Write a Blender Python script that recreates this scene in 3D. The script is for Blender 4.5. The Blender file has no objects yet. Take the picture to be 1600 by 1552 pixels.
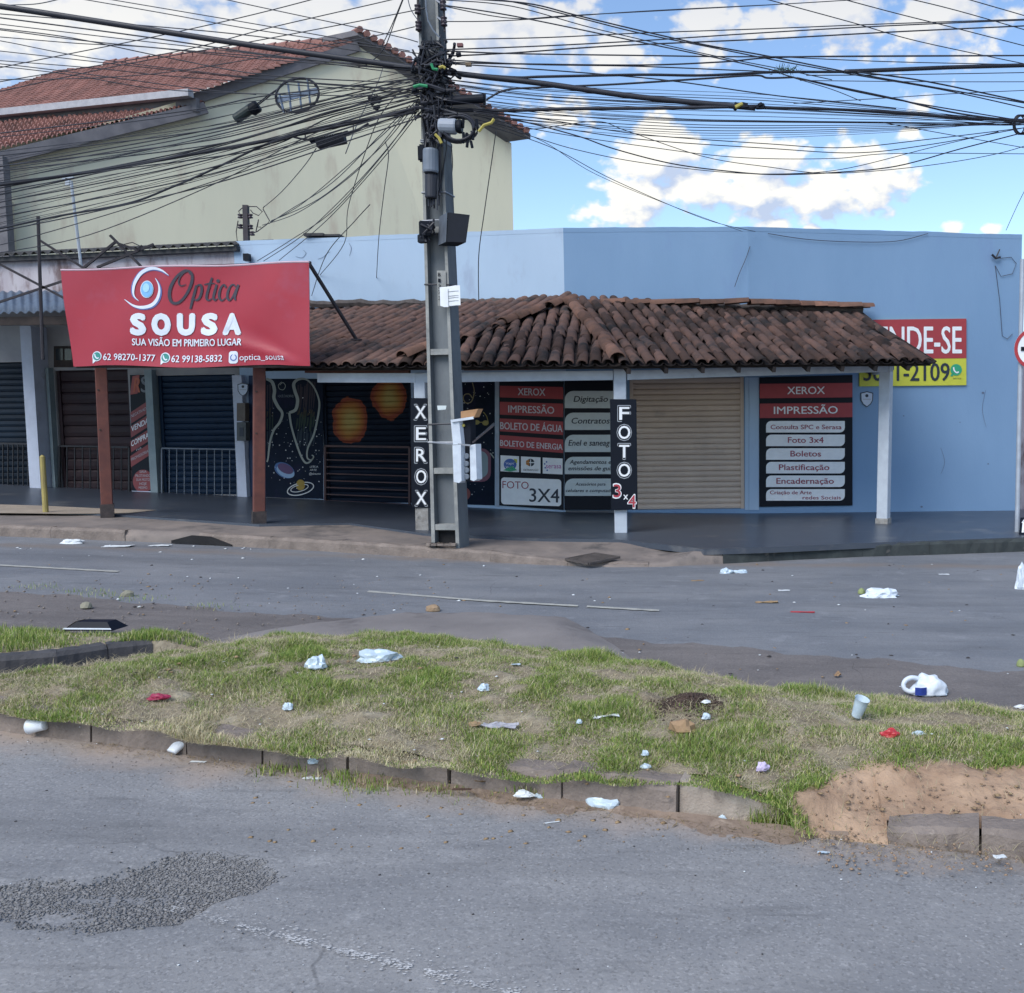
import bpy, bmesh, math, random
import numpy as np
from mathutils import Vector as V, Matrix, noise as mnoise
random.seed(7); rng = np.random.default_rng(7)
S = bpy.context.scene
COL = S.collection
R = math.radians

# ------------------------------------------------------------------ camera
FOC, PX, PY, EYE = 1550.0, 1070.0, 776.0, 1.75
PITCH = math.atan(FOC*5.2e-5); ROLL = 0.0105
_fw = V((0, math.cos(PITCH), -math.sin(PITCH))); _r0 = V((1, 0, 0)); _u0 = _r0.cross(_fw)
_rt = math.cos(ROLL)*_r0 - math.sin(ROLL)*_u0
_up = math.sin(ROLL)*_r0 + math.cos(ROLL)*_u0
CAM = V((0, 0, EYE))
cd = bpy.data.cameras.new('camera'); cam = bpy.data.objects.new('camera', cd); COL.objects.link(cam)
m = Matrix((_rt, _up, -_fw)).transposed().to_4x4(); m.translation = CAM
cam.matrix_world = m
cd.sensor_fit = 'HORIZONTAL'; cd.sensor_width = 36.0; cd.lens = 36.0*FOC/1600
cd.shift_x = (800-PX)/1600; cd.shift_y = 0.0
cd.clip_start = 0.05; cd.clip_end = 3000
S.camera = cam
S.cycles.max_bounces = 4; S.cycles.diffuse_bounces = 3; S.cycles.glossy_bounces = 2; S.cycles.use_denoising = True

# ------------------------------------------------------------------ light
SUN = V((-0.38, -0.62, 0.74)).normalized()          # towards the sun
SUN_EL = math.asin(SUN.z); SUN_ROT = math.atan2(SUN.x, SUN.y)
sl = bpy.data.lights.new('sun', 'SUN'); sl.energy = 1.4; sl.angle = R(38); sl.color = (1.0, .96, .9)
so = bpy.data.objects.new('sun', sl); COL.objects.link(so)
so.rotation_euler = (-SUN).to_track_quat('-Z', 'Y').to_euler()
S.view_settings.view_transform = 'Standard'; S.view_settings.look = 'None'
S.view_settings.exposure = 1.3; S.view_settings.gamma = 1.0; S.view_settings.use_curve_mapping = False

def pdir(x, y):
    x = float(x); y = float(y)
    return _fw + (x-PX)/FOC*_rt - (y-PY)/FOC*_up

W = bpy.data.worlds.new('World'); S.world = W; W.use_nodes = True
def build_world():
    nt = W.node_tree; N = nt.nodes; L = nt.links; N.clear()
    def nd(tree, t, **k):
        n = tree.nodes.new(t)
        for a, b in k.items(): setattr(n, a, b)
        return n
    # group: cloud density from a direction
    g = bpy.data.node_groups.new('cloud_density', 'ShaderNodeTree')
    g.interface.new_socket('dir', in_out='INPUT', socket_type='NodeSocketVector')
    g.interface.new_socket('dens', in_out='OUTPUT', socket_type='NodeSocketFloat')
    gi = nd(g, 'NodeGroupInput'); go = nd(g, 'NodeGroupOutput')
    def mt(op, a, b=None, clamp=False):
        n = nd(g, 'ShaderNodeMath', operation=op, use_clamp=clamp)
        for i, v in enumerate((a, b)):
            if v is None: continue
            if isinstance(v, (int, float)): n.inputs[i].default_value = v
            else: g.links.new(v, n.inputs[i])
        return n.outputs[0]
    def vm(op, a, b):
        n = nd(g, 'ShaderNodeVectorMath', operation=op)
        for i, v in enumerate((a, b)):
            if isinstance(v, (tuple, V)): n.inputs[i].default_value = tuple(v)
            else: g.links.new(v, n.inputs[i])
        return n
    st = vm('MULTIPLY', gi.outputs[0], (1, 1, 1.5)).outputs[0]
    blobs = [  # picture x, y, radius (px), weight : the cumulus heaps in view
        (1030, 250, 85, 1.0), (990, 305, 75, 1.0), (1090, 290, 85, 1.05), (1185, 255, 80, .95), (1190, 305, 85, 1.05),
        (1280, 300, 80, 1.0), (1365, 285, 70, 1.0), (930, 332, 48, .95), (1335, 240, 50, .85), (1010, 205, 48, .8), (1410, 285, 40, .9),
        (1215, 352, 26, .9), (1270, 360, 20, .8), (1490, 358, 22, .9), (1550, 358, 20, .9), (1000, 362, 30, .6),
        (880, 188, 60, .72), (960, 90, 60, .72), (860, 35, 90, .7), (1100, 92, 45, .55), (1110, 40, 80, .6), (1185, 40, 55, .58),
        (1310, 12, 105, .66), (1480, 5, 130, .7), (1440, 165, 34, .6), (1420, 205, 30, .6),
        (60, 60, 190, .95), (200, 40, 210, 1.0), (120, 110, 120, .85), (400, 55, 130, .9), (500, 25, 130, .9), (610, 40, 120, 1.0), (760, 30, 120, .95),
        (690, 100, 90, .8), (300, 100, 90, .75),
    ]
    acc = None
    for (x, y, r, w) in blobs:
        d = pdir(x, y).normalized(); c = V((d.x, d.y, d.z*1.5))
        dist = vm('DISTANCE', st, c).outputs['Value']
        v = mt('MULTIPLY', mt('SUBTRACT', 1.0, mt('DIVIDE', dist, r/FOC*1.1)), w)
        acc = v if acc is None else mt('MAXIMUM', acc, v)
    # outside the frame the sky goes on with scattered clouds of the same kind
    nl = nd(g, 'ShaderNodeTexNoise'); nl.inputs['Scale'].default_value = 3.0; nl.inputs['Detail'].default_value = 3
    g.links.new(st, nl.inputs['Vector'])
    gen = mt('MULTIPLY', mt('SUBTRACT', nl.outputs['Fac'], .47), 3.0)
    fw = pdir(800, 250).normalized(); cf = V((fw.x, fw.y, fw.z*1.5))
    away = mt('MULTIPLY', mt('SUBTRACT', vm('DISTANCE', st, cf).outputs['Value'], .62), 4.0, True)
    acc = mt('MAXIMUM', acc, mt('SUBTRACT', mt('MULTIPLY', gen, away), mt('MULTIPLY', mt('SUBTRACT', 1.0, away), .6)))
    n1 = nd(g, 'ShaderNodeTexNoise'); n1.inputs['Scale'].default_value = 21; n1.inputs['Detail'].default_value = 10; n1.inputs['Roughness'].default_value = .60
    g.links.new(st, n1.inputs['Vector'])
    n2 = nd(g, 'ShaderNodeTexVoronoi', feature='SMOOTH_F1'); n2.inputs['Scale'].default_value = 58; n2.inputs['Smoothness'].default_value = .5
    n3 = nd(g, 'ShaderNodeTexNoise'); n3.inputs['Scale'].default_value = 60; g.links.new(st, n3.inputs['Vector'])
    wob = vm('SCALE', n3.outputs['Color'], (0, 0, 0)); wob.inputs['Scale'].default_value = .02
    wv = vm('ADD', st, wob.outputs[0]); g.links.new(wv.outputs[0], n2.inputs['Vector'])
    puff = mt('MULTIPLY', mt('SUBTRACT', .42, n2.outputs['Distance']), .55)
    dd = mt('ADD', acc, mt('MULTIPLY', mt('SUBTRACT', n1.outputs['Fac'], .5), 1.75))
    dd = mt('ADD', dd, puff)
    g.links.new(dd, go.inputs[0])
    tc = nd(nt, 'ShaderNodeTexCoord')
    def call(vec):
        q = nd(nt, 'ShaderNodeGroup'); q.node_tree = g; L.new(vec, q.inputs[0]); return q.outputs[0]
    nrm = nd(nt, 'ShaderNodeVectorMath', operation='NORMALIZE'); L.new(tc.outputs['Generated'], nrm.inputs[0])
    off = nd(nt, 'ShaderNodeVectorMath', operation='ADD'); L.new(nrm.outputs[0], off.inputs[0]); off.inputs[1].default_value = (-.012, 0, .016)
    d0 = call(nrm.outputs[0]); d1 = call(off.outputs[0])
    a = nd(nt, 'ShaderNodeMapRange', interpolation_type='SMOOTHSTEP'); L.new(d0, a.inputs[0])
    a.inputs[1].default_value = .12; a.inputs[2].default_value = .48
    df = nd(nt, 'ShaderNodeMath', operation='SUBTRACT'); L.new(d0, df.inputs[0]); L.new(d1, df.inputs[1])
    sh = nd(nt, 'ShaderNodeMapRange'); L.new(df.outputs[0], sh.inputs[0]); sh.inputs[1].default_value = -.42; sh.inputs[2].default_value = .34
    cc = nd(nt, 'ShaderNodeValToRGB'); L.new(sh.outputs[0], cc.inputs[0])
    cc.color_ramp.elements[0].color = (2.7, 3.2, 4.2, 1); cc.color_ramp.elements[0].position = 0
    cc.color_ramp.elements[1].color = (5.2, 5.1, 4.75, 1); cc.color_ramp.elements[1].position = .72
    # high clouds are the shaded undersides: greyer
    sep = nd(nt, 'ShaderNodeSeparateXYZ'); L.new(nrm.outputs[0], sep.inputs[0])
    hi = nd(nt, 'ShaderNodeMapRange'); L.new(sep.outputs['Z'], hi.inputs[0]); hi.inputs[1].default_value = .26; hi.inputs[2].default_value = .38; hi.inputs[4].default_value = .6
    gm = nd(nt, 'ShaderNodeMix', data_type='RGBA'); L.new(hi.outputs[0], gm.inputs['Factor']); L.new(cc.outputs[0], gm.inputs['A']); gm.inputs['B'].default_value = (2.9, 3.15, 3.75, 1)
    sky = nd(nt, 'ShaderNodeTexSky', sky_type='NISHITA', sun_disc=False, sun_elevation=SUN_EL, sun_rotation=SUN_ROT)
    sky.air_density = 1.1; sky.dust_density = .35; sky.ozone_density = 3.0; sky.altitude = 1000
    mx = nd(nt, 'ShaderNodeMix', data_type='RGBA'); L.new(a.outputs[0], mx.inputs['Factor']); L.new(sky.outputs[0], mx.inputs['A']); L.new(gm.outputs['Result'], mx.inputs['B'])
    bg = nd(nt, 'ShaderNodeBackground'); bg.inputs['Strength'].default_value = .085; L.new(mx.outputs['Result'], bg.inputs['Color'])
    out = nd(nt, 'ShaderNodeOutputWorld'); L.new(bg.outputs[0], out.inputs[0])
build_world()

# ------------------------------------------------------------------ picture -> world helpers
def gz(x):
    x = max(-18.0, min(10.0, x))
    return -.02*(x+2) if x > -2 else -.044*(x+2)
def gzn(x):
    x = np.clip(x, -18.0, 10.0)
    return np.where(x > -2, -.02*(x+2), -.044*(x+2))
def G(x, y, h=0.0):
    """the point of the sloping street (raised by h) seen at a picture point"""
    d = pdir(x, y); t = 8.0
    for _ in range(60):
        z = gz((CAM+d*t).x)+h; t = .5*t+.5*(z-EYE)/d.z
    return CAM+d*t
def AT(x, y, Y):
    d = pdir(x, y); return CAM+d*(Y/d.y)
def ONV(x, y, A, B, off=0.0):
    """point on the vertical plane through A, B (plan), moved off metres towards the camera"""
    u = V((B[0]-A[0], B[1]-A[1], 0)).normalized(); n = V((u.y, -u.x, 0))
    if n.y > 0: n = -n
    d = pdir(x, y); A = V((A[0], A[1], 0))+n*off
    t = (A-CAM).dot(n)/d.dot(n); return CAM+d*t
def ATZ(x, y, z):
    d = pdir(x, y); return CAM+d*((z-EYE)/d.z)

# ------------------------------------------------------------------ mesh helpers
WM = {}
def link(o, parent=None):
    COL.objects.link(o)
    if parent is not None:
        o.parent = parent; o.matrix_parent_inverse = WM.get(parent.name, Matrix()).inverted()
    WM[o.name] = Matrix.Translation(o.location) @ o.rotation_euler.to_matrix().to_4x4()
    return o
def tag(o, label=None, cat=None, group=None, kind=None):
    if label: o['label'] = label
    if cat: o['category'] = cat
    if group: o['group'] = group
    if kind: o['kind'] = kind
    return o
def thing(name, loc, label, cat, group=None, rz=0):
    o = bpy.data.objects.new(name, None); o.location = loc; o.rotation_euler = (0, 0, rz); o.empty_display_size = .2
    link(o); return tag(o, label, cat, group)
class MB:
    def __init__(s): s.v = []; s.f = []; s.smooth = False
    def add(s, vs, fs):
        b = len(s.v); s.v += [tuple(p) for p in vs]; s.f += [tuple(b+i for i in f) for f in fs]; return s
    def poly(s, pts): return s.add(pts, [tuple(range(len(pts)))])
    def hexa(s, b, t):
        """b, t: 4 bottom and 4 top points, same order"""
        return s.add(list(b)+list(t), [(3, 2, 1, 0), (4, 5, 6, 7), (0, 1, 5, 4), (1, 2, 6, 5), (2, 3, 7, 6), (3, 0, 4, 7)])
    def box(s, c, sx, sy, sz, M=None):
        M = M or Matrix.Identity(3); c = V(c)
        P = [c+M@V((a*sx/2, b*sy/2, d*sz/2)) for d in (-1, 1) for a, b in ((-1, -1), (1, -1), (1, 1), (-1, 1))]
        return s.hexa(P[:4], P[4:])
    def bar(s, a, b, w, h, up=V((0, 0, 1))):
        a, b = V(a), V(b); d = (b-a).normalized(); x = d.cross(up)
        if x.length < 1e-4: x = d.cross(V((1, 0, 0)))
        x.normalize(); y = x.cross(d)
        q = lambda p: [p-x*w/2-y*h/2, p+x*w/2-y*h/2, p+x*w/2+y*h/2, p-x*w/2+y*h/2]
        return s.hexa(q(a), q(b))
    def tube(s, pts, r, n=6, closed=False, caps=True):
        pts = [V(p) for p in pts]; k = len(pts); rs = r if isinstance(r, (list, tuple)) else [r]*k
        ref = V((0, 0, 1)); vs = []
        for i, p in enumerate(pts):
            a = pts[(i-1) % k] if (closed or i > 0) else p; b = pts[(i+1) % k] if (closed or i < k-1) else p
            d = (b-a).normalized(); x = d.cross(ref)
            if x.length < .05: x = d.cross(V((1, 0, 0)))
            x.normalize(); y = x.cross(d)
            vs += [p+(x*math.cos(2*math.pi*j/n)+y*math.sin(2*math.pi*j/n))*rs[i] for j in range(n)]
        fs = []
        for i in range(k if closed else k-1):
            i2 = (i+1) % k
            fs += [(i*n+j, i*n+(j+1) % n, i2*n+(j+1) % n, i2*n+j) for j in range(n)]
        if not closed and caps: fs += [tuple(range(n))[::-1], tuple((k-1)*n+j for j in range(n))]
        return s.add(vs, fs)
    def lathe(s, prof, M, n=14, caps=True):
        vs = [M@V((r*math.cos(2*math.pi*j/n), r*math.sin(2*math.pi*j/n), z)) for r, z in prof for j in range(n)]
        fs = [(i*n+j, i*n+(j+1) % n, (i+1)*n+(j+1) % n, (i+1)*n+j) for i in range(len(prof)-1) for j in range(n)]
        if caps: fs += [tuple(range(n))[::-1], tuple((len(prof)-1)*n+j for j in range(n))]
        return s.add(vs, fs)
    def grid(s, P):
        """P[i][j] points"""
        a, b = len(P), len(P[0])
        return s.add([p for r in P for p in r], [(i*b+j, (i+1)*b+j, (i+1)*b+j+1, i*b+j+1) for i in range(a-1) for j in range(b-1)])
    def mesh(s, name, mat, smooth=False):
        me = bpy.data.meshes.new(name); me.from_pydata(s.v, [], s.f); me.update()
        if mat: me.materials.append(mat)
        if smooth or s.smooth:
            me.polygons.foreach_set('use_smooth', [True]*len(me.polygons))
        return me
    def build(s, name, mat, parent=None, smooth=False, recalc=True):
        me = s.mesh(name, mat, smooth)
        if recalc:
            bm = bmesh.new(); bm.from_mesh(me); bmesh.ops.recalc_face_normals(bm, faces=bm.faces); bm.to_mesh(me); bm.free()
        return link(bpy.data.objects.new(name, me), parent)
def npmesh(name, verts, faces, mat, parent=None, smooth=False, attr=None):
    me = bpy.data.meshes.new(name); n = faces.shape[1]
    me.vertices.add(len(verts)); me.vertices.foreach_set('co', np.ascontiguousarray(verts, dtype=np.float32).ravel())
    me.loops.add(faces.size); me.loops.foreach_set('vertex_index', faces.ravel().astype(np.int32))
    me.polygons.add(len(faces)); me.polygons.foreach_set('loop_start', np.arange(len(faces), dtype=np.int32)*n)
    me.update(calc_edges=True)
    if smooth: me.polygons.foreach_set('use_smooth', np.ones(len(faces), dtype=bool))
    if attr is not None:
        a = me.color_attributes.new('tint', 'FLOAT_COLOR', 'POINT'); a.data.foreach_set('color', np.ascontiguousarray(attr, dtype=np.float32).ravel())
    if mat: me.materials.append(mat)
    return link(bpy.data.objects.new(name, me), parent)
def inst(name, me, M, parent=None):
    """an own object sharing mesh data, at a world matrix"""
    o = bpy.data.objects.new(name, me); COL.objects.link(o)
    if parent is not None:
        o.parent = parent; o.matrix_parent_inverse = WM.get(parent.name, Matrix()).inverted()
    o.matrix_basis = M; WM[o.name] = M.copy()
    return o

# ------------------------------------------------------------------ materials
MATS = {}
def mat(name, c1, c2=None, rough=.8, scale=6.0, det=4, bump=.15, bscale=90.0, metal=0.0, spec=.4, rnd=0.0, stretch=(1, 1, 1), contrast=.5, c3=None, s3=1.2, t3=.58, wave=None):
    """noise-mottled surface; c3 = stains; rnd = brightness change from object to object"""
    if name in MATS: return MATS[name]
    mt = bpy.data.materials.new(name); mt.use_nodes = True; nt = mt.node_tree; N = nt.nodes; L = nt.links
    b = N['Principled BSDF']; b.inputs['Roughness'].default_value = rough; b.inputs['Metallic'].default_value = metal
    b.inputs['Specular IOR Level'].default_value = spec
    g = N.new('ShaderNodeNewGeometry'); mp = N.new('ShaderNodeMapping'); mp.inputs['Scale'].default_value = stretch
    L.new(g.outputs['Position'], mp.inputs['Vector'])
    if c2 is None: c2 = tuple(x*.78 for x in c1)
    n1 = N.new('ShaderNodeTexNoise'); n1.inputs['Scale'].default_value = scale; n1.inputs['Detail'].default_value = det; n1.inputs['Roughness'].default_value = .6
    L.new(mp.outputs[0], n1.inputs['Vector'])
    mr = N.new('ShaderNodeMapRange'); mr.inputs[1].default_value = .5-contrast*.35; mr.inputs[2].default_value = .5+contrast*.35; L.new(n1.outputs['Fac'], mr.inputs[0])
    mx = N.new('ShaderNodeMix'); mx.data_type = 'RGBA'; L.new(mr.outputs[0], mx.inputs['Factor'])
    mx.inputs['A'].default_value = (*c1, 1); mx.inputs['B'].default_value = (*c2, 1); col = mx.outputs['Result']
    if c3 is not None:
        n3 = N.new('ShaderNodeTexNoise'); n3.inputs['Scale'].default_value = s3; n3.inputs['Detail'].default_value = 6; n3.inputs['Roughness'].default_value = .65
        L.new(mp.outputs[0], n3.inputs['Vector'])
        m3 = N.new('ShaderNodeMapRange'); m3.inputs[1].default_value = t3; m3.inputs[2].default_value = t3+.14; L.new(n3.outputs['Fac'], m3.inputs[0])
        x3 = N.new('ShaderNodeMix'); x3.data_type = 'RGBA'; L.new(m3.outputs[0], x3.inputs['Factor']); L.new(col, x3.inputs['A']); x3.inputs['B'].default_value = (*c3, 1); col = x3.outputs['Result']
    if rnd:
        oi = N.new('ShaderNodeObjectInfo'); r = N.new('ShaderNodeMapRange'); r.inputs[3].default_value = 1-rnd; r.inputs[4].default_value = 1+rnd; L.new(oi.outputs['Random'], r.inputs[0])
        hv = N.new('ShaderNodeHueSaturation'); L.new(r.outputs[0], hv.inputs['Value']); L.new(col, hv.inputs['Color']); col = hv.outputs[0]
    L.new(col, b.inputs['Base Color'])
    if bump:
        nb = N.new('ShaderNodeTexNoise'); nb.inputs['Scale'].default_value = bscale; nb.inputs['Detail'].default_value = 3
        L.new(mp.outputs[0], nb.inputs['Vector'])
        bp = N.new('ShaderNodeBump'); bp.inputs['Strength'].default_value = bump; bp.inputs['Distance'].default_value = .01
        L.new(nb.outputs['Fac'], bp.inputs['Height']); L.new(bp.outputs[0], b.inputs['Normal'])
    MATS[name] = mt; return mt
def paint(name, c, rough=.5, spec=.4): return mat(name, c, tuple(x*.88 for x in c), rough=rough, scale=9, bump=.03, spec=spec, contrast=.8)
# ------------------------------------------------------------------ setting materials
def asphalt(name, c1, c2, sand=None, agg=.5, patches=None):
    """asphalt: fine light and dark aggregate grains, broad worn areas, dust drifted along a line"""
    mt = bpy.data.materials.new(name); mt.use_nodes = True; nt = mt.node_tree; N = nt.nodes; L = nt.links
    b = N['Principled BSDF']; b.inputs['Roughness'].default_value = .82; b.inputs['Specular IOR Level'].default_value = .35
    g = N.new('ShaderNodeNewGeometry')
    def noise(sc, det=4, st=(1, 1, 1)):
        mp = N.new('ShaderNodeMapping'); mp.inputs['Scale'].default_value = st; L.new(g.outputs['Position'], mp.inputs[0])
        n = N.new('ShaderNodeTexNoise'); n.inputs['Scale'].default_value = sc; n.inputs['Detail'].default_value = det; n.inputs['Roughness'].default_value = .6
        L.new(mp.outputs[0], n.inputs['Vector']); return n.outputs['Fac']
    def ramp(v, a, c, x=0., y=1.):
        r = N.new('ShaderNodeMapRange'); r.inputs[1].default_value = a; r.inputs[2].default_value = c; r.inputs[3].default_value = x; r.inputs[4].default_value = y; L.new(v, r.inputs[0]); return r.outputs[0]
    def mix(f, A, B):
        q = N.new('ShaderNodeMix'); q.data_type = 'RGBA'
        if isinstance(f, float): q.inputs['Factor'].default_value = f
        else: L.new(f, q.inputs['Factor'])
        for k, v in (('A', A), ('B', B)):
            if isinstance(v, tuple): q.inputs[k].default_value = (*v, 1)
            else: L.new(v, q.inputs[k])
        return q.outputs['Result']
    col = mix(ramp(noise(.9, 5, (.7, 1.4, 1)), .38, .62), c1, c2)
    col = mix(ramp(noise(2.6, 6, (.6, 1.8, 1)), .55, .8, 0, .5), col, tuple(x*.55 for x in c1))
    col = mix(ramp(noise(4.5, 6), .58, .75, 0, .45), col, tuple(min(1, x*1.5) for x in c2))
    v = N.new('ShaderNodeTexVoronoi'); v.inputs['Scale'].default_value = 105; L.new(g.outputs['Position'], v.inputs['Vector'])
    sv = N.new('ShaderNodeSeparateColor'); L.new(v.outputs['Color'], sv.inputs[0])
    col = mix(ramp(sv.outputs[0], .78, 1.0, 0, agg*.5), col, tuple(min(1, x*1.9) for x in c2))
    col = mix(ramp(sv.outputs[1], .72, 1.0, 0, agg*.8), col, tuple(x*.45 for x in c1))
    # long polished and oily streaks along the lanes, and hairline cracks
    col = mix(ramp(noise(.55, 4, (.35, 3.0, 1)), .52, .72, 0, .45), col, tuple(x*.62 for x in c1))
    col = mix(ramp(noise(7, 3, (.25, 1.6, 1)), .60, .74, 0, .4), col, tuple(x*.5 for x in c1))
    wc = N.new('ShaderNodeTexNoise'); wc.inputs['Scale'].default_value = 1.6; wc.inputs['Detail'].default_value = 5; L.new(g.outputs['Position'], wc.inputs['Vector'])
    wa = N.new('ShaderNodeVectorMath'); wa.operation = 'MULTIPLY_ADD'; L.new(wc.outputs['Color'], wa.inputs[0]); wa.inputs[1].default_value = (.45, .45, 0); L.new(g.outputs['Position'], wa.inputs[2])
    vc = N.new('ShaderNodeTexVoronoi'); vc.feature = 'DISTANCE_TO_EDGE'; vc.inputs['Scale'].default_value = .62; L.new(wa.outputs[0], vc.inputs['Vector'])
    ck = ramp(vc.outputs['Distance'], .0015, .0045, 1, 0); cm = N.new('ShaderNodeMath'); cm.operation = 'MULTIPLY'; L.new(ck, cm.inputs[0]); L.new(ramp(noise(.8, 3), .52, .62, 0, .4), cm.inputs[1])
    col = mix(cm.outputs[0], col, tuple(x*.25 for x in c1))
    if sand:
        (a, s, w, sc) = sand      # dust along the line Y = a + s X, w wide
        sp = N.new('ShaderNodeSeparateXYZ'); L.new(g.outputs['Position'], sp.inputs[0])
        m1 = N.new('ShaderNodeMath'); m1.operation = 'MULTIPLY_ADD'; L.new(sp.outputs[0], m1.inputs[0]); m1.inputs[1].default_value = -s; L.new(sp.outputs[1], m1.inputs[2])
        m2 = N.new('ShaderNodeMath'); m2.operation = 'SUBTRACT'; L.new(m1.outputs[0], m2.inputs[0]); m2.inputs[1].default_value = a
        m3 = N.new('ShaderNodeMath'); m3.operation = 'ABSOLUTE'; L.new(m2.outputs[0], m3.inputs[0])
        m4 = N.new('ShaderNodeMath'); m4.operation = 'MULTIPLY_ADD'; L.new(noise(2.2, 6), m4.inputs[0]); m4.inputs[1].default_value = -w*1.6; L.new(m3.outputs[0], m4.inputs[2])
        col = mix(ramp(m4.outputs[0], -w*.25, -w*.95, 0, .85), col, sc)
    L.new(col, b.inputs['Base Color'])
    bp = N.new('ShaderNodeBump'); bp.inputs['Strength'].default_value = .55; bp.inputs['Distance'].default_value = .008
    ad = N.new('ShaderNodeMath'); ad.operation = 'ADD'; L.new(sv.outputs[2], ad.inputs[0]); L.new(noise(30, 4), ad.inputs[1])
    L.new(ad.outputs[0], bp.inputs['Height']); L.new(bp.outputs[0], b.inputs['Normal'])
    return mt
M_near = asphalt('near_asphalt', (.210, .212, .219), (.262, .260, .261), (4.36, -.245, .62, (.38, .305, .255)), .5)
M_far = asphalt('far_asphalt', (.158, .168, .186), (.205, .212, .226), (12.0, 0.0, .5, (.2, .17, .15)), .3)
M_dirtroad = asphalt('dusty_asphalt', (.135, .122, .118), (.185, .166, .157), None, .45)
M_conc = mat('kerb_concrete', (.275, .228, .198), (.13, .108, .095), rough=.9, scale=5.5, det=9, bump=.9, bscale=45, c3=(.36, .31, .265), s3=26, t3=.635, contrast=.8)
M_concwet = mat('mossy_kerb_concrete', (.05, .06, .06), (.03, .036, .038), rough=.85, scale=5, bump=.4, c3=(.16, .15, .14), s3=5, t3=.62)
M_walk = mat('pavement_concrete', (.25, .21, .185), (.155, .135, .125), rough=.85, scale=2.2, det=8, bump=.3, bscale=60, c3=(.085, .078, .076), s3=1.7, t3=.55)
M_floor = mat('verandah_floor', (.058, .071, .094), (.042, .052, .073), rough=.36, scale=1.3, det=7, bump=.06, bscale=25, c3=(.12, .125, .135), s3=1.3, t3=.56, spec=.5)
M_soil = mat('median_soil', (.30, .25, .175), (.17, .14, .098), rough=.95, scale=5.5, det=8, bump=.8, bscale=45, c3=(.38, .33, .24), s3=4.3, t3=.52)
M_dirt = mat('bare_dirt', (.26, .195, .15), (.165, .125, .10), rough=.95, scale=3, det=8, bump=.7, bscale=40, c3=(.34, .265, .21), s3=6.0, t3=.55)
M_apron = mat('worn_concrete_apron', (.235, .215, .205), (.165, .15, .145), rough=.88, scale=1.4, det=8, bump=.35, bscale=50, c3=(.12, .108, .105), s3=1.5, t3=.55)
M_ground = mat('far_ground', (.14, .12, .09), (.09, .085, .06), scale=.2, bump=0)

# ------------------------------------------------------------------ ground and roads
def sheet(name, xs, ys, h, mt, kind='structure', noise_h=0.0):
    X, Y = np.meshgrid(np.array(xs, float), np.array(ys, float), indexing='ij')
    Z = gzn(X)+h
    if noise_h:
        Z = Z+noise_h*(np.sin(X*1.9+Y*.8)+np.sin(X*.7-Y*2.3+1)+.5*np.sin(X*4.1+Y*3.3))
    n, k = X.shape
    idx = np.arange(n*k).reshape(n, k)
    F = np.stack([idx[:-1, :-1], idx[1:, :-1], idx[1:, 1:], idx[:-1, 1:]], -1).reshape(-1, 4)
    o = npmesh(name, np.stack([X, Y, Z], -1).reshape(-1, 3), F, mt, smooth=True)
    return tag(o, kind=kind)
sheet('ground', [-900, -200, -60, -18, -2, 10, 60, 200, 900], [-300, -60, 0, 20, 60, 300, 1500], -.05, M_ground)
xs = [-60, -30, -18]+list(np.linspace(-12, 8, 81))+[10, 30, 60]
def line_of(pts, h):
    q = sorted((G(x, y, h) for x, y in pts), key=lambda p: p.x)
    ax = np.array([p.x for p in q]); ay = np.array([p.y for p in q])
    return lambda X: np.interp(X, ax, ay)
medF = line_of([(-400, 1100), (0, 1140), (300, 1182), (600, 1222), (900, 1258), (1200, 1298), (1400, 1318), (1600, 1340), (2000, 1385)], 0)
medB = line_of([(-600, 1120), (0, 1066), (170, 1040), (340, 1008), (600, 992), (760, 1006), (900, 1024), (1050, 1050), (1200, 1078), (1400, 1100), (1600, 1114), (2000, 1140)], .05)
def strip_sheet(name, xs, f0, f1, ny, h, mt, nh=0.0, hf=None):
    xs = np.array(xs, float); P = []
    for x in xs:
        t = np.linspace(0, 1, ny); y = f0(x)+(f1(x)-f0(x))*t
        z = gzn(np.full(ny, x))+h
        if nh: z = z+nh*(np.sin(x*1.9+y*.8)+np.sin(x*.7-y*2.3+1)+.5*np.sin(x*4.1+y*3.3))
        if hf: z = z+hf(x, y, t)
        P.append(np.stack([np.full(ny, x), y, z], -1))
    P = np.array(P); n, k = P.shape[:2]; idx = np.arange(n*k).reshape(n, k)
    F = np.stack([idx[:-1, :-1], idx[1:, :-1], idx[1:, 1:], idx[:-1, 1:]], -1).reshape(-1, 4)
    return tag(npmesh(name, P.reshape(-1, 3), F, mt, smooth=True), kind='structure')
mid = lambda X: .5*medF(X)+.5*medB(X)
# pothole: a shallow scar in the near lane, seen at the lower left of the view
pot_c = G(175, 1395)
_pt = line_of([(-420, 1400), (-150, 1388), (0, 1374), (130, 1372), (210, 1353), (270, 1332), (370, 1328), (410, 1345), (446, 1368)], 0)
_pb = line_of([(-420, 1405), (-150, 1425), (0, 1440), (60, 1458), (150, 1460), (270, 1447), (330, 1416), (400, 1392), (446, 1370)], 0)
potX = (G(-420, 1400).x, G(446, 1369).x)
def pot_depth(x, y):
    """0 outside .. 1 inside the broken patch"""
    w = .018*np.sin(x*23+y*9)+.012*np.sin(x*47-y*31)+.008*np.sin(x*91)
    d = np.minimum(_pt(x)+w-y, y-_pb(x)+w*.8)
    return np.clip(d/.07, 0, 1)*((x > potX[0]) & (x < potX[1]))
def road_h(x, y, t):
    return -.026*pot_depth(x, y)*(.75+.25*np.sin(x*6+y*9))
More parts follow.
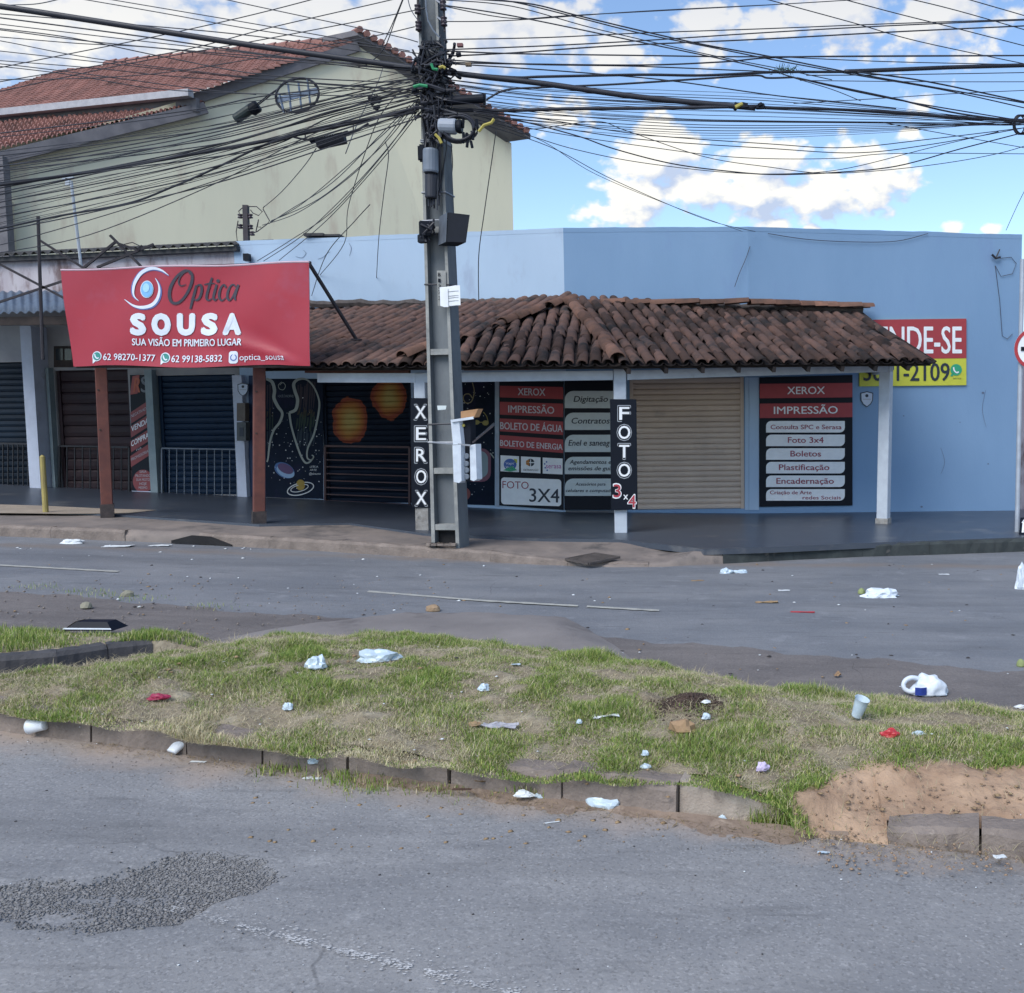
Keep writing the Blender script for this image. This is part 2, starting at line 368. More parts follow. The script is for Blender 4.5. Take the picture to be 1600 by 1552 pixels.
xs_near = [-60, -30, -18, -10]+list(np.linspace(-6, -.6, 181))+list(np.linspace(-.5, 5, 40))+[10, 30, 60]
strip_sheet('near_road', xs_near, lambda X: -60+0*X, lambda X: 1.0+0*X, 8, 0, M_near)
strip_sheet('near_road', xs_near, lambda X: 1.0+0*X, mid, 150, 0, M_near, .0012, road_h)
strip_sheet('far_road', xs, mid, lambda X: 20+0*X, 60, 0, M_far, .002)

# dusty strip of old asphalt along the back of the median, and the worn concrete apron across it
edge = line_of([(-400, 905), (0, 915), (250, 938), (500, 962), (700, 968), (1030, 1000), (1300, 1022), (1600, 1046), (2000, 1078)], 0)
def rag(X): return .05*np.sin(X*5.3)+.035*np.sin(X*13.1+1)+.02*np.sin(X*31)
strip_sheet('dusty_verge', list(np.linspace(-12, 8, 260)), lambda X: medB(X)-.5, lambda X: edge(X)+rag(X), 24, .006, M_dirtroad, .002,
            lambda x, y, t: -.01*np.clip((t-.9)/.1, 0, 1))
ap = [(330, 1000), (480, 975), (640, 958), (760, 958), (900, 968), (1000, 992)]
apT = line_of(ap, .01)
ax0, ax1 = G(330, 1000).x, G(1010, 1000).x
def ap_h(x, y, t):
    s = np.clip((x-ax0)/(ax1-ax0), 0, 1); return .05*np.sin(np.pi*s)**.6*np.sin(np.pi*np.clip(t*.9+.08, 0, 1))**.7+.06*np.sin(np.pi*s)**.5*np.exp(-((x+.95)/.5)**2-((t-.55)/.3)**2)
strip_sheet('concrete_apron', list(np.linspace(ax0, ax1, 90)), lambda X: medB(X)-.3, lambda X: medB(X)+.02+np.maximum(apT(X)+.4*rag(X*1.7)-medB(X)-.02, 0)*np.clip((ax1-X)/.75, 0, 1)**.6, 30, .009, M_apron, 0, ap_h)

# worn paint lines
M_line = mat('worn_road_paint', (.50, .50, .44), (.24, .24, .235), rough=.8, scale=14, det=6, bump=.2, contrast=.9)
def road_line(a, b, w, ya, h=.0065, n=34):
    A, B = G(*a), G(*b); mb = MB(); P = []
    for i in range(n+1):
        p = A.lerp(B, i/n); ww = w*(1+.25*math.sin(i*2.7))
        P.append([V((p.x, p.y-ww/2, gz(p.x)+h)), V((p.x, p.y+ww/2, gz(p.x)+h))])
    for i in range(n):
        if random.random() < .98: t0, t1 = 0.0, (1.0 if random.random() < .96 else random.uniform(.5, .9)); mb.poly([P[i][0].lerp(P[i+1][0], t0), P[i][0].lerp(P[i+1][0], t1), P[i][1].lerp(P[i+1][1], t1), P[i][1].lerp(P[i+1][1], t0)])
    return tag(mb.build(ya, M_line, recalc=False), kind='structure')
road_line((575, 925), (1030, 955), .075, 'lane_line'); road_line((-300, 868), (185, 894), .075, 'lane_line')
# broken remains of a lane line in the near lane: a scatter of paint flakes
fl = []; ff = []
A, B = G(262, 1420), G(980, 1600)
for i in range(1700):
    t = random.random()**.75; p = A.lerp(B, t)
    if mnoise.noise(V((t*26, i % 2, 0))) < -.12: continue
    q = p+V((0, 1, 0))*(random.gauss(0, .011) if i % 4 else random.gauss(.015, .04))
    s = random.uniform(.0010, .0040)*(1.0 if t > .3 else .8); a = random.uniform(0, 3)
    z = gz(q.x)+.0065+random.random()*.001; k = len(fl)
    fl += [(q.x+s*2.0*math.cos(a+j*1.57), q.y+s*.8*math.sin(a+j*1.57), z) for j in range(4)]; ff.append((k, k+1, k+2, k+3))
tag(npmesh('worn_lane_line', np.array(fl), np.array(ff), mat('paint_flakes', (.60, .60, .60), (.42, .42, .42), bump=0)), kind='stuff')
# pothole gravel: coarse loose aggregate
def stones(name, pts, smin, smax, mt, flat=.6):
    n = len(pts); base = np.array([(1, 0, 0), (0, 1, 0), (-1, 0, 0), (0, -1, 0), (0, 0, 1), (0, 0, -1)], float)
    fc = np.array([(0, 1, 4), (1, 2, 4), (2, 3, 4), (3, 0, 4), (1, 0, 5), (2, 1, 5), (3, 2, 5), (0, 3, 5)])
    s = rng.uniform(smin, smax, (n, 1, 1))*rng.uniform(.6, 1.4, (n, 6, 1)); a = rng.uniform(0, 6.28, n); c, d = np.cos(a), np.sin(a)
    b = base[None]*s; x = b[..., 0]*c[:, None]-b[..., 1]*d[:, None]; y = b[..., 0]*d[:, None]+b[..., 1]*c[:, None]
    v = np.stack([x, y, b[..., 2]*flat], -1)+np.array(pts)[:, None, :]
    f = fc[None]+6*np.arange(n)[:, None, None]
    return tag(npmesh(name, v.reshape(-1, 3), f.reshape(-1, 3), mt), kind='stuff')
M_stone = mat('loose_aggregate', (.27, .265, .262), (.10, .10, .103), rough=.85, scale=55, det=1, bump=.2, contrast=.9, c3=(.40, .39, .37), s3=30, t3=.60)
pp = []
while len(pp) < 13000:
    x = random.uniform(-2.9, potX[1]); y = random.uniform(3.2, 4.1)
    d = float(pot_depth(np.array(x), np.array(y)))
    # bare streaks of smooth base left inside the patch
    bare = mnoise.noise(V((x*2.2, y*6.0, 3.3)))
    if random.random() < d and (bare < .02 or random.random() < (.30-bare)*2.6): pp.append((x, y, gz(x)+float(road_h(np.array(x), np.array(y), 0))+.0005))
random.shuffle(pp); stones('loose_aggregate', pp[:8500], .0015, .0045, M_stone, .5); stones('loose_aggregate', pp[8500:12300], .004, .008, M_stone, .45); stones('loose_aggregate', pp[12300:], .007, .012, M_stone, .4)
# grit strewn on the near lane and along the kerb
pp = []
for i in range(1100):
    x = random.uniform(-4, 1.6); y = float(medF(x))-abs(random.gauss(0, .22))-.02; pp.append((x, y, gz(x)+.002))
for i in range(500):
    x = random.uniform(-3, 1.6); y = random.uniform(2.7, 4.6); pp.append((x, y, gz(x)+.002))
stones('grit', pp, .0015, .0048, mat('grit', (.30, .26, .23), (.17, .155, .15), scale=40, bump=0, contrast=.9))

# ------------------------------------------------------------------ far kerb and pavement
KP = [(-900, 800, .14), (-150, 832, .14), (0, 838, .14), (300, 850, .14), (600, 868, .14), (800, 880, .12), (880, 884, .06), (960, 887, .03), (1040, 886, .05), (1085, 883, .15), (1200, 877, .17), (1300, 872, .17), (1600, 862, .17), (1900, 852, .17), (2600, 835, .17)]
kp = [(G(x, y, 0), h) for x, y, h in KP]
WC0 = V((-1.94, 16.5, 0)); WL = V((-13.6, 18.31, 0)); WR0 = ONV(1170, 600, (-1.94, 16.5), (.26, 16.54)); WR0.z = 0
_t = AT(880, 357.5, 16.5).z; WR1 = ATZ(1597, 368, _t); WTOP = _t; WR1.z = 0
def ywall(x):
    return float(np.interp(x, [WL.x, WC0.x, WR0.x, WR1.x], [WL.y, WC0.y, WR0.y, WR1.y]))
def walk_z(x, d, hk):
    """pavement height d metres behind a kerb of height hk"""
    t = min(1, d/1.3); t = t*t*(3-2*t); return gz(x)+hk+(.16-hk)*t
P = []
ks = []
for (a, ha), (b, hb) in zip(kp[:-1], kp[1:]):
    n = max(2, int((b-a).length/.35))
    ks += [(a.lerp(b, i/n), ha+(hb-ha)*i/n) for i in range(n)]
ks.append(kp[-1])
for p, h in ks:
    yi = ywall(p.x)+.4; row = [V((p.x, p.y+.01, gz(p.x)-.05)), V((p.x, p.y+.02, gz(p.x)+h*.5))]
    for j in range(16):
        d = (yi-p.y-.09)*(j/15)**1.5; row.append(V((p.x, p.y+.09+d, walk_z(p.x, d, h)-.004)))
    P.append(row)
tag(MB().grid(P).build('pavement', M_walk, smooth=True, recalc=False), kind='structure')
kb = thing('pavement_kerb', kp[7][0], None, None); kb['kind'] = 'structure'
acc = 0; cur = None; runs = []
def along(pts, step):
    """resample [(p,h)] at equal steps"""
    out = [pts[0]]; carry = 0
    for (a, ha), (b, hb) in zip(pts[:-1], pts[1:]):
        l = (b-a).length; t = step-carry
        while t <= l: out.append((a.lerp(b, t/l), ha+(hb-ha)*t/l)); t += step
        carry = l-(t-step)
    return out
kr = along(kp[1:14], .98)
gapx = (G(275, 838).x, G(352, 850).x)
def kerb_stone(a, ha, b, hb, mt, parent, w=.14, jit=.011, gap=.003, lab=None):
    d = (b-a); d.z = 0; l = d.length; d.normalize(); n = V((-d.y, d.x, 0)); n = n if n.y > 0 else -n
    a2 = a+d*gap/2; b2 = b-d*gap/2; mb = MB(); vs = []
    k = 9
    for i in range(k+1):
        p = a2.lerp(b2, i/k); h = ha+(hb-ha)*i/k; z = gz(p.x)
        j = lambda s=jit: random.uniform(-s, s)
        vs += [p*1+V((0, 0, z-.06-p.z)), V((p.x, p.y, z+h*.78))+n*(.008+j()), V((p.x, p.y, z+h+j(jit*.6)))+n*(.035+j()), V((p.x, p.y, z+h+.003+j(.005)))+n*w, V((p.x, p.y, z-.06))+n*w]
    fs = [(i*5+q, (i+1)*5+q, (i+1)*5+(q+1) % 5, i*5+(q+1) % 5) for i in range(k) for q in range(5)]+[(0, 1, 2, 3, 4), tuple(k*5+q for q in (4, 3, 2, 1, 0))]
    mb.add(vs, fs); o = mb.build('kerb_stone', mt, parent)
    if lab: o['label'] = lab
    return o
for (a, ha), (b, hb) in zip(kr[:-1], kr[1:]):
    mx_ = .5*(a.x+b.x)
    if gapx[0]-.3 < mx_ < gapx[1]+.1 or ha < .045: continue
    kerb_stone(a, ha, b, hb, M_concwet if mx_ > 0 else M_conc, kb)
# the gap in the kerb: a broken drain mouth, its inner shade painted as a dark panel
mb = MB()
for i in range(9):
    x = random.uniform(*gapx); y = G(310, 846).y+random.uniform(0, .5)
    mb.box((x, y, gz(x)+.03), random.uniform(.1, .25), random.uniform(.08, .2), .07, Matrix.Rotation(random.uniform(0, 3), 3, 'Z') @ Matrix.Rotation(random.uniform(-.4, .4), 3, 'X'))
o = mb.build('broken_kerb_rubble', M_conc); o['kind'] = 'stuff'
hl = [G(x, y, 0) for x, y in ((268, 850), (300, 851), (330, 852), (362, 854))]
mb = MB(); F = [p+V((0, -.006, .005)) for p in hl]+[p+V((0, -.004, (.045, .118, .108, .02)[i])) for i, p in enumerate(hl)][::-1]; k = len(F)
mb.add(F+[p+V((0, .02, 0)) for p in F], [tuple(range(k)), tuple(range(k, 2*k))[::-1]]+[(i, (i+1) % k, k+(i+1) % k, k+i) for i in range(k)])
tag(mb.build('drain_mouth_shade', mat('hole_shade', (.02, .02, .022), rough=.95, bump=.3)), kind='structure')

# verandah floor, a painted slab 2 cm proud
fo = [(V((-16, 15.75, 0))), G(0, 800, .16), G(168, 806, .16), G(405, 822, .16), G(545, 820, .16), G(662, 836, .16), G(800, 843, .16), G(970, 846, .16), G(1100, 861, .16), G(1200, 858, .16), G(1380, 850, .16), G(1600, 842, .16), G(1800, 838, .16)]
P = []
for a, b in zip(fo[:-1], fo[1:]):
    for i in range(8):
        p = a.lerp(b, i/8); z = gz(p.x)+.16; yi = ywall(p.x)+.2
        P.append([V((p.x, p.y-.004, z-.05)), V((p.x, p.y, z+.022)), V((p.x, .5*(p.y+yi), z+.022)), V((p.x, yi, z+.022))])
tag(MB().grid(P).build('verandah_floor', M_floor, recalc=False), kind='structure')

# paler tan strip of pavement at the left, and an iron grate in the corner ramp
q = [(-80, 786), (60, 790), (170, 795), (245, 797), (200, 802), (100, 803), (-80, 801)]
tag(MB().poly([G(x, y, .187) for x, y in q]).build('pale_pavement', mat('pale_tan_concrete', (.36, .30, .235), (.27, .225, .185), rough=.9, scale=3, det=8, bump=.2), recalc=False), kind='structure')
gq = [G(884, 874, .075), G(930, 865, .105), G(968, 871, .09), G(920, 881, .06)]
t = thing('drain_grate', (gq[0]+gq[2])/2, 'flat iron drain grate set into the lowered corner of the pavement', 'grate')
M_iron = mat('old_iron', (.10, .085, .078), (.06, .052, .05), rough=.8, bump=.2)
for i in range(12):
    MB().bar(gq[0].lerp(gq[1], (i+.5)/12), gq[3].lerp(gq[2], (i+.5)/12), .022, .02).build('bar', M_iron, t)
for a, b in ((0, 1), (1, 2), (2, 3), (3, 0)): MB().bar(gq[a], gq[b], .03, .024).build('frame_bar', M_iron, t)
# ------------------------------------------------------------------ facades
PL = (WC0, WL); PC = (WC0, WR0); PR = (WR0, WR1)
def udir(A, B):
    u = V((B[0]-A[0], B[1]-A[1], 0)).normalized(); n = V((u.y, -u.x, 0))
    if n.y > 0: n = -n
    if u.x < 0: u = -u
    return u, n
M_white = mat('paler_blue_wall', (.385, .51, .66), (.355, .475, .625), rough=.85, scale=1.4, det=7, bump=.12, bscale=40, stretch=(1, 1, .4), c3=(.32, .41, .55), s3=2.2, t3=.57)
M_blue = mat('deeper_blue_wall', (.190, .312, .485), (.170, .288, .455), rough=.85, scale=1.2, det=7, bump=.12, bscale=40, stretch=(1, 1, .4), c3=(.175, .28, .46), s3=2.0, t3=.57)  # corner and right walls, a deeper blue than the left facade
M_navy = mat('navy_mural_paint', (.006, .013, .028), (.004, .008, .02), rough=.75, spec=.15, scale=2.5, bump=.08, c3=(.012, .012, .036), s3=2.0, t3=.55)
M_post = mat('white_post_paint', (.50, .56, .63), (.42, .47, .54), rough=.7, scale=7, det=6, bump=.12, c3=(.3, .31, .32), s3=5, t3=.66)
M_postold = mat('scuffed_post_foot', (.36, .36, .35), (.18, .17, .16), rough=.9, scale=9, det=7, bump=.5, c3=(.08, .08, .08), s3=6, t3=.55)
M_wood = mat('dark_old_timber', (.055, .042, .038), (.028, .024, .024), rough=.9, scale=6, bump=.4)
M_redwood = mat('red_painted_timber', (.155, .055, .042), (.10, .038, .033), rough=.7, scale=7, det=6, bump=.2, c3=(.09, .05, .045), s3=5, t3=.6)
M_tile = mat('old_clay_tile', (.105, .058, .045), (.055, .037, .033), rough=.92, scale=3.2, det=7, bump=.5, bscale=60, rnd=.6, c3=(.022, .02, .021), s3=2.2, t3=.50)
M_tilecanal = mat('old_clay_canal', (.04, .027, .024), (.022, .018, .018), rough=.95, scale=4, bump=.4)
M_ridge = mat('clay_ridge_tile', (.17, .09, .065), (.095, .057, .045), rough=.92, scale=5, det=6, bump=.4, rnd=.35, c3=(.06, .045, .04), s3=4, t3=.6)
M_mortar = mat('old_roof_mortar', (.11, .095, .09), (.06, .053, .052), rough=.95, scale=9, det=7, bump=.7, bscale=30)
M_base = mat('plinth_concrete', (.13, .135, .145), (.09, .095, .11), rough=.9, scale=4, bump=.3)

shop = thing('corner_shop', (WC0.x, WC0.y, gz(WC0.x)+.16), 'blue and white corner shop with a tiled verandah roof behind the concrete pole', 'shop')
def wall(name, A, B, x0, x1, z0, z1, openings, mt, parent, thick=.22, front=0.0):
    """wall on plane A-B between plan positions x0..x1 (picture columns turned to plan), with openings (c0, c1, zb, zt)"""
    u, n = udir(A, B)
    S_ = lambda c: (ONV(c, 700, A, B)-V((A[0], A[1], 0))).dot(u)
    A3 = V((A[0], A[1], 0))+n*front; mb = MB()
    def piece(s0, s1, a, b):
        if s1-s0 < .005 or b-a < .005: return
        q = [A3+u*s0, A3+u*s1, A3+u*s1-n*thick, A3+u*s0-n*thick]
        mb.hexa([p+V((0, 0, a)) for p in q], [p+V((0, 0, b)) for p in q])
    s0 = S_(x0) if not isinstance(x0, V) else (x0-A3).dot(u); s1 = S_(x1) if not isinstance(x1, V) else (x1-A3).dot(u)
    cur = s0
    for c0, c1, zb, zt in sorted(openings):
        a, b = S_(c0), S_(c1)
        piece(cur, a, z0, z1); piece(a, b, zt, z1); piece(a, b, z0, zb); cur = b
    piece(cur, s1, z0, z1)
    return mb.build(name, mt, parent)
def zon(x, y, pl): return ONV(x, y, *pl).z
def slab(pl, pts, off, th, name, mt, parent):
    """a flat panel on a facade: picture outline, off = front face distance proud, th = thickness"""
    u, n = udir(*pl); F = [ONV(x, y, pl[0], pl[1], off) for x, y in pts]; Bk = [p-n*th for p in F]
    k = len(F); mb = MB(); mb.add(F+Bk, [tuple(range(k)), tuple(range(k, 2*k))[::-1]]+[(i, (i+1) % k, k+(i+1) % k, k+i) for i in range(k)])
    return mb.build(name, mt, parent)
# walls of the corner shop
zL = zon(575, 592, PL)
sh_left = (505, 645, zon(575, 786, PL), zL)
wall('wall', WC0, WL, ONV(375, 600, *PL), WC0, -.05, WTOP, [sh_left], M_white, shop).location.z = 0
sh_mid = (985, 1163, zon(1070, 796, PC), zon(1070, 590, PC))
wall('wall', WC0, WR0, WC0, WR0, -.1, WTOP-.003, [sh_mid], M_blue, shop, thick=.2)
wall('wall', WR0, WR1, WR0, WR1, -.4, WTOP-.006, [], M_blue, shop, thick=.25)
# flat concrete roof slab behind the parapet
mb = MB(); q = [ONV(375, 600, *PL), WC0, WR0, WR1]; q = [V((p.x, p.y+.23, 0)) for p in q]; bk = [V((WR1.x, 24, 0)), V((q[0].x+.4, 24, 0))]
zz = WTOP-.35; mb.poly([V((p.x, p.y, zz)) for p in q+bk]); mb.build('flat_roof', M_mortar, shop)
mb = MB(); a_ = V((WR1.x, WR1.y+.26, 0)); b_ = V((WR1.x-.1, 24, 0))
mb.hexa([a_+V((0, 0, -.5)), a_+V((-.2, 0, -.5)), b_+V((-.2, 0, -.5)), b_+V((0, 0, -.5))], [a_+V((0, 0, WTOP-.01)), a_+V((-.2, 0, WTOP-.01)), b_+V((-.2, 0, WTOP-.01)), b_+V((0, 0, WTOP-.01))]); mb.build('side_wall', M_blue, shop)
# plinth
for pl, xa, xb, ya, yb in ((PL, 415, 504, 777, 781), (PL, 646, 879, 790.5, 803)):
    slab(pl, [(xa, ya), (xb, yb), (xb, yb+7), (xa, ya+9)], .035, .05, 'plinth', M_base, shop)
slab(PC, [(884, 798), (980, 798), (980, 806), (884, 806)], .035, .05, 'plinth', M_base, shop)
# navy painted wall fields
slab(PL, [(415, 592), (505, 592), (505, 780), (415, 777)], .004, .003, 'painted_field', M_navy, shop)
slab(PL, [(646, 592), (773, 592), (773, 790), (646, 786)], .004, .003, 'painted_field', M_navy, shop)
slab(PL, [(774, 594), (780, 594), (780, 792), (774, 791)], .02, .015, 'trim_strip', mat('grey_trim', (.35, .42, .52), rough=.6), shop)

def shutter(pl, c0, c1, y0, y1, n, mt, parent, recess=.07, name='shutter', boxed=True):
    """roller shutter in an opening: frame box, guide rails, one object per slat"""
    A, B = pl; u, nn = udir(A, B)
    a = ONV(c0, .5*(y0+y1), A, B); b = ONV(c1, .5*(y0+y1), A, B); zt = zon(.5*(c0+c1), y0, pl); zb = zon(.5*(c0+c1), y1, pl)
    A0 = V((a.x, a.y, 0))-nn*recess; l = (b-a); l.z = 0; l = l.length
    mb = MB()
    for s in (.03, l-.03):
        c = A0+u*s+nn*.01; Mx = Matrix((u, -nn, V((0, 0, 1)))).transposed()
        mb.box((c.x, c.y, .5*(zt+zb)), .06, .07, zt-zb, Mx)
    q = [A0-nn*.06, A0+u*l-nn*.06]
    mb.hexa([q[0]+V((0, 0, zb)), q[1]+V((0, 0, zb)), q[1]-nn*.02+V((0, 0, zb)), q[0]-nn*.02+V((0, 0, zb))], [q[0]+V((0, 0, zt)), q[1]+V((0, 0, zt)), q[1]-nn*.02+V((0, 0, zt)), q[0]-nn*.02+V((0, 0, zt))])
    sh = mb.build(name, mt, parent)
    h = (zt-zb)/n; pr = [(-.5, -.012), (-.44, .010), (-.1, .022), (.3, .018), (.46, .002), (.5, -.012)]
    sm = MB(); vs = []
    for e in (.06, l-.06): vs += [u*e+nn*d+V((0, 0, z*h)) for z, d in pr]
    k = len(pr); sm.add(vs, [(i, i+1, k+i+1, k+i) for i in range(k-1)]); me = sm.mesh('slat', mt)
    bm = bmesh.new(); bm.from_mesh(me); bmesh.ops.recalc_face_normals(bm, faces=bm.faces)
    bm.to_mesh(me); bm.free()
    for i in range(n):
        inst('slat', me, Matrix.Translation(A0+V((0, 0, zb+(i+.5)*h))), sh)
    return sh
def mural_shutter_mat():
    """navy shutter paint with two orange planets and stars sprayed across it (print on the slats)"""
    mt = mat('mural_shutter_paint', (.006, .012, .026), (.004, .008, .018), rough=.7, spec=.15, scale=3, bump=.03).copy(); mt.name = 'mural_shutter'
    nt = mt.node_tree; N = nt.nodes; L = nt.links; b = N['Principled BSDF']; col = b.inputs['Base Color'].links[0].from_socket
    g = N.new('ShaderNodeNewGeometry')
    nz = N.new('ShaderNodeTexNoise'); nz.inputs['Scale'].default_value = 5; L.new(g.outputs['Position'], nz.inputs['Vector'])
    for (x, y, rx, rz) in ((545, 658, .33, .42), (607, 622, .32, .38)):
        c = ONV(x, y, *PL)
        ds = N.new('ShaderNodeVectorMath'); ds.operation = 'SUBTRACT'; L.new(g.outputs['Position'], ds.inputs[0]); ds.inputs[1].default_value = c
        ml = N.new('ShaderNodeVectorMath'); ml.operation = 'MULTIPLY'; L.new(ds.outputs[0], ml.inputs[0]); ml.inputs[1].default_value = (1/rx, 0, 1/rz)
        ln = N.new('ShaderNodeVectorMath'); ln.operation = 'LENGTH'; L.new(ml.outputs[0], ln.inputs[0])
        ad = N.new('ShaderNodeMath'); ad.operation = 'MULTIPLY_ADD'; L.new(nz.outputs['Fac'], ad.inputs[0]); ad.inputs[1].default_value = .45; L.new(ln.outputs['Value'], ad.inputs[2])
        rp = N.new('ShaderNodeValToRGB'); L.new(ad.outputs[0], rp.inputs[0]); e = rp.color_ramp.elements
        e[0].position = .35; e[0].color = (.36, .27, .09, 1); e[1].position = 1.0; e[1].color = (.26, .07, .03, 1)
        e2 = e.new(.7); e2.color = (.33, .14, .04, 1); e3 = e.new(.93); e3.color = (.20, .045, .03, 1)
        mk = N.new('ShaderNodeMath'); mk.operation = 'LESS_THAN'; L.new(ad.outputs[0], mk.inputs[0]); mk.inputs[1].default_value = 1.36
        rp2 = N.new('ShaderNodeMapRange'); rp2.inputs[1].default_value = 1.17; rp2.inputs[2].default_value = 1.21; rp2.inputs[3].default_value = 1; rp2.inputs[4].default_value = 0; L.new(ad.outputs[0], rp2.inputs[0])
        sc = N.new('ShaderNodeMath'); sc.operation = 'DIVIDE'; L.new(ad.outputs[0], sc.inputs[0]); sc.inputs[1].default_value = 1.19; L.new(sc.outputs[0], rp.inputs[0])
        mx = N.new('ShaderNodeMix'); mx.data_type = 'RGBA'; L.new(rp2.outputs[0], mx.inputs['Factor']); L.new(col, mx.inputs['A']); L.new(rp.outputs[0], mx.inputs['B']); col = mx.outputs['Result']
    L.new(col, b.inputs['Base Color']); return mt
shutter(PL, 505, 645, 592, 786, 22, mural_shutter_mat(), shop)
M_beige = mat('beige_shutter_paint', (.60, .48, .39), (.53, .42, .345), rough=.5, scale=2.5, det=6, bump=.04, c3=(.44, .36, .30), s3=1.6, t3=.6, rnd=.05)
shutter(PC, 985, 1163, 590, 796, 24, M_beige, shop)
# low bar gate in front of the mural shutter
M_gate = mat('dark_red_gate_paint', (.085, .04, .04), (.05, .03, .034), rough=.6, scale=8, bump=.1)
def gate(pl, c0, c1, y0, y1, nb, mt, parent, horizontal, off=.0, w=.03, ybl=None):
    A, B = pl; u, n = udir(A, B); mb = MB()
    P = lambda x, y: ONV(x, y, A, B, off)
    y0b, y1b = y0+(2 if not ybl else 0), y1+((c1-c0)*.045)
    tl, tr, br, bl = P(c0, y0), P(c1, y0b), P(c1, y1b), P(c0, y1)
    for a, b in ((tl, tr), (bl, br), (tl, bl), (tr, br)): mb.bar(a, b, w, w)
    g = mb.build('gate', mt, parent)
    for i in range(1, nb):
        t = i/nb
        a, b = (tl.lerp(bl, t), tr.lerp(br, t)) if horizontal else (tl.lerp(tr, t), bl.lerp(br, t))
        MB().bar(a, b, w*.55, w*.55).build('bar', mt, g)
    return g
gate(PL, 508, 640, 697, 783, 8, M_gate, shop, True, .02, .035)

# ------------------------------------------------------------------ verandah posts, beams, roof
pA = G(662, 830, .16); pB = G(970, 834, .16); pC = G(1380, 820, .16)
def post(p, top, w, parent, mt, name='post', rz=0.0, foot=None, d=None, fmat=None):
    c, s = math.cos(rz), math.sin(rz); M = Matrix.Rotation(rz, 3, 'Z'); mb = MB(); d = d or w
    b = [V((p.x, p.y, p.z-.02))+M@V((a*w/2, e*d/2, 0)) for a, e in ((-1, -1), (1, -1), (1, 1), (-1, 1))]
    t = [V((top.x, top.y, top.z))+M@V((a*w/2, e*d/2, 0)) for a, e in ((-1, -1), (1, -1), (1, 1), (-1, 1))]
    mb.hexa(b, t); o = mb.build(name, mt, parent)
    bm = bmesh.new(); bm.from_mesh(o.data); bmesh.ops.bevel(bm, geom=[e for e in bm.edges], offset=.008, segments=1, affect='EDGES'); bm.to_mesh(o.data); bm.free()
    if foot:
        fb = MB(); k = foot
        b2 = [V((p.x, p.y, p.z-.02))+M@V((a*(w/2+.012), e*(d/2+.012), 0)) for a, e in ((-1, -1), (1, -1), (1, 1), (-1, 1))]
        fb.hexa(b2, [q.lerp(V((top.x, top.y, top.z))+(q-p), k)+V((0, 0, 0)) for q in b2]); fb.build('post_foot', fmat or M_postold, o)
    return o
tA = AT(657, 583, pA.y); tB = AT(968, 577, pB.y); tC = AT(1385, 566, pC.y)
post(pA, tA, .15, shop, M_post, foot=.17); post(pB, tB, .17, shop, M_post, rz=.12); post(pC, tC, .17, shop, M_post, rz=-.5, foot=.05)
b0 = AT(500, 588, 13.75); bA = AT(652, 588, pA.y); bB = AT(968, 584, pB.y); bC = AT(1392, 572, pC.y)
for a, b in ((b0, bA), (bA+V((.08, 0, 0)), bB-V((.09, 0, 0))), (bB+V((.09, .03, 0)), bC)):
    MB().bar(a+V((0, -.03, -.025)), b+V((0, -.03, -.025)), .10, .125).build('beam', M_post, shop)
MB().bar(bC, V((bC.x+.1, ywall(bC.x+.3)+.05, bC.z)), .1, .12).build('beam', M_post, shop)
# roof planes
E0 = AT(395, 571, 13.75); E1 = AT(622, 569, 13.15); E2 = AT(965, 567, 13.32); E3 = AT(1455, 563, 14.55)
T0 = ONV(420, 480, *PL); T1 = ONV(893, 477, WC0, WR0); T2 = ONV(1345, 480, *PR)
T0.y -= .05; T1.y -= .05; T2.y -= .05
mb = MB()
mb.poly([E0, E1, T1, T0]); mb.poly([E1, E2, T1]); mb.poly([E2, E3, T2, T1])
dn = V((0, 0, -.07)); mb.v = [tuple(V(p)+dn) for p in mb.v]
roof = mb.build('verandah_roof', M_wood, shop, recalc=False)
# rafters and fascia
for a, b in ((E0, E1), (E1, E2), (E2, E3)):
    MB().bar(a+V((0, .06, -.055)), b+V((0, .06, -.055)), .04, .045).build('fascia', M_wood, roof)
MB().bar(AT(478, 579, 13.8), AT(640, 580, 13.45), .06, .07).build('fascia', M_redwood, roof)
MB().bar(AT(725, 575, 13.35), AT(845, 574, 13.4), .06, .07).build('fascia', M_redwood, roof)
for i in range(9):
    a = E2.lerp(E3, (i+.3)/9); b = T1.lerp(T2, (i+.3)/9); MB().bar(a+dn*1.6, b+dn*1.6, .05, .08).build('rafter', M_wood, roof)
# clay tiles
def tile_mesh(name, w0, w1, h, L_, mt, n=6, th=.014, sag=0.0):
    mb = MB(); vs = []
    for (y, w, k) in ((0, w0, 1), (L_, w1, .8)):
        for i in range(n+1):
            a = math.pi*i/n; vs.append(V((-math.cos(a)*w/2, y, math.sin(a)*h*k)))
    for i in range(n+1):
        a = math.pi*i/n; vs.append(V((-math.cos(a)*(w0/2-th), 0.004, math.sin(a)*(h-th))))
    k = n+1
    fs = [(i, i+1, k+i+1, k+i) for i in range(n)]+[(i+1, i, 2*k+i, 2*k+i+1) for i in range(n)]
    mb.add(vs, fs); me = mb.mesh(name, mt, True); return me
TM = [tile_mesh('tile', .160+d, .125, .058+d*.3, .46, M_tile) for d in (-.008, 0, .008)]
RM = [tile_mesh('ridge_tile', .23, .19, .095, .40, M_ridge) for _ in range(1)]
cand = []
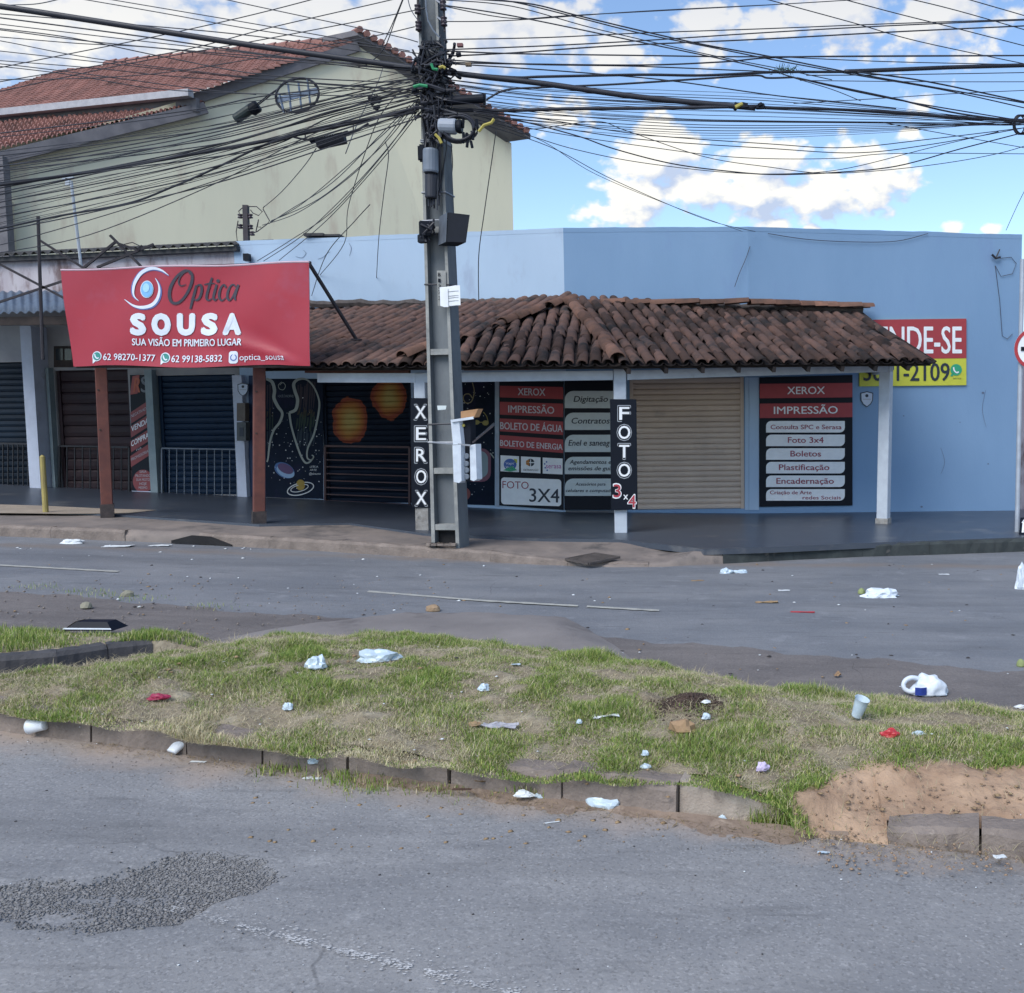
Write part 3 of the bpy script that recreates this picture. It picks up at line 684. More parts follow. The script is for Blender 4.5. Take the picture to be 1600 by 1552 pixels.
def roof_plane(A, B, poly, pitch=.178, expo=.335):
    e = (B-A).normalized(); c = sum(poly, V((0, 0, 0)))/len(poly); w = (c-A)-e*(c-A).dot(e); up = w.normalized(); nn = e.cross(up)
    if nn.z < 0: nn = -nn
    loc = [((p-A).dot(e), (p-A).dot(up)) for p in poly]
    xs_ = [a for a, _ in loc]; ymax = max(b for _, b in loc)
    def inside(x, y):
        r = False; k = len(loc)
        for i in range(k):
            (x1, y1), (x2, y2) = loc[i], loc[(i+1) % k]
            if (y1 > y) != (y2 > y) and x < (x2-x1)*(y-y1)/(y2-y1)+x1: r = not r
        return r
    j = 0
    while j*expo < ymax:
        y = j*expo
        i0 = int(min(xs_)/pitch)-2
        for i in range(i0, int(max(xs_)/pitch)+3):
            x = i*pitch+.5*pitch
            if inside(x, y+.08): cand.append((A+e*x+up*(y-.06), e, up, nn, j))
        j += 1
roof_plane(E2, E3, [E2, E3, T2, T1]); nR = len(cand)
roof_plane(E1, E2, [E1, E2, T1]); nM = len(cand)
roof_plane(E0, E1, [E0, E1, T1, T0])
def tmat(p, e, up, nn, lift=.0, jit=1.0):
    rz = random.gauss(0, .035)*jit; rx = random.gauss(0, .02)*jit+.035
    M = Matrix((e, up, nn)).transposed() @ Matrix.Rotation(rz, 3, 'Z') @ Matrix.Rotation(-rx*0+rx, 3, 'X')
    M = M.to_4x4(); M.translation = p+nn*(lift+random.uniform(0, .012))+e*random.gauss(0, .008)+up*random.gauss(0, .015); return M
order = [c for c in cand[:nM]]+sorted(cand[nM:], key=lambda c: (c[4], -c[0].x))
rest = []
for k, (p, e, up, nn, j) in enumerate(order):
    M = tmat(p, e, up, nn)
    if k < 300: inst('tile', random.choice(TM), M, roof)
    else: rest.append(M)
def joined(name, me0, Ms, mt, parent, smooth=True):
    v0 = np.array([v.co[:] for v in me0.vertices]); f0 = np.array([p.vertices[:] for p in me0.polygons])
    vv = np.concatenate([v0@np.array(M.to_3x3()).T+np.array(M.translation) for M in Ms]); ff = np.concatenate([f0+len(v0)*i for i in range(len(Ms))])
    o = npmesh(name, vv, ff, mt, parent, smooth); o['kind'] = 'stuff'; return o
if rest: joined('tile_rows', TM[1], rest, M_tile, roof)
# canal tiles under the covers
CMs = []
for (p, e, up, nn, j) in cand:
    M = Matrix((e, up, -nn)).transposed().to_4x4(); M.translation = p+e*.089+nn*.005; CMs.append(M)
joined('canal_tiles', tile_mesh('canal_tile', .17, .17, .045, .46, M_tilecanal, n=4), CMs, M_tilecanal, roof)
def ridge(a, b, n, jit=.02, up=V((0, 0, 1)), parent=None, skip=()):
    d = (b-a); l = d.length; d.normalize(); e = d.cross(up).normalized(); nn = e.cross(d)
    for i in range(n):
        if i in skip: continue
        M = Matrix((e, d, nn)).transposed() @ Matrix.Rotation(random.gauss(0, .05), 3, 'Z') @ Matrix.Rotation(random.uniform(.03, .09), 3, 'X')
        M = M.to_4x4(); M.translation = a+d*(l*i/n)+nn*(.015+random.uniform(0, .02))
        inst('ridge_tile', RM[0], M, roof)
ridge(E2+V((0, 0, .04)), T1+V((0, -.05, .04)), 11); ridge(E1.lerp(T1, .55)+V((0, 0, .05)), T1+V((0, -.05, .04)), 6, skip=(3,))
ridge(E1.lerp(T1, .02)+V((0, 0, .05)), E1.lerp(T1, .2)+V((0, 0, .05)), 2)
tm = V((WR0.x, WR0.y-.1, .5*(T1.z+T2.z)+.05))
ridge(T1+V((.1, -.14, -.05)), tm+V((0, -.12, -.09)), 7); ridge(tm+V((0, -.12, -.09)), T2+V((0, -.14, -.07)), 9)
mb = MB(); mm = [T1.lerp(T2, i/40)+V((0, -.06-.12*math.sin(math.pi*i/40), -.05+random.uniform(-.02, .02))) for i in range(41)]; mb.tube(mm, [random.uniform(.06, .09) for _ in mm], 6); mb.build('mortar_band', M_mortar, roof)
mb = MB(); mm = [T0.lerp(T1, i/40)+V((0, -.07, .03+random.uniform(-.02, .025))) for i in range(41)]; mb.tube(mm, [random.uniform(.05, .085) for _ in mm], 6); mb.build('mortar_band', M_mortar, roof)

# uneven rendered coping along the wall tops
for a, b, mt_ in ((ONV(376, 600, *PL), WC0, M_white), (WC0, WR0, M_blue), (WR0, WR1, M_blue)):
    n = int((b-a).length/.12); P = []; u, nn = udir(a, b)
    for i in range(n+1):
        p = a.lerp(b, i/n); h = WTOP+.012+.014*mnoise.noise(V((p.x*1.3, 0, 1)))+.007*mnoise.noise(V((p.x*5, 0, 3))); P.append([V((p.x, p.y, WTOP-.06))+nn*.003, V((p.x, p.y, h))+nn*.004, V((p.x, p.y, h))-nn*.2])
    MB().grid(P).build('coping', mt_, shop, recalc=False)

slab(PC, [(1164, 590), (1170, 590), (1170, 797), (1164, 797)], .012, .01, 'pale_jamb', M_white, shop); slab(PR, [(1170.5, 590), (1186, 590), (1186, 797), (1170.5, 797)], .012, .01, 'pale_jamb', M_white, shop)
# ------------------------------------------------------------------ lettering
_tc = {}
def text_shape(s, bold=0.0, shear=0.0):
    key = (s, bold, shear)
    if key not in _tc:
        c = bpy.data.curves.new('t', 'FONT'); c.body = s; c.offset = bold; c.shear = shear; c.resolution_u = 3; c.fill_mode = 'FRONT' if hasattr(c, 'fill_mode') else c.fill_mode
        o = bpy.data.objects.new('t', c); me = bpy.data.meshes.new_from_object(o)
        vs = np.array([v.co[:2] for v in me.vertices]); fs = [tuple(p.vertices) for p in me.polygons]
        bpy.data.objects.remove(o); bpy.data.curves.remove(c); bpy.data.meshes.remove(me)
        vs[:, 0] -= vs[:, 0].min(); vs[:, 0] /= max(1e-6, vs[:, 0].max()); vs[:, 1] /= .729
        _tc[key] = (vs, fs)
    return _tc[key]
def lettering(s, box, fn, mt, parent, bold=.012, shear=0.0, name='lettering', slope=0.0):
    """box = (x0, x1, baseline y, cap height) in picture units, fn maps a picture point to the surface; heavier weights are layered shifts"""
    vs, fs = text_shape(s, 0.0, shear); x0, x1, yb, h = box; b = max(0, bold)*h*1.1; mb = MB()
    sh = [(0, 0)]
    if b > .08: x0, x1 = x0+b, x1-b
    if b > .08: sh = [(-b, 0), (b, 0), (0, -b*.6), (0, b*.6)] if bold < .024 else [(b*math.cos(k*math.pi/4), b*math.sin(k*math.pi/4)) for k in range(8)]
    for k, (ax, ay) in enumerate(sh):
        P = []
        for u, v in vs:
            p = fn(x0+u*(x1-x0)+ax, yb-v*h+slope*u*(x1-x0)+ay); P.append(p+(CAM-p).normalized()*(.0003*k))
        mb.add(P, fs)
    return mb.build(name, mt, parent, recalc=False)
def ribbon(pts, w, fn, mt, parent, name='painted_stroke', sub=6, closed=False):
    """a brush stroke on a surface: picture points smoothed by a spline; w one width or one per point"""
    P = [V((a, b, 0)) for a, b in pts]; ws = w if isinstance(w, (list, tuple)) else [w]*len(P)
    C, Wd = [], []; n = len(P)
    for i in range(n if closed else n-1):
        g = lambda k: P[k % n] if closed else P[max(0, min(n-1, k))]
        p0, p1, p2, p3 = g(i-1), g(i), g(i+1), g(i+2)
        for k in range(sub):
            t = k/sub; C.append(.5*((2*p1)+(p2-p0)*t+(2*p0-5*p1+4*p2-p3)*t*t+(3*p1-p0-3*p2+p3)*t**3)); Wd.append(ws[i]*(1-t)+ws[(i+1) % n]*t)
    if not closed: C.append(P[-1]); Wd.append(ws[-1])
    vs = []; k = len(C)
    for i, c in enumerate(C):
        a = C[(i-1) % k] if closed or i else c; b = C[(i+1) % k] if closed or i < k-1 else c
        d = (b-a).normalized(); nn = V((-d.y, d.x, 0))*Wd[i]/2; vs += [fn(*(c+nn).xy), fn(*(c-nn).xy)]
    fs = [(2*i, 2*i+1, 2*((i+1) % k)+1, 2*((i+1) % k)) for i in range(k if closed else k-1)]
    return MB().add(vs, fs).build(name, mt, parent, recalc=False)
def flat(pts, fn, mt, parent, name): return MB().poly([fn(x, y) for x, y in pts]).build(name, mt, parent, recalc=False)
def ellipse(cx, cy, rx, ry, rot=0, n=24, a0=0, a1=2*math.pi):
    c, s = math.cos(rot), math.sin(rot)
    q = [(rx*math.cos(a0+(a1-a0)*i/n), ry*math.sin(a0+(a1-a0)*i/n)) for i in range(n if abs(a1-a0-2*math.pi) < 1e-6 else n+1)]
    return [(cx+x*c-y*s, cy+x*s+y*c) for x, y in q]
def rrect(x0, y0, x1, y1, r, corners=(1, 1, 1, 1), n=5):
    """rounded rectangle; corners tl, tr, br, bl"""
    out = []
    for (cx, cy, a, on) in ((x0+r, y0+r, math.pi, corners[0]), (x1-r, y0+r, 1.5*math.pi, corners[1]), (x1-r, y1-r, 0, corners[2]), (x0+r, y1-r, .5*math.pi, corners[3])):
        if on: out += [(cx+r*math.cos(a+.5*math.pi*i/n), cy+r*math.sin(a+.5*math.pi*i/n)) for i in range(n+1)]
        else: out.append((cx+r*math.copysign(1, math.cos(a+.785)), cy+r*math.copysign(1, math.sin(a+.785))))
    return out
P_white = paint('sign_white', (.82, .85, .88), .45); P_black = paint('sign_black', (.004, .007, .015), .5, .2); P_red = paint('sign_red', (.36, .045, .055), .5)
P_tab = paint('sign_pale_tab', (.60, .67, .68), .5); P_ink = paint('sign_dark_ink', (.02, .03, .05), .5); P_wine = paint('sign_wine_ink', (.30, .05, .09), .5)
P_green = paint('sign_green', (.03, .35, .19), .5); P_yellow = paint('sign_yellow', (.56, .58, .06), .5); P_blueink = paint('sign_blue_ink', (.05, .13, .42), .5); P_pink = paint('sign_magenta_ink', (.45, .06, .35), .5)
P_grey = paint('sign_grey_ink', (.35, .38, .42), .5)
def on(pl, off): return lambda x, y: ONV(x, y, pl[0], pl[1], off)
def sign(name, pl, pts, off, th, mt, label, cat, group=None):
    F = [ONV(x, y, pl[0], pl[1], off) for x, y in pts]; c = sum(F, V((0, 0, 0)))/len(F); c.z = min(p.z for p in F)
    t = thing(name, c, label, cat, group); slab(pl, pts, off, th, 'panel', mt, t); return t

# ------------------------------------------------------------------ signs on the corner shop
# left price board, on the left facade
t = sign('price_board', PL, [(780, 596), (880, 596), (880, 797), (780, 790)], .03, .024, P_black, 'black price board with four red bars, three logo cards and a FOTO 3X4 card', 'sign')
f1, f2, f3 = on(PL, .033), on(PL, .036), on(PL, .039)
for k, (s, y0, y1, d, x0, x1) in enumerate((('XEROX', 603, 623, 2, 809, 852), ('IMPRESSÃO', 628, 650, 3, 794, 866), ('BOLETO DE ÁGUA', 654, 676, 5, 781.5, 879), ('BOLETO DE ENERGIA', 680, 702, 7, 781.5, 879))):
    flat([(781, y0), (880, y0+d), (880, y1+d-1), (781, y1-2)], f1, P_red, t, 'red_bar')
    lettering(s, (x0, x1, y1-5.5, 11.5 if k != 3 else 9.5), f2, paint('sign_faded_white', (.60, .60, .66), .5), t, .014, slope=d/100)
for k, (x0, x1) in enumerate(((782, 811), (814, 844.5), (848, 879))):
    y0 = 711.5+k*1.8; flat([(x0, y0), (x1, y0+1.6), (x1, y0+26.5), (x0, y0+25)], f1, P_white, t, 'logo_card')
flat(ellipse(797, 726, 10, 9), f2, P_blueink, t, 'logo_mark'); flat([(786, 735), (800, 728), (808, 735), (797, 737)], f3, P_green, t, 'logo_mark'); flat([(803, 717), (808, 718), (808, 724), (803, 723)], f2, P_yellow, t, 'logo_mark')
lettering('Vapt', (790, 803, 726, 4), f3, P_white, t, .01); lettering('Vupt', (790, 803, 732, 4), f3, P_white, t, .01)
flat(ellipse(829, 723, 6, 6), f2, P_ink, t, 'logo_mark'); ribbon([(823, 723), (829, 723), (835, 723)], 1.6, f3, P_white, t, 'logo_mark'); flat([(822, 720), (827, 718), (827, 728), (822, 726)], f3, paint('logo_orange', (.5, .2, .04)), t, 'logo_mark')
ribbon([(829, 718), (829, 729)], 1.3, f3, P_white, t, 'logo_mark'); lettering('DETRAN.GO', (818, 841, 736, 3.2), f2, P_ink, t, .01)
lettering('serasa', (853, 877, 732, 8), f2, P_pink, t, .008); 
for x, y in ((851, 725), (854, 722), (852, 731), (855, 735)): flat(ellipse(x, y, 1.3, 1.3, n=8), f2, P_blueink, t, 'logo_mark')
q = rrect(783, 747, 877, 789, 5); flat([(x, y+(x-783)*.035-1) for x, y in q], f1, P_white, t, 'photo_card')
lettering('FOTO', (785, 826, 763, 12), f2, P_wine, t, -.004, slope=.03); lettering('3X4', (827, 874, 784, 22), f2, P_ink, t, .012, slope=.03)
# right half of the board, on the chamfered corner wall
t = sign('service_board', PC, [(882, 592), (966, 592), (966, 797), (882, 797)], .03, .024, P_black, 'black board with five pale tabs of services behind the FOTO 3x4 post', 'sign')
f1, f2 = on(PC, .033), on(PC, .037)
for k, (ls, y0) in enumerate(((['Digitação'], 611), (['Contratos'], 645), (['Enel e saneag'], 679.5), (['Agendamentos e', 'emissões de guia'], 714), (['Acessórios para', 'celulares e computador'], 748))):
    flat(rrect(882.5, y0, 965, y0+27, 13, (1, 0, 0, 0)), f1, P_tab, t, 'pale_tab')
    X = {0: [(896, 950)], 1: [(893, 953)], 2: [(888, 953)], 3: [(890, 955), (888, 958)], 4: [(899, 946), (884, 962)]}[k]
    for i, s in enumerate(ls): lettering(s, (*X[i], y0+(17 if len(ls) == 1 else 11+i*10), 9.5 if len(ls) == 1 else (6.6 if k == 3 else 5.2)), f2, P_ink, t, .02, .2)
# right price board
t = sign('price_board', PR, [(1187, 590), (1332, 586), (1332, 790), (1187, 792)], .03, .024, P_black, 'black price board with two red bars and six white tabs beside the beige shutter', 'sign')
f1, f2 = on(PR, .033), on(PR, .037)
for s, y0, y1, x0, x1 in (('XEROX', 600, 622, 1230, 1289), ('IMPRESSÃO', 631, 653, 1209, 1309)):
    flat([(1187, y0), (1332, y0-1.5), (1332, y1-1), (1187, y1+.5)], f1, P_red, t, 'red_bar'); lettering(s, (x0, x1, y1-6, 12), f2, P_white, t, .016, slope=-.008)
for k, (s, x0, x1) in enumerate((('Consulta SPC e Serasa', 1204, 1315), ('Foto 3x4', 1231, 1287), ('Boletos', 1235, 1283), ('Plastificação', 1217, 1296), ('Encadernação', 1213, 1303), ('', 0, 0))):
    y0 = 658+k*21.3; flat(rrect(1197, y0, 1320, y0+18, 8, (1, 0, 1, 0)), f1, P_white, t, 'white_tab')
    if s: lettering(s, (x0, x1, y0+12.8, 7.2 if k == 0 else 9.4), f2, P_wine, t, .02)
lettering('Criação de Arte', (1203, 1268, 772.5, 6), f2, P_wine, t, .018); lettering('redes Sociais', (1254, 1314, 780.5, 6), f2, P_wine, t, .018)
# for-sale board
t = sign('for_sale_board', PR, [(1343, 500), (1510, 498), (1510, 602), (1343, 604)], .03, .026, P_yellow, 'red and yellow VENDE-SE board high on the blue wall, half hidden by the tiled roof', 'sign')
f1, f2, f3 = on(PR, .033), on(PR, .037), on(PR, .041)
flat([(1343, 500), (1510, 498), (1510, 560), (1343, 562)], f1, P_red, t, 'red_field'); lettering('VENDE-SE', (1349, 1503, 552, 44), f2, P_white, t, .012)
o = lettering('3651-2109', (1349, 1484, 595, 29), f2, P_ink, t, .016)
flat(ellipse(1494, 578, 9, 9), f2, P_green, t, 'logo_mark'); ribbon([(1490, 574), (1491, 579), (1495, 582.5), (1498, 581)], 2.2, f3, P_white, t, 'logo_mark'); flat([(1486, 585), (1490, 583), (1489, 588), (1485, 588)], f2, P_green, t, 'logo_mark')
lettering('3605-9120', (1489, 1502, 592.5, 2.2), f2, P_ink, t, .01)
# badges (alarm company shields)
def badge(pl, x, y, off, label, s=1.0):
    q = [(x-10*s, y-10*s), (x, y-12.5*s), (x+10*s, y-10*s), (x+9.5*s, y+2*s), (x+6*s, y+8*s), (x, y+12.5*s), (x-6*s, y+8*s), (x-9.5*s, y+2*s)]
    t = sign('alarm_badge', pl, q, off, .008, P_ink, label, 'badge'); F = on(pl, off+.002); F2 = on(pl, off+.004)
    flat([(x+(a-x)*.86, y+(b-y)*.88) for a, b in q], F, paint('badge_white', (.52, .60, .72)), t, 'badge_face'); flat(ellipse(x, y-5.5*s, 2.6*s, 2.6*s, n=10), F2, P_ink, t, 'logo_mark'); ribbon([(x-6*s, y), (x+6*s, y)], 1.2*s, F2, P_grey, t, 'logo_mark'); return t
badge(PR, 1354.5, 624, .014, 'white alarm shield badge on the blue wall under the for-sale board')

# XEROX and FOTO 3x4 signs hung on the verandah posts
def hung(name, pts, Y0, Y1, label):
    (x0, y0), (x1, y1) = pts[0], pts[1]; A = AT(x0, y0, Y0); B = AT(x1, y1, Y1); pl = ((A.x, A.y), (B.x, B.y))
    t = sign(name, pl, pts, 0, .022, P_black, label, 'sign'); return t, pl
def outlined(s, box, pl, t, front, back, b=.02, name='lettering'):
    x0, x1, yb, h = box
    lettering(s, (x0-2.4, x1+2.4, yb+2.4, h+4.8), on(pl, .003), back, t, .035); lettering(s, (x0-1.4, x1+1.4, yb+1.4, h+2.8), on(pl, .005), P_black, t, .028); lettering(s, box, on(pl, .007), front, t, b)
t, pl = hung('post_sign', [(641.5, 622), (676, 622.5), (677, 794), (643, 793)], pA.y-.115, pA.y-.08, 'black vertical XEROX sign on the post behind the concrete pole')
for i, c in enumerate('XEROX'): outlined(c, (648.5+(i > 0)*.6+i*.2, 665.5+i*.25, 654+i*33.6, 21), pl, t, P_white, P_grey)
t, pl = hung('post_sign', [(953, 624), (994.5, 624), (996.5, 796.5), (955, 797.5)], pB.y-.15, pB.y-.12, 'black vertical FOTO 3x4 sign on the corner verandah post')
for i, c in enumerate('FOTO'): outlined(c, (967-(i % 2)*1.2, 983.5+(i % 2)*1.5, 656+i*29.6, 21), pl, t, P_white, P_grey)
for c, x0, x1, yb, h in (('3', 958.5, 970, 777, 21), ('4', 981.5, 993.5, 793, 20)):
    lettering(c, (x0-1.5, x1+1.5, yb+1.5, h+3), on(pl, .003), P_white, t, .03); lettering(c, (x0, x1, yb, h), on(pl, .006), paint('sign_bright_red', (.42, .05, .07)), t, .012)
lettering('x', (974, 981.5, 780.5, 11.5), on(pl, .004), P_white, t, .02)

# ------------------------------------------------------------------ murals
M_cream = paint('mural_cream', (.27, .30, .28), .7); M_star = paint('mural_star', (.50, .53, .55), .7)
g1, g2, g3 = on(PL, .007), on(PL, .010), on(PL, .013)
ribbon([(416, 592), (425, 597), (429, 610), (428, 622), (434, 635), (441, 646), (437, 660), (428, 672), (422, 690), (419, 715), (417, 722)], [4, 5, 5, 5, 5, 4, 4, 3.5, 3, 2.5, 2], g2, M_cream, shop, 'wing_outline')
ribbon([(452, 645), (462, 640), (465, 625), (461, 612), (459, 600), (466, 593), (478, 593), (489, 603), (497, 620), (499, 635), (495, 660), (490, 680), (481, 700), (480, 715), (486, 719), (490, 714), (487, 711)], [4, 5, 5, 5, 5, 4, 2.5, 2.5, 2.5, 3, 3, 3, 2.6, 2.4, 2, 2, 1.5], g2, M_cream, shop, 'wing_outline')
ribbon([(452, 645), (455, 665), (462, 690), (470, 712), (477, 723), (484, 722), (490, 715)], [3.5, 3, 3, 3, 3, 2.5, 2], g2, M_cream, shop, 'wing_outline')
for (c, y0, y1) in (((0.0248, 0.0158, 0.027), 600, 640), ((0.0315, 0.0248, 0.0135), 640, 652), ((0.0135, 0.0315, 0.0225), 648, 672), ((0.009, 0.0225, 0.0383), 672, 700)):
    mt = paint('feather_%d' % y0, c, .7)
    for i in range(9):
        x = 466+i*3.2+random.uniform(-1, 1); a = y0+random.uniform(-4, 6); ribbon([(x, a), (x-1, .5*(a+y1)), (x-2.5, y1+random.uniform(-5, 5))], [2.2, 2.6, 1], g1, mt, shop, 'feather_stroke', sub=3)
        if i < 3: x = 418+i*4; ribbon([(x, a), (x-.5, y1)], [2.4, 1.2], g1, mt, shop, 'feather_stroke', sub=3)
flat(ellipse(444.5, 735, 17, 11, .5), g1, paint('mural_blue', (.05, .12, .28), .7), shop, 'painted_planet'); flat(ellipse(446, 737, 15, 8.5, .45), g2, paint('mural_pale_blue', (.22, .34, .5), .7), shop, 'painted_planet'); flat(ellipse(446, 732.5, 13, 7, .45), g3, paint('mural_violet', (.09, .055, .13), .7), shop, 'painted_planet')
flat(ellipse(469.5, 758, 7, 8.5), g1, paint('mural_ochre', (.27, .19, .035), .7), shop, 'painted_planet')
ribbon(ellipse(469.5, 764, 21, 9, -.25, n=20), 1.5, g2, M_star, shop, 'planet_ring', sub=3, closed=True); ribbon(ellipse(468, 763, 14, 5, -.25, n=16), 1.2, g3, M_star, shop, 'planet_ring', sub=3, closed=True)
flat(ellipse(470, 755, 6.2, 4.5), on(PL, .016), paint('mural_ochre', (.27, .19, .035), .7), shop, 'painted_planet')
ribbon([(437, 602), (442, 598), (446, 603), (443, 609), (437, 608), (435, 602), (440, 597)], .9, g2, M_cream, shop, 'spiral'); lettering('VOCÊ É INCRÍVEL', (434, 459, 621, 4), g2, paint('mural_faint', (.14, .17, .2)), shop, .0, .2)
lettering('LETÍCIA', (484, 497, 731, 3.2), g2, M_star, shop, 0, .2); lettering('ARTE', (484, 495, 736, 3.2), g2, M_star, shop, 0, .2); lettering('@pinturas', (483, 501, 742, 3.6), g2, M_star, shop, 0, .2)
mb = MB()
for i in range(150):
    x = random.uniform(418, 503) if i % 3 else random.uniform(722, 771); y = random.gauss(700, 35) if i % 3 else random.uniform(600, 785)
    if not 597 < y < 774: continue
    r = random.choice((.35, .5, .7, 1.0)); mb.poly([g1(a, b) for a, b in ellipse(x, y, r, r, n=6)])
o = mb.build('painted_stars', M_star, shop, recalc=False); o['kind'] = 'stuff'
# right-hand mural, partly behind the pole
ribbon([(738, 598), (741, 612), (737, 627), (729, 630), (724, 624), (726, 617), (733, 616), (738, 622)], 1.6, g1, paint('mural_gold', (.22, .18, .09)), shop, 'painted_glasses')
flat(ellipse(744.5, 660, 5, 3.6), g1, paint('mural_gold2', (.25, .21, .05)), shop, 'painted_glasses'); flat(ellipse(758.5, 661, 5, 4), g1, paint('mural_gold2', (.25, .21, .05)), shop, 'painted_glasses'); ribbon([(749, 660), (754, 660)], 1.2, g1, paint('mural_gold2', (.25, .21, .05)), shop, 'painted_glasses'); ribbon([(763, 660), (760, 650), (755, 644)], 1, g1, paint('mural_gold2', (.25, .21, .05)), shop, 'painted_glasses')
flat(rrect(724, 701, 767, 753, 14), g1, paint('mural_wine', (.16, .05, .09)), shop, 'painted_mirror'); flat(rrect(728, 705, 762.5, 747, 12), g2, paint('mural_mist', (.20, .27, .31)), shop, 'painted_mirror')
flat(ellipse(726, 772, 9, 10), g1, paint('mural_dark_red', (.19, .04, .04)), shop, 'painted_planet'); ribbon([(738, 690), (756, 676), (773, 662)], [2, 3, 5], g2, paint('mural_wing_grey', (.18, .2, .27)), shop, 'painted_handle'); ribbon([(766, 708), (772, 716)], 2, g2, M_cream, shop, 'painted_handle')

# plaster cracks and scars on the upper walls
M_crack = paint('crack_shadow', (.12, .16, .24), .9)
for pl, pts in ((PL, [(462, 401), (472, 403), (478, 396), (474, 391)]), (PL, [(497, 405), (505, 402), (511, 396), (516, 394)]), (PL, [(545, 380), (549, 388), (546, 400)]), (PR, [(1540, 610), (1535, 640), (1541, 668)]), (PR, [(1470, 700), (1476, 722), (1470, 741)])):
    ribbon(pts, [.5]+[.7]*(len(pts)-2)+[.4], on(pl, .006), M_crack, shop, 'plaster_crack')
for x, y, r in ((1536, 614, 2.2), (1544, 725, 1.4), (1440, 792, 2.0), (1412, 650, 1.2), (1500, 660, 1.0)): flat(ellipse(x, y, r, r*.8, n=9), on(PR, .006), M_crack, shop, 'plaster_scar')
# ------------------------------------------------------------------ neighbouring shop on the left
M_weather = mat('weathered_whitewash', (.50, .48, .51), (.34, .30, .335), rough=.92, scale=3.2, det=9, bump=.6, bscale=16, stretch=(1, 1, .35), c3=(.16, .115, .115), s3=2.6, t3=.50, contrast=.8)
M_wallgrey = mat('grey_beige_wall', (.33, .33, .34), (.25, .25, .265), rough=.9, scale=2, det=6, bump=.2, c3=(.18, .17, .18), s3=1.4, t3=.58)
M_tin = mat('grey_roof_sheet', (.105, .14, .195), (.08, .11, .155), rough=.7, scale=3, bump=.1, c3=(.06, .075, .10), s3=2, t3=.58)
M_tindark = mat('dark_roof_sheet', (.075, .075, .078), (.035, .036, .04), rough=.85, scale=5, bump=.3)
M_blackgreen = mat('black_shutter_paint', (.004, .013, .027), (.003, .009, .018), rough=.6, spec=.25, scale=3, bump=.05, rnd=.15)
M_brownsh = mat('brown_shutter_paint', (.032, .018, .022), (.021, .013, .017), rough=.6, spec=.25, scale=3, bump=.05, rnd=.15)
M_bluesh = mat('deep_blue_shutter_paint', (.004, .02, .05), (.003, .015, .038), rough=.6, spec=.25, scale=3, bump=.05, rnd=.1)
M_pill = mat('pale_pillar_paint', (.50, .55, .66), (.42, .46, .55), rough=.8, scale=4, det=6, bump=.15, c3=(.3, .3, .32), s3=3, t3=.62)
M_pillgreen = mat('grey_green_pillar_paint', (.25, .31, .33), (.19, .24, .26), rough=.8, scale=4, det=6, bump=.15)
nb = thing('neighbour_shop', (WL.x+3, WL.y-.4, gz(-10)+.16), 'run-down low shop with closed shutters, left of the blue and white shop', 'shop')
SPL = ONV(375, 600, *PL)
zpar = zon(200, 397, PL)
ops = [(-60, 66, zon(20, 766, PL), zon(20, 566, PL)), (92, 206, zon(150, 770, PL), zon(150, 578, PL)), (250, 372, zon(310, 773, PL), zon(310, 586, PL))]
wall('wall', WC0, WL, ONV(-200, 600, *PL), SPL+V((-.004, 0, 0)), .1, zon(200, 456, PL), ops, M_wallgrey, nb, thick=.22)
o = wall('parapet', WC0, WL, ONV(-200, 600, *PL), SPL+V((-.004, 0, 0)), zon(200, 456, PL)+.002, zpar, [], M_weather, nb, thick=.18, front=-.02)
def corrugated(a0, a1, b0, b1, amp, pitch, mt, name, parent, th=0.0):
    """wavy sheet: a0-a1 upper edge, b0-b1 lower edge"""
    n = int((a1-a0).length/pitch*8); P = []
    nn = (a1-a0).cross(b0-a0).normalized(); nn = nn if nn.z > 0 else -nn
    for i in range(n+1):
        t = i/n; off = nn*amp*math.sin(i*math.pi/4); a, b = a0.lerp(a1, t)+off, b0.lerp(b1, t)+off
        P.append([a, a.lerp(b, .5), b, b-nn*.012])
    return MB().grid(P).build(name, mt, parent, True, recalc=False)
# dark roof sheet edge over the parapet
a0, a1 = ONV(-160, 408, *PL), ONV(374, 383, *PL)
corrugated(a0+V((0, 1.6, .35)), a1+V((0, 1.6, .35)), a0+V((0, -.18, 0)), a1+V((0, -.18, 0)), .03, .18, M_tindark, 'roof_sheet', nb)
MB().bar(a0+V((0, -.05, -.07)), a1+V((0, -.05, -.07)), .1, .08).build('roof_edge', M_tindark, nb)
# grey sheet verandah roof
ev0, ev1 = AT(-150, 492, 14.9), AT(125, 486, 14.3)
corrugated(ONV(-150, 458, *PL)+V((0, -.05, 0)), ONV(400, 452, *PL)+V((0, -.05, 0)), ev0, AT(400, 478, 13.9), .018, .17, M_tin, 'verandah_sheet', nb)
MB().bar(ev0+V((0, .1, -.1)), AT(400, 486, 13.95)+V((0, .05, -.1)), .06, .12).build('eave_beam', M_wood, nb)
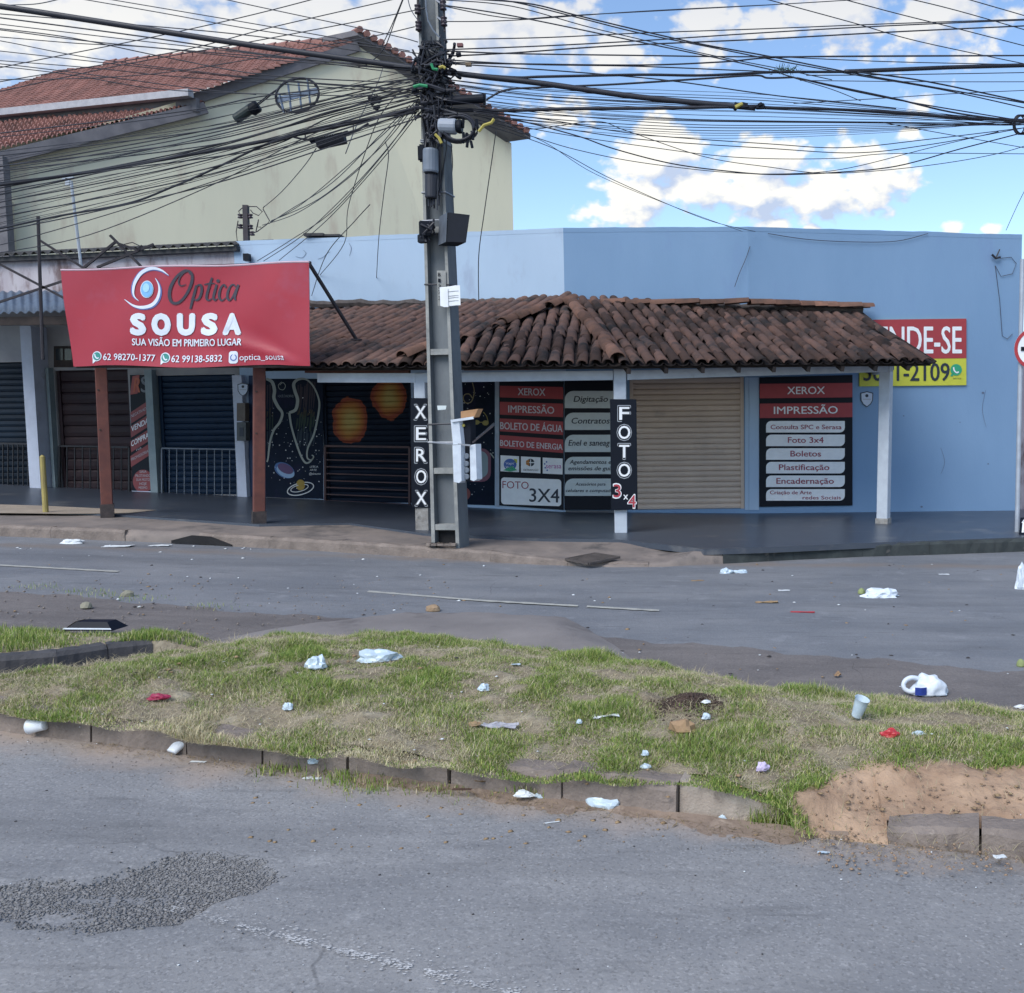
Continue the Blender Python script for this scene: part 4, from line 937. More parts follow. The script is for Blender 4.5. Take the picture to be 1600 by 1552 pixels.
# pillars
def pillar(c0, c1, y0, y1, pr, mt, parent=nb):
    u, n = udir(*PL); a, b = ONV(c0, 700, *PL), ONV(c1, 700, *PL); zt, zb = zon(c0, y0, PL), zon(c0, y1, PL)-.03
    q = [a+n*pr, b+n*pr, b-n*.05, a-n*.05]
    return MB().hexa([V((p.x, p.y, zb)) for p in q], [V((p.x, p.y, zt)) for p in q]).build('pillar', mt, parent)
pillar(67, 84, 512, 766, .35, M_pill); pillar(86.5, 91, 575, 766, .12, M_pillgreen); pillar(239, 250, 578, 772, .12, M_pillgreen); pillar(374, 388.5, 587, 779, .12, M_pill, shop)
slab(PL, [(388.5, 587), (415, 587), (415, 780), (388.5, 779)], .01, .01, 'wall_return', paint('deep_blue_return', (.03, .06, .13), .7), shop)
# small high window over the brown shutter
w = slab(PL, [(84, 541), (116, 541), (116, 574), (84, 574)], .02, .04, 'window', M_wood, nb); slab(PL, [(87, 545), (98, 545), (98, 563), (87, 563)], .026, .006, 'pane', mat('dull_glass', (.03, .04, .05), rough=.15, bump=0), w); slab(PL, [(101, 545), (112, 545), (112, 563), (101, 563)], .026, .006, 'pane', mat('dull_glass', (.03, .04, .05), rough=.15, bump=0), w)
shutter(PL, -60, 66, 566, 766, 22, M_blackgreen, nb); shutter(PL, 92, 206, 578, 769, 11, M_brownsh, nb); shutter(PL, 250, 372, 586, 773, 20, M_bluesh, nb)
M_rail = mat('grey_rail_paint', (.16, .19, .23), (.11, .13, .16), rough=.6, bump=.05)
M_bar = mat('dark_bar_paint', (.022, .024, .03), rough=.6, bump=.05)
gate(PL, -50, 60, 692, 765, 14, M_bar, nb, False, .05, .03); gate(PL, 93, 202, 697, 766, 9, M_bar, nb, False, .05, .03); gate(PL, 253, 371, 700.5, 772, 10, M_rail, nb, False, .08, .024)
# meter boxes on the pillar
t = thing('meter_box', ONV(379, 690, *PL), 'stack of two brown electricity meter boxes on the pale pillar beside the blue shutter', 'meter box')
M_meter = mat('brown_meter_box', (.13, .105, .085), (.09, .075, .065), rough=.6, bump=.1)
slab(PL, [(370, 630), (383, 630), (383, 658), (370, 658)], .24, .12, 'upper_box', M_meter, t); slab(PL, [(370, 660), (384, 660), (384, 689), (370, 689)], .24, .12, 'lower_box', mat('grey_meter_box', (.085, .095, .10), rough=.6), t)
slab(PL, [(374, 668), (380, 668), (380, 682), (374, 682)], .246, .004, 'window_pane', P_ink, t)
badge(PL, 379.5, 609, .135, 'faded alarm shield badge on the pale pillar beside the blue shutter', .85)
# motorcycle pilots' banner with red arrows, between brown and blue shutters
t = sign('shop_banner', PL, [(203, 586), (238, 586), (240, 768), (207, 767)], .09, .02, P_black, 'tall dark banner with slanted red arrows reading VENDA and COMPRA', 'banner')
f1, f2, f3 = on(PL, .094), on(PL, .098), on(PL, .102)
slab(PL, [(206, 767), (241, 768), (241, 771), (206, 770)], .1, .04, 'base_strip', M_pill, t)
flat([(207, 588), (218, 586), (215, 615), (203, 617)], f1, paint('banner_red', (.30, .06, .055)), t, 'logo_mark'); lettering('S', (220, 234, 613, 26), f2, paint('banner_grey', (.13, .15, .18)), t, .01); lettering('R', (208, 219, 613, 24), f2, paint('banner_orange', (.42, .10, .05)), t, .02, .2)
for k, (s, y, h) in enumerate((('NEGATIVADO', 646, 5), ('VENDA', 668, 9), ('COMPRA', 691, 9), ('PROMISSÓRIA', 714, 5))):
    flat([(203.5, y-1), (232, y-20), (236, y-15), (236, y-4), (205, y+16)], f1, paint('banner_dull_red', (.22, .045, .05)), t, 'red_arrow'); lettering(s, (205, 232, y+7, h), f2, P_white if k in (1, 2) else paint('banner_pale', (.42, .42, .46)), t, .012, slope=-.52)
lettering('na', (213, 221, 705, 4), f2, paint('banner_pale', (.42, .42, .46)), t, .012, slope=-.5)
flat(ellipse(223.5, 752, 16, 18, n=22), f1, paint('banner_dull_red', (.22, .045, .05)), t, 'red_seal')
for i, s in enumerate(('SAIA', 'PILOTANDO', 'SUA MOTO', 'HOJE', 'MESMO')): lettering(s, (223-len(s)*1.25, 224+len(s)*1.25, 739+i*6.3, 4.2), f2, paint('banner_pale', (.42, .42, .46)), t, .012)

# ------------------------------------------------------------------ red wooden posts and the optician's banner
def red_post(b, top, w, label, splay):
    p = G(*b, .175); tp = AT(*top, p.y); t = thing('wooden_post', p, label, 'post')
    post(p, tp, w, t, M_redwood, 'post_shaft', rz=splay, foot=.085, fmat=mat('charred_post_foot', (.075, .06, .058), (.03, .028, .03), rough=.9, scale=9, det=7, bump=.5, c3=(.17, .10, .08), s3=5, t3=.6))
    for z in (.55, .8): q = V(p).lerp(tp, z); MB().tube([q+V((0, -w/2-.02, 0)), q+V((0, -w/2+.01, 0))], .012, 8).build('bolt', M_wood, t)
    return t, p, tp
t1, rp1, rt1 = red_post((168, 806), (157, 560), .145, 'red-brown wooden post with a charred foot, near the yellow stake', .5)
t2, rp2, rt2 = red_post((404.5, 818), (405, 560), .150, 'red-brown wooden post between the blue shutter and the wing mural', .5)
by = rp2.y-.28
cTL, cTR, cBR, cBL = AT(95, 422, by+.1), AT(483, 410, by-.22), AT(485, 572, by-.22), AT(115, 573, by+.1)
bn = ((cTR-cTL).cross(cBL-cTL)).normalized(); bn = bn if bn.y < 0 else -bn
def bump(u, v):
    """slack cloth: soft bulges, and folds running to the lower right corner"""
    d = .018*math.sin(u*7+1)*math.sin(v*3)+.010*math.sin(u*15+v*6)
    x, y = u-1.0, v-1.0
    a = math.atan2(-y, -x+1e-6); r = math.hypot(x, y*.5)
    d += .050*math.exp(-((a-.62)/.14)**2)*min(1, r*3)*math.exp(-(r/.38)**2) - .03*math.exp(-((a-.95)/.15)**2)*min(1, r*3)*math.exp(-(r/.36)**2)
    d += .03*math.exp(-((u-.62)/.07)**2)*max(0, v-.82)/.18 + .02*math.exp(-((u-.3)/.2)**2)*max(0, v-.9)/.1
    return d
def ban(u, v, off=0):
    p = (cTL.lerp(cTR, u)).lerp(cBL.lerp(cBR, u), v); e = max(0, min(1, min(u, 1-u)*8))
    # edges sag a little between the tie points
    p = p+V((0, 0, 1))*(.022*math.sin(u*9.4)*max(0, v-.6)*2.0*e-.012*math.sin(u*12)*max(0, .2-v)*4)
    return p+bn*(bump(u, v)+off)
def ban_px(off):
    def f(x, y):
        u, v = (x-95-(y-422)*.13)/(388-(y-422)*.11), .5
        for _ in range(4):
            yt = 422-12*u; yb = 573-u; v = (y-yt)/(yb-yt); xl = 95+20*v; xr = 483+2*v; u = (x-xl)/(xr-xl)
        return ban(u, v, off)
    return f
M_banner = mat('red_vinyl_banner', (.365, .032, .052), (.33, .03, .05), rough=.42, scale=1.6, bump=.03, c3=(.34, .05, .082), s3=1.3, t3=.56, spec=.35)
bt = thing('shop_banner', (rp2.x-1.5, by, cBL.z), 'wide red vinyl banner reading Optica SOUSA on two wooden posts', 'banner')
MB().grid([[ban(i/60, j/26) for j in range(27)] for i in range(61)]).build('banner_cloth', M_banner, bt, True, recalc=False)
MB().grid([[ban(i/60, j/26, -.012) for j in range(27)] for i in range(61)]).build('banner_back', paint('banner_back_white', (.55, .5, .55)), bt, True, recalc=False)
M_hem = paint('banner_hem', (.62, .45, .52), .5)
MB().tube([ban(i/40, 0, -.004) for i in range(41)], .014, 6).build('hem', M_hem, bt)
for a, b in ((cTL, cTR), (cBL, cBR)): MB().bar(a-bn*.05, b-bn*.05, .035, .035).build('frame_bar', M_wood, bt)
F0, F1_, F2_, F3_ = ban_px(.006), ban_px(.010), ban_px(.014), ban_px(.018)
zz = lambda x, y: (80+x/3.81, 390+y/3.81)
def rz_(pts, w, f, mt, nm): return ribbon([zz(*p) for p in pts], [k/3.81 for k in w] if isinstance(w, list) else w/3.81, f, mt, bt, nm)
P_script = paint('banner_ink', (.045, .042, .062), .5); P_bw = paint('banner_white', (.70, .76, .86), .45); P_sky = paint('logo_sky', (.20, .47, .78), .4); P_shade = paint('logo_blue_shade', (.10, .16, .42), .5)
# eye logo: two crescents and a ball
rz_([(712, 160), (665, 130), (605, 118), (545, 140), (505, 190), (492, 240), (500, 280), (532, 306)], [3, 14, 24, 28, 26, 20, 12, 3], F0, P_shade, 'logo_crescent')
rz_([(712, 156), (665, 126), (605, 116), (547, 139), (509, 190), (497, 240), (504, 278), (532, 306)], [2, 11, 18, 21, 19, 14, 8, 2], F1_, P_bw, 'logo_crescent')
rz_([(445, 296), (500, 335), (555, 347), (610, 335), (645, 300), (660, 250), (652, 205), (630, 172)], [3, 14, 24, 28, 26, 20, 12, 3], F0, P_shade, 'logo_crescent')
rz_([(445, 296), (500, 333), (555, 344), (608, 331), (640, 298), (655, 250), (650, 207), (630, 172)], [2, 11, 18, 21, 19, 14, 8, 2], F1_, P_bw, 'logo_crescent')
flat([zz(x, y) for x, y in ellipse(580, 237, 40, 51)], F1_, P_bw, bt, 'logo_ball'); flat([zz(x, y) for x, y in ellipse(581, 237, 36, 47)], F2_, P_sky, bt, 'logo_ball'); flat([zz(x, y) for x, y in ellipse(577, 228, 20, 26)], F3_, paint('logo_pale', (.38, .66, .88)), bt, 'logo_ball')
# hand-lettered Optica
for pts, w in ((( (842, 150), (820, 124), (785, 140), (750, 175), (722, 225), (714, 275), (727, 312), (757, 318), (790, 295), (822, 250), (846, 195), (850, 150), (832, 128), (805, 138), (780, 165), (770, 195), (782, 216), (812, 208)), [8, 10, 13, 17, 20, 20, 18, 16, 15, 16, 18, 17, 13, 9, 9, 10, 8, 4]),
               (((872, 212), (862, 250), (846, 300), (832, 352)), [13, 16, 16, 12]), (((860, 240), (882, 212), (900, 214), (902, 245), (888, 285), (868, 300), (854, 290)), [6, 10, 15, 16, 15, 10, 6]),
               (((966, 165), (948, 215), (932, 265), (930, 292), (944, 300), (962, 288)), [12, 15, 16, 15, 10, 4]), (((918, 208), (945, 202), (980, 200)), [6, 10, 5]), (((992, 206), (978, 250), (970, 284), (980, 300), (996, 288)), [13, 16, 15, 10, 4]),
               (((1046, 226), (1036, 208), (1018, 222), (1006, 255), (1006, 286), (1022, 302), (1046, 284)), [13, 9, 12, 16, 15, 10, 4]), (((1106, 222), (1090, 207), (1070, 222), (1056, 258), (1056, 288), (1068, 301), (1086, 282), (1106, 236)), [9, 9, 12, 16, 15, 10, 9, 8]),
               (((1122, 208), (1108, 250), (1100, 284), (1106, 301)), [15, 16, 15, 10])):
    rz_(list(pts), list(w), F1_, P_script, 'lettering')
flat([zz(x, y) for x, y in ellipse(1000, 185, 11, 11, n=12)], F1_, P_script, bt, 'lettering')
for i, c in enumerate('SOUSA'):
    x0 = (482, 607, 754, 898, 1030)[i]; x1 = (578, 720, 862, 1000, 1140)[i]; (a, yb), (b, _) = zz(x0, 500), zz(x1, 0); lettering(c, (a, b, yb-.4+(.5 if i < 2 else 0), 31), F1_, P_bw, bt, .085)
lettering('SUA VISÃO EM PRIMEIRO LUGAR', (209.5, 381, 540, 11.3), F1_, P_bw, bt, .022)
for x, s, a, b in ((154, '62 98270-1377', 164.5, 244.5), (260, '62 99138-5832', 270, 351)):
    flat(ellipse(x, 558, 7.6, 8), F0, P_bw, bt, 'logo_mark'); flat([(x-7, 560), (x-6.5, 569.5), (x-1, 565)], F0, P_bw, bt, 'logo_mark'); flat(ellipse(x, 558, 6, 6.4), F1_, paint('logo_teal', (.04, .26, .23)), bt, 'logo_mark')
    ribbon([(x-3, 554.5), (x-2, 558.5), (x+1, 561.5), (x+3.6, 560.5)], 2, F2_, P_bw, bt, 'logo_mark'); lettering(s, (a, b, 564.5, 11), F1_, P_bw, bt, .012)
flat(rrect(360.5, 549, 374, 568.5, 4), F0, P_bw, bt, 'logo_mark'); ribbon(ellipse(367.5, 559, 4.2, 4.6, n=14), 1.6, F1_, P_shade, bt, 'logo_mark', sub=2, closed=True); lettering('optica_sousa', (376.5, 446, 564, 10.3), F1_, P_bw, bt, .006)
# sign frame of thin steel: mast, crossed braces, strut to the roof
M_steel = mat('rusty_steel_bar', (.05, .042, .048), (.03, .028, .035), rough=.7, bump=.2)
t = thing('sign_frame', AT(68, 555, rp1.y+.1), 'rusty steel mast with crossed braces standing left of the red banner', 'frame')
fy = rp1.y+.25
MB().tube([AT(59.5, 338, fy), AT(62, 420, fy), AT(67, 562, fy)], .022, 6).build('mast', M_steel, t)
for a, b in (((61, 375), (132, 420)), ((-6, 410), (102, 467)), ((-30, 482), (120, 432))): MB().bar(AT(*a, fy), AT(*b, fy), .022, .03).build('brace', M_steel, t)
t = thing('sign_frame', AT(210, 418, by+.1), 'broken steel angle bars sticking up behind the top of the red banner', 'frame')
for a, b in (((172, 368), (222, 418)), ((132, 418), (182, 377)), ((186, 381), (215, 391)), ((152, 418), (240, 382)), ((215, 391), (222, 384))): MB().bar(AT(*a, by+.25), AT(*b, by+.28), .03, .03).build('angle_bar', M_steel, t)
MB().tube([AT(158, 390, by+.26), AT(185, 384, by+.3), AT(207, 379, by+.3), AT(226, 388, by+.3)], .006, 5).build('loose_wire', M_steel, t)
t = thing('steel_strut', AT(552, 532, 13.9), 'dark steel strut running from the red banner down onto the tiled roof', 'strut'); a, b = AT(483, 412, by-.2), AT(557, 531, 14.0); MB().bar(a, b, .035, .035).build('strut_bar', M_steel, t); MB().box(b, .12, .12, .02).build('foot_plate', M_steel, t)
t = thing('antenna_mast', AT(127, 416, fy+.6), 'thin pale antenna mast standing behind the red banner', 'antenna'); M_alu = mat('pale_aluminium', (.42, .47, .53), rough=.4, bump=0)
MB().tube([AT(111, 283, fy+.6), AT(127, 418, fy+.6)], .02, 6).build('mast', M_alu, t); MB().bar(AT(97, 279, fy+.6), AT(115, 278, fy+.6), .03, .03).build('head', M_alu, t); MB().bar(AT(106, 279, fy+.6), AT(106, 290, fy+.6), .03, .06).build('head', M_alu, t)
# iron stub with service wires above the shop wall
t = thing('service_mast', ONV(386, 378, *PL), 'short rusty iron stub with insulators and looped wires on top of the wall', 'mast')
sy = ONV(386, 378, *PL).y+.12
MB().bar(AT(384, 321, sy), AT(385.5, 380, sy), .085, .085).build('stub', M_steel, t)
M_porc = mat('dark_porcelain', (.045, .035, .05), rough=.35, bump=0)
def insulator(p, parent, r=.045, h=.075):
    M = Matrix.Translation(p); return MB().lathe([(r*.5, -h/2), (r, -h*.42), (r*.95, -h*.18), (r*.5, 0), (r*.95, h*.18), (r, h*.42), (r*.5, h/2)], M, 10).build('insulator', M_porc, parent, True)
for x, y in ((375.5, 338), (375.5, 354), (391, 338), (391.5, 355), (394, 365)): insulator(AT(x, y, sy), t)
for pts in (((386, 323), (401, 323), (410, 331), (404, 337), (395, 333), (391, 328)), ((376, 340), (373, 330), (380, 324)), ((372, 345), (369, 362), (371, 380)), ((392, 366), (402, 362), (418, 350), (421, 345), (411, 327), (413, 322)), ((400, 362), (404, 343), (402, 355), (408, 355))):
    c = [AT(x, y, sy-.03) for x, y in pts]; MB().tube(c, .009, 5).build('service_wire', M_steel, t)
o = MB().box(ONV(390, 404, *PL)+V((0, -.1, 0)), .09, .12, .12).build('junction_knob', P_black); tag(o, 'small black junction box on the wall just above the red banner', 'junction box')
# loose roof piece on the wall top
mb = MB(); a = ONV(491, 369, *PL); mb.box(a+V((0, .1, .02)), .33, .3, .045); mb.box(a+V((.30, .12, .01)), .28, .3, .03); o = mb.build('broken_roof_sheet', M_tindark); tag(o, 'broken scrap of dark roofing lying on the white wall top', 'roof scrap')
# ------------------------------------------------------------------ yellow house behind
M_yel = mat('yellow_house_plaster', (.70, .675, .52), (.63, .61, .475), rough=.9, scale=.8, det=7, bump=.12, bscale=20, stretch=(1, 1, .25), c3=(.56, .50, .39), s3=1.6, t3=.55)
M_ytile = mat('red_house_tile', (.33, .165, .14), (.22, .115, .10), rough=.9, scale=2.2, det=7, bump=.4, bscale=30, c3=(.10, .058, .052), s3=1.4, t3=.54)
M_fasc = mat('grey_fascia', (.17, .165, .18), (.11, .11, .125), rough=.85, scale=3, bump=.2)
yh = thing('yellow_house', (-8, 26, 0), 'tall pale yellow gabled house with a red tiled roof behind the shops', 'house')
K = AT(302, 152, 24.6); Pk = AT(563, 68, 27.0); zK = K.z
Q = ATZ(800, 224, AT(800, 224, 29.0).z); 
Qw = AT(799, 224, 29.0); KL = AT(-140, 200, 26.9); PL2 = AT(165, 110, 28.75); PLL = AT(-140, 196, 27.2)
dirE = (KL-K); dirE.z = 0; dirE.normalize()
mb = MB()
mb.poly([V((K.x, K.y, -.5)), V((Qw.x, Qw.y, -.5)), Qw, Pk+V((0, 0, -.05)), K]); mb.poly([V((K.x, K.y, 5)), K, KL, V((KL.x, KL.y, 5))])
mb.poly([V((Qw.x, Qw.y, -.5)), Qw, Qw+V((-8, 2, 0)), V((Qw.x-8, Qw.y+2, -.5))]); mb.build('wall', M_yel, yh)
def tiled(bl, br, tr, tl, nc, nr, amp, mt, name, parent, lip=.045):
    """tile field: rolled columns, each course lapping the one below"""
    e = (br-bl).normalized(); up = ((tl+tr)*.5-(bl+br)*.5).normalized(); nn = e.cross(up).normalized(); nn = nn if nn.z > 0 else -nn
    P = []
    for i in range(nc*6+1):
        u = i/(nc*6); row = []
        for j in range(nr):
            for v, l in (((j+.0)/nr, lip), ((j+.999)/nr, 0.0)):
                p = bl.lerp(br, u).lerp(tl.lerp(tr, u), v); row.append(p+nn*(amp*abs(math.sin(i*math.pi/6))+l+.012*math.sin(i*.37+j*2.1)))
        P.append(row)
    o = MB().grid(P).build(name, mt, parent, False, recalc=False); o['kind'] = 'stuff'; return o
ov = (K-Pk); ov.z = 0
eL, eR = AT(-140, 193, 26.5), AT(302, 147, 24.2)
tiled(eL, eR, Pk+V((0, 0, .05)), AT(100, 113, 28.9), 62, 26, .07, M_ytile, 'roof_tiles', yh)
tiled(eL+V((0, .01, 0)), eL.lerp(eR, .12), AT(100, 113.5, 28.9), AT(60, 128, 28.6), 10, 20, .07, M_ytile, 'roof_tiles', yh)
# other slope, seen from below at the right rake, with its overhang
rk0, rk1 = Pk+V((.05, -.35, .08)), AT(829, 217, 28.6)
mb = MB(); dd = V((-5, 2.2, 0)); mb.hexa([rk0, rk1, rk1+dd, rk0+dd], [p+V((0, 0, .14)) for p in (rk0, rk1, rk1+dd, rk0+dd)]); mb.build('roof_slope', M_fasc, yh)
for i in range(26):
    p = rk0.lerp(rk1, (i+.5)/26)+V((0, 0, .17)); MB().tube([p+V((.02, -.1, 0)), p+V((-.3, .25, .01))], .085, 6).build('verge_tile', M_ytile, yh)
MB().bar(Pk+V((-.02, -.12, -.12)), K.lerp(Pk, .0)+V((.02, -.12, -.10)), .1, .24).build('rake_board', M_fasc, yh)
mb = MB(); rp_ = [Pk+V((0, 0, .1))+(AT(165, 108, 28.75)-Pk)*(i/22) for i in range(23)]
for i in range(22):
    d = (rp_[i+1]-rp_[i]); MB().tube([rp_[i]-d*.1, rp_[i+1]], [.15, .11], 7).build('ridge_tile', M_ytile, yh)
MB().bar(eL+V((0, -.12, -.02)), eR+V((0, -.12, -.02)), .18, .16).build('gutter', mat('pale_gutter', (.40, .40, .43), (.3, .3, .33), rough=.6, bump=.05), yh)
MB().bar(eL+V((0, .1, -.22)), eR+V((0.05, .1, -.22)), .12, .30).build('fascia', M_fasc, yh)
# lower lean-to roof under the gutter
GP = ((K.x, K.y), (Qw.x, Qw.y))      # plane of the gable wall, running on to the left under the lower roof
l0, l1 = ONV(-140, 270, *GP, .25), ONV(322, 164, *GP, .25); l2, l3 = AT(306, 158, 25.3), AT(-140, 208, 26.0)
tiled(l0, l1, l2, l3, 60, 9, .06, M_ytile, 'lower_roof_tiles', yh)
MB().bar(l0+V((0, -.02, -.16)), l1+V((0, -.02, -.08)), .12, .26).build('lower_fascia', M_fasc, yh)
w0 = ONV(-140, 280, *GP); w1 = ONV(320, 166, *GP)
mb = MB(); mb.poly([V((w0.x, w0.y, -.5)), V((K.x, K.y, -.5)), V((K.x, K.y, K.z)), w1, w0]); mb.build('wall', M_yel, yh)
q = ONV(2, 246, *GP, .3); MB().bar(V((q.x, q.y, 0)), q, .22, .2).build('corner_pipe', M_fasc, yh); q = ONV(13, 315, *GP, .1); MB().bar(V((q.x, q.y, 0)), q, .2, .1).build('lit_cream_strip', mat('cream_lit_tone', (.55, .5, .36), bump=.05), yh)  # cream strip: its lit look is put into the colour
# pale neighbour at the far right edge, beyond the blue wall
mb = MB(); o = thing('far_wall', (7.5, 19.5, -.1), 'pale wall just visible past the right end of the blue shop', 'wall'); a, b = V((WR1.x+.1, 18.4, -.4)), V((14, 20.2, -.4))
mb.hexa([a, b, b+V((0, .3, 0)), a+V((0, .3, 0))], [p+V((0, 0, 3.2)) for p in (a, b, b+V((0, .3, 0)), a+V((0, .3, 0)))]); mb.build('wall_panel', M_weather, o)
# ------------------------------------------------------------------ concrete pole
M_pole = mat('pole_concrete', (.165, .185, .20), (.115, .13, .145), rough=.9, scale=3, det=8, bump=.35, bscale=50, stretch=(1, 1, .35), c3=(.07, .08, .09), s3=2.2, t3=.55)
M_polelight = mat('pale_pole_concrete', (.32, .325, .31), (.20, .21, .21), rough=.9, scale=5, det=7, bump=.4, c3=(.17, .17, .17), s3=3, t3=.56)  # paler concrete for flange fronts and ribs
M_cable = mat('black_cable_sheath', (.028, .031, .042), (.02, .022, .032), rough=.5, bump=0)
M_box = mat('black_box_plastic', (.008, .011, .02), (.005, .008, .014), rough=.6, spec=.2, bump=.03)
M_greybox = mat('grey_closure', (.17, .20, .25), (.13, .16, .20), rough=.55, bump=.05)
M_whitebox = mat('white_meter_shell', (.62, .68, .75), (.50, .55, .62), rough=.6, scale=8, bump=.05, c3=(.36, .38, .4), s3=5, t3=.64)
M_band = mat('steel_band', (.30, .32, .36), rough=.5, metal=.4, bump=0)
pb = G(704, 849, .165); pole = thing('electric_pole', pb, 'tall concrete electric pole loaded with boxes and cables on the pavement edge', 'pole')
PT = AT(674, 0, pb.y); PH = PT.z-pb.z; lean = V((PT.x-pb.x, 0, 0))/PH
_rz = Matrix.Rotation(R(-9), 3, 'Z')
def PO(a, b, z):
    """a, b: -1..1 across the pole (b=-1 the recessed face towards the street), z metres above the pavement"""
    t = z/7.8; A = (.36*(1-t)+.22*t)/2; B = (.33*(1-t)+.20*t)/2
    return pb+lean*z+_rz@V((a*A, b*B, 0))+V((0, 0, z))
TOPZ = 7.9
def pole_prism(a0, a1, b0, b1, z0, z1, name, mt, n=8):
    mb = MB(); P = []
    for i in range(n+1):
        z = z0+(z1-z0)*i/n; P += [PO(a0, b0, z), PO(a1, b0, z), PO(a1, b1, z), PO(a0, b1, z)]
    mb.add(P, [(i*4+q, i*4+(q+1) % 4, i*4+4+(q+1) % 4, i*4+4+q) for i in range(n) for q in range(4)]+[(3, 2, 1, 0), (n*4, n*4+1, n*4+2, n*4+3)])
    return mb.build(name, mt, pole)
pole_prism(-1, -.74, -.99, 1, -.2, TOPZ, 'flange', M_pole); pole_prism(.74, 1, -.99, 1, -.2, TOPZ, 'flange', M_pole)
pole_prism(-1.0, -.75, -1.0, -.97, .02, TOPZ, 'flange_edge', M_polelight); pole_prism(.75, 1.0, -1.0, -.97, .02, TOPZ, 'flange_edge', M_polelight)
pole_prism(-.74, .74, -.25, .3, .25, TOPZ, 'web', M_pole)
zr = lambda y: (AT(690, y, pb.y).z-pb.z)
for y in (735, 822, 551, 362): z = zr(y); pole_prism(-.74, .74, -.93, .93, z-.035, z+.035, 'cross_rib', M_polelight, 1)
pole_prism(-.74, .74, -.3, .5, -.1, zr(826), 'foot_recess_shade', mat('hole_shade', (.02, .02, .022)), 1)  # dark block fills the opening; the shade is put into its colour
mb = MB()
for i in range(14): a = random.uniform(-1.2, 1.3); mb.box(PO(a, -1.15+random.uniform(-.2, .1), .0)+V((0, 0, .012)), random.uniform(.03, .09), random.uniform(.03, .08), .03, Matrix.Rotation(random.uniform(0, 3), 3, 'Z'))
mb.build('foot_rubble', M_conc, pole)['kind'] = 'stuff'
PYd = pb.y
def pat(x, y, d): return AT(x, y, PYd-d)
def pbox(x0, y0, x1, y1, d, th, name, mt, rz=0.0, bev=.01):
    a, b = pat(x0, y0, d), pat(x1, y1, d); c = (a+b)/2; mb = MB(); mb.box(c+V((0, th/2, 0)), abs(b.x-a.x), th, abs(a.z-b.z), Matrix.Rotation(rz, 3, 'Z')); o = mb.build(name, mt, pole)
    bm = bmesh.new(); bm.from_mesh(o.data); bmesh.ops.bevel(bm, geom=list(bm.edges), offset=bev, segments=2, affect='EDGES'); bm.to_mesh(o.data); bm.free(); return o
# loudspeaker-like black box turned to the right, with its grey flank
q = [(700, 332), (734, 336), (728, 379), (698, 378)]; d0 = .42
F = [pat(x, y, d0) for x, y in q]; sd = [pat(678+dx, 331+dy, d0-.16) for dx, dy in ((4, 0), (0, 40))]
off = V((-.16, .26, .0)); Bk = [p+off for p in F]; mb = MB(); mb.add(F+Bk, [(0, 1, 2, 3), (7, 6, 5, 4), (0, 4, 5, 1), (1, 5, 6, 2), (2, 6, 7, 3)]); eb = mb.build('equipment_box', M_box, pole)
mb = MB(); e = .006; mb.add([F[0]+V((-e, -e, 0)), F[3]+V((-e, -e, 0)), Bk[3]+V((-e, -e, 0)), Bk[0]+V((-e, -e, 0))], [(0, 1, 2, 3)]); mb.build('box_flank', mat('scratched_grey_plastic', (.12, .14, .17), (.06, .07, .09), rough=.5, scale=12, det=7, bump=.1, contrast=.9), eb)
for k in range(9):
    pts = [pat(random.uniform(656, 680), random.uniform(342, 378), random.uniform(.2, .35)) for _ in range(4)]; MB().tube(pts, .014, 5).build('cable_tail', M_cable, pole)
pbox(653, 345, 672, 368, .3, .1, 'clamp_box', M_box, .3); pbox(652, 366, 666, 379, .3, .08, 'clamp_box', M_box, -.3)
# upright closures
def pcyl(x0, y0, x1, y1, r, d, name, mt, n=16, dome=True):
    a, b = pat(x0, y0, d), pat(x1, y1, d); ax = (b-a); l = ax.length; M = ax.to_track_quat('Z', 'Y').to_matrix().to_4x4(); M.translation = a
    pr = [(r*.55, 0), (r*.9, r*.12), (r, r*.35), (r, l-r*.2), (r*.92, l)] if dome else [(r, 0), (r, l)]
    return MB().lathe(pr, M, n).build(name, mt, pole, False)
pcyl(673, 232, 673, 270, .092, .26, 'splice_closure', M_greybox); pbox(651, 225, 664, 251, .24, .1, 'flat_closure', M_box, .2, .02)
pcyl(674, 272, 674, 310, .075, .24, 'cable_skirt', M_cable)
pcyl(685, 197, 713, 198, .092, .34, 'horizontal_closure', mat('pale_closure', (.30, .34, .40), (.25, .28, .33), rough=.5, bump=.05)); pcyl(713, 198, 722, 198, .08, .34, 'closure_cap', M_box)
pcyl(697, 158, 757, 154, .052, .3, 'black_sleeve', M_box); MB().bar(pat(757, 146, .3), pat(757, 163, .3), .03, .03).build('bracket_end', M_box, pole)
for y, k in ((222, 1.05), (226, 1.05), (305, 1.06), (347, 1.08), (76, 1.05), (118, 1.06), (140, 1.06), (165, 1.05), (447, 1.02), (690, 1.04), (662, 1.03)):
    z = zr(y); pts = [PO(a*k, b*k, z+random.uniform(-.01, .01)) for a, b in ((-1, -1), (1, -1), (1, 1), (-1, 1))]; MB().tube(pts, .010, 5, closed=True).build('strap', M_band if y in (222, 226, 305, 347, 690) else M_cable, pole)
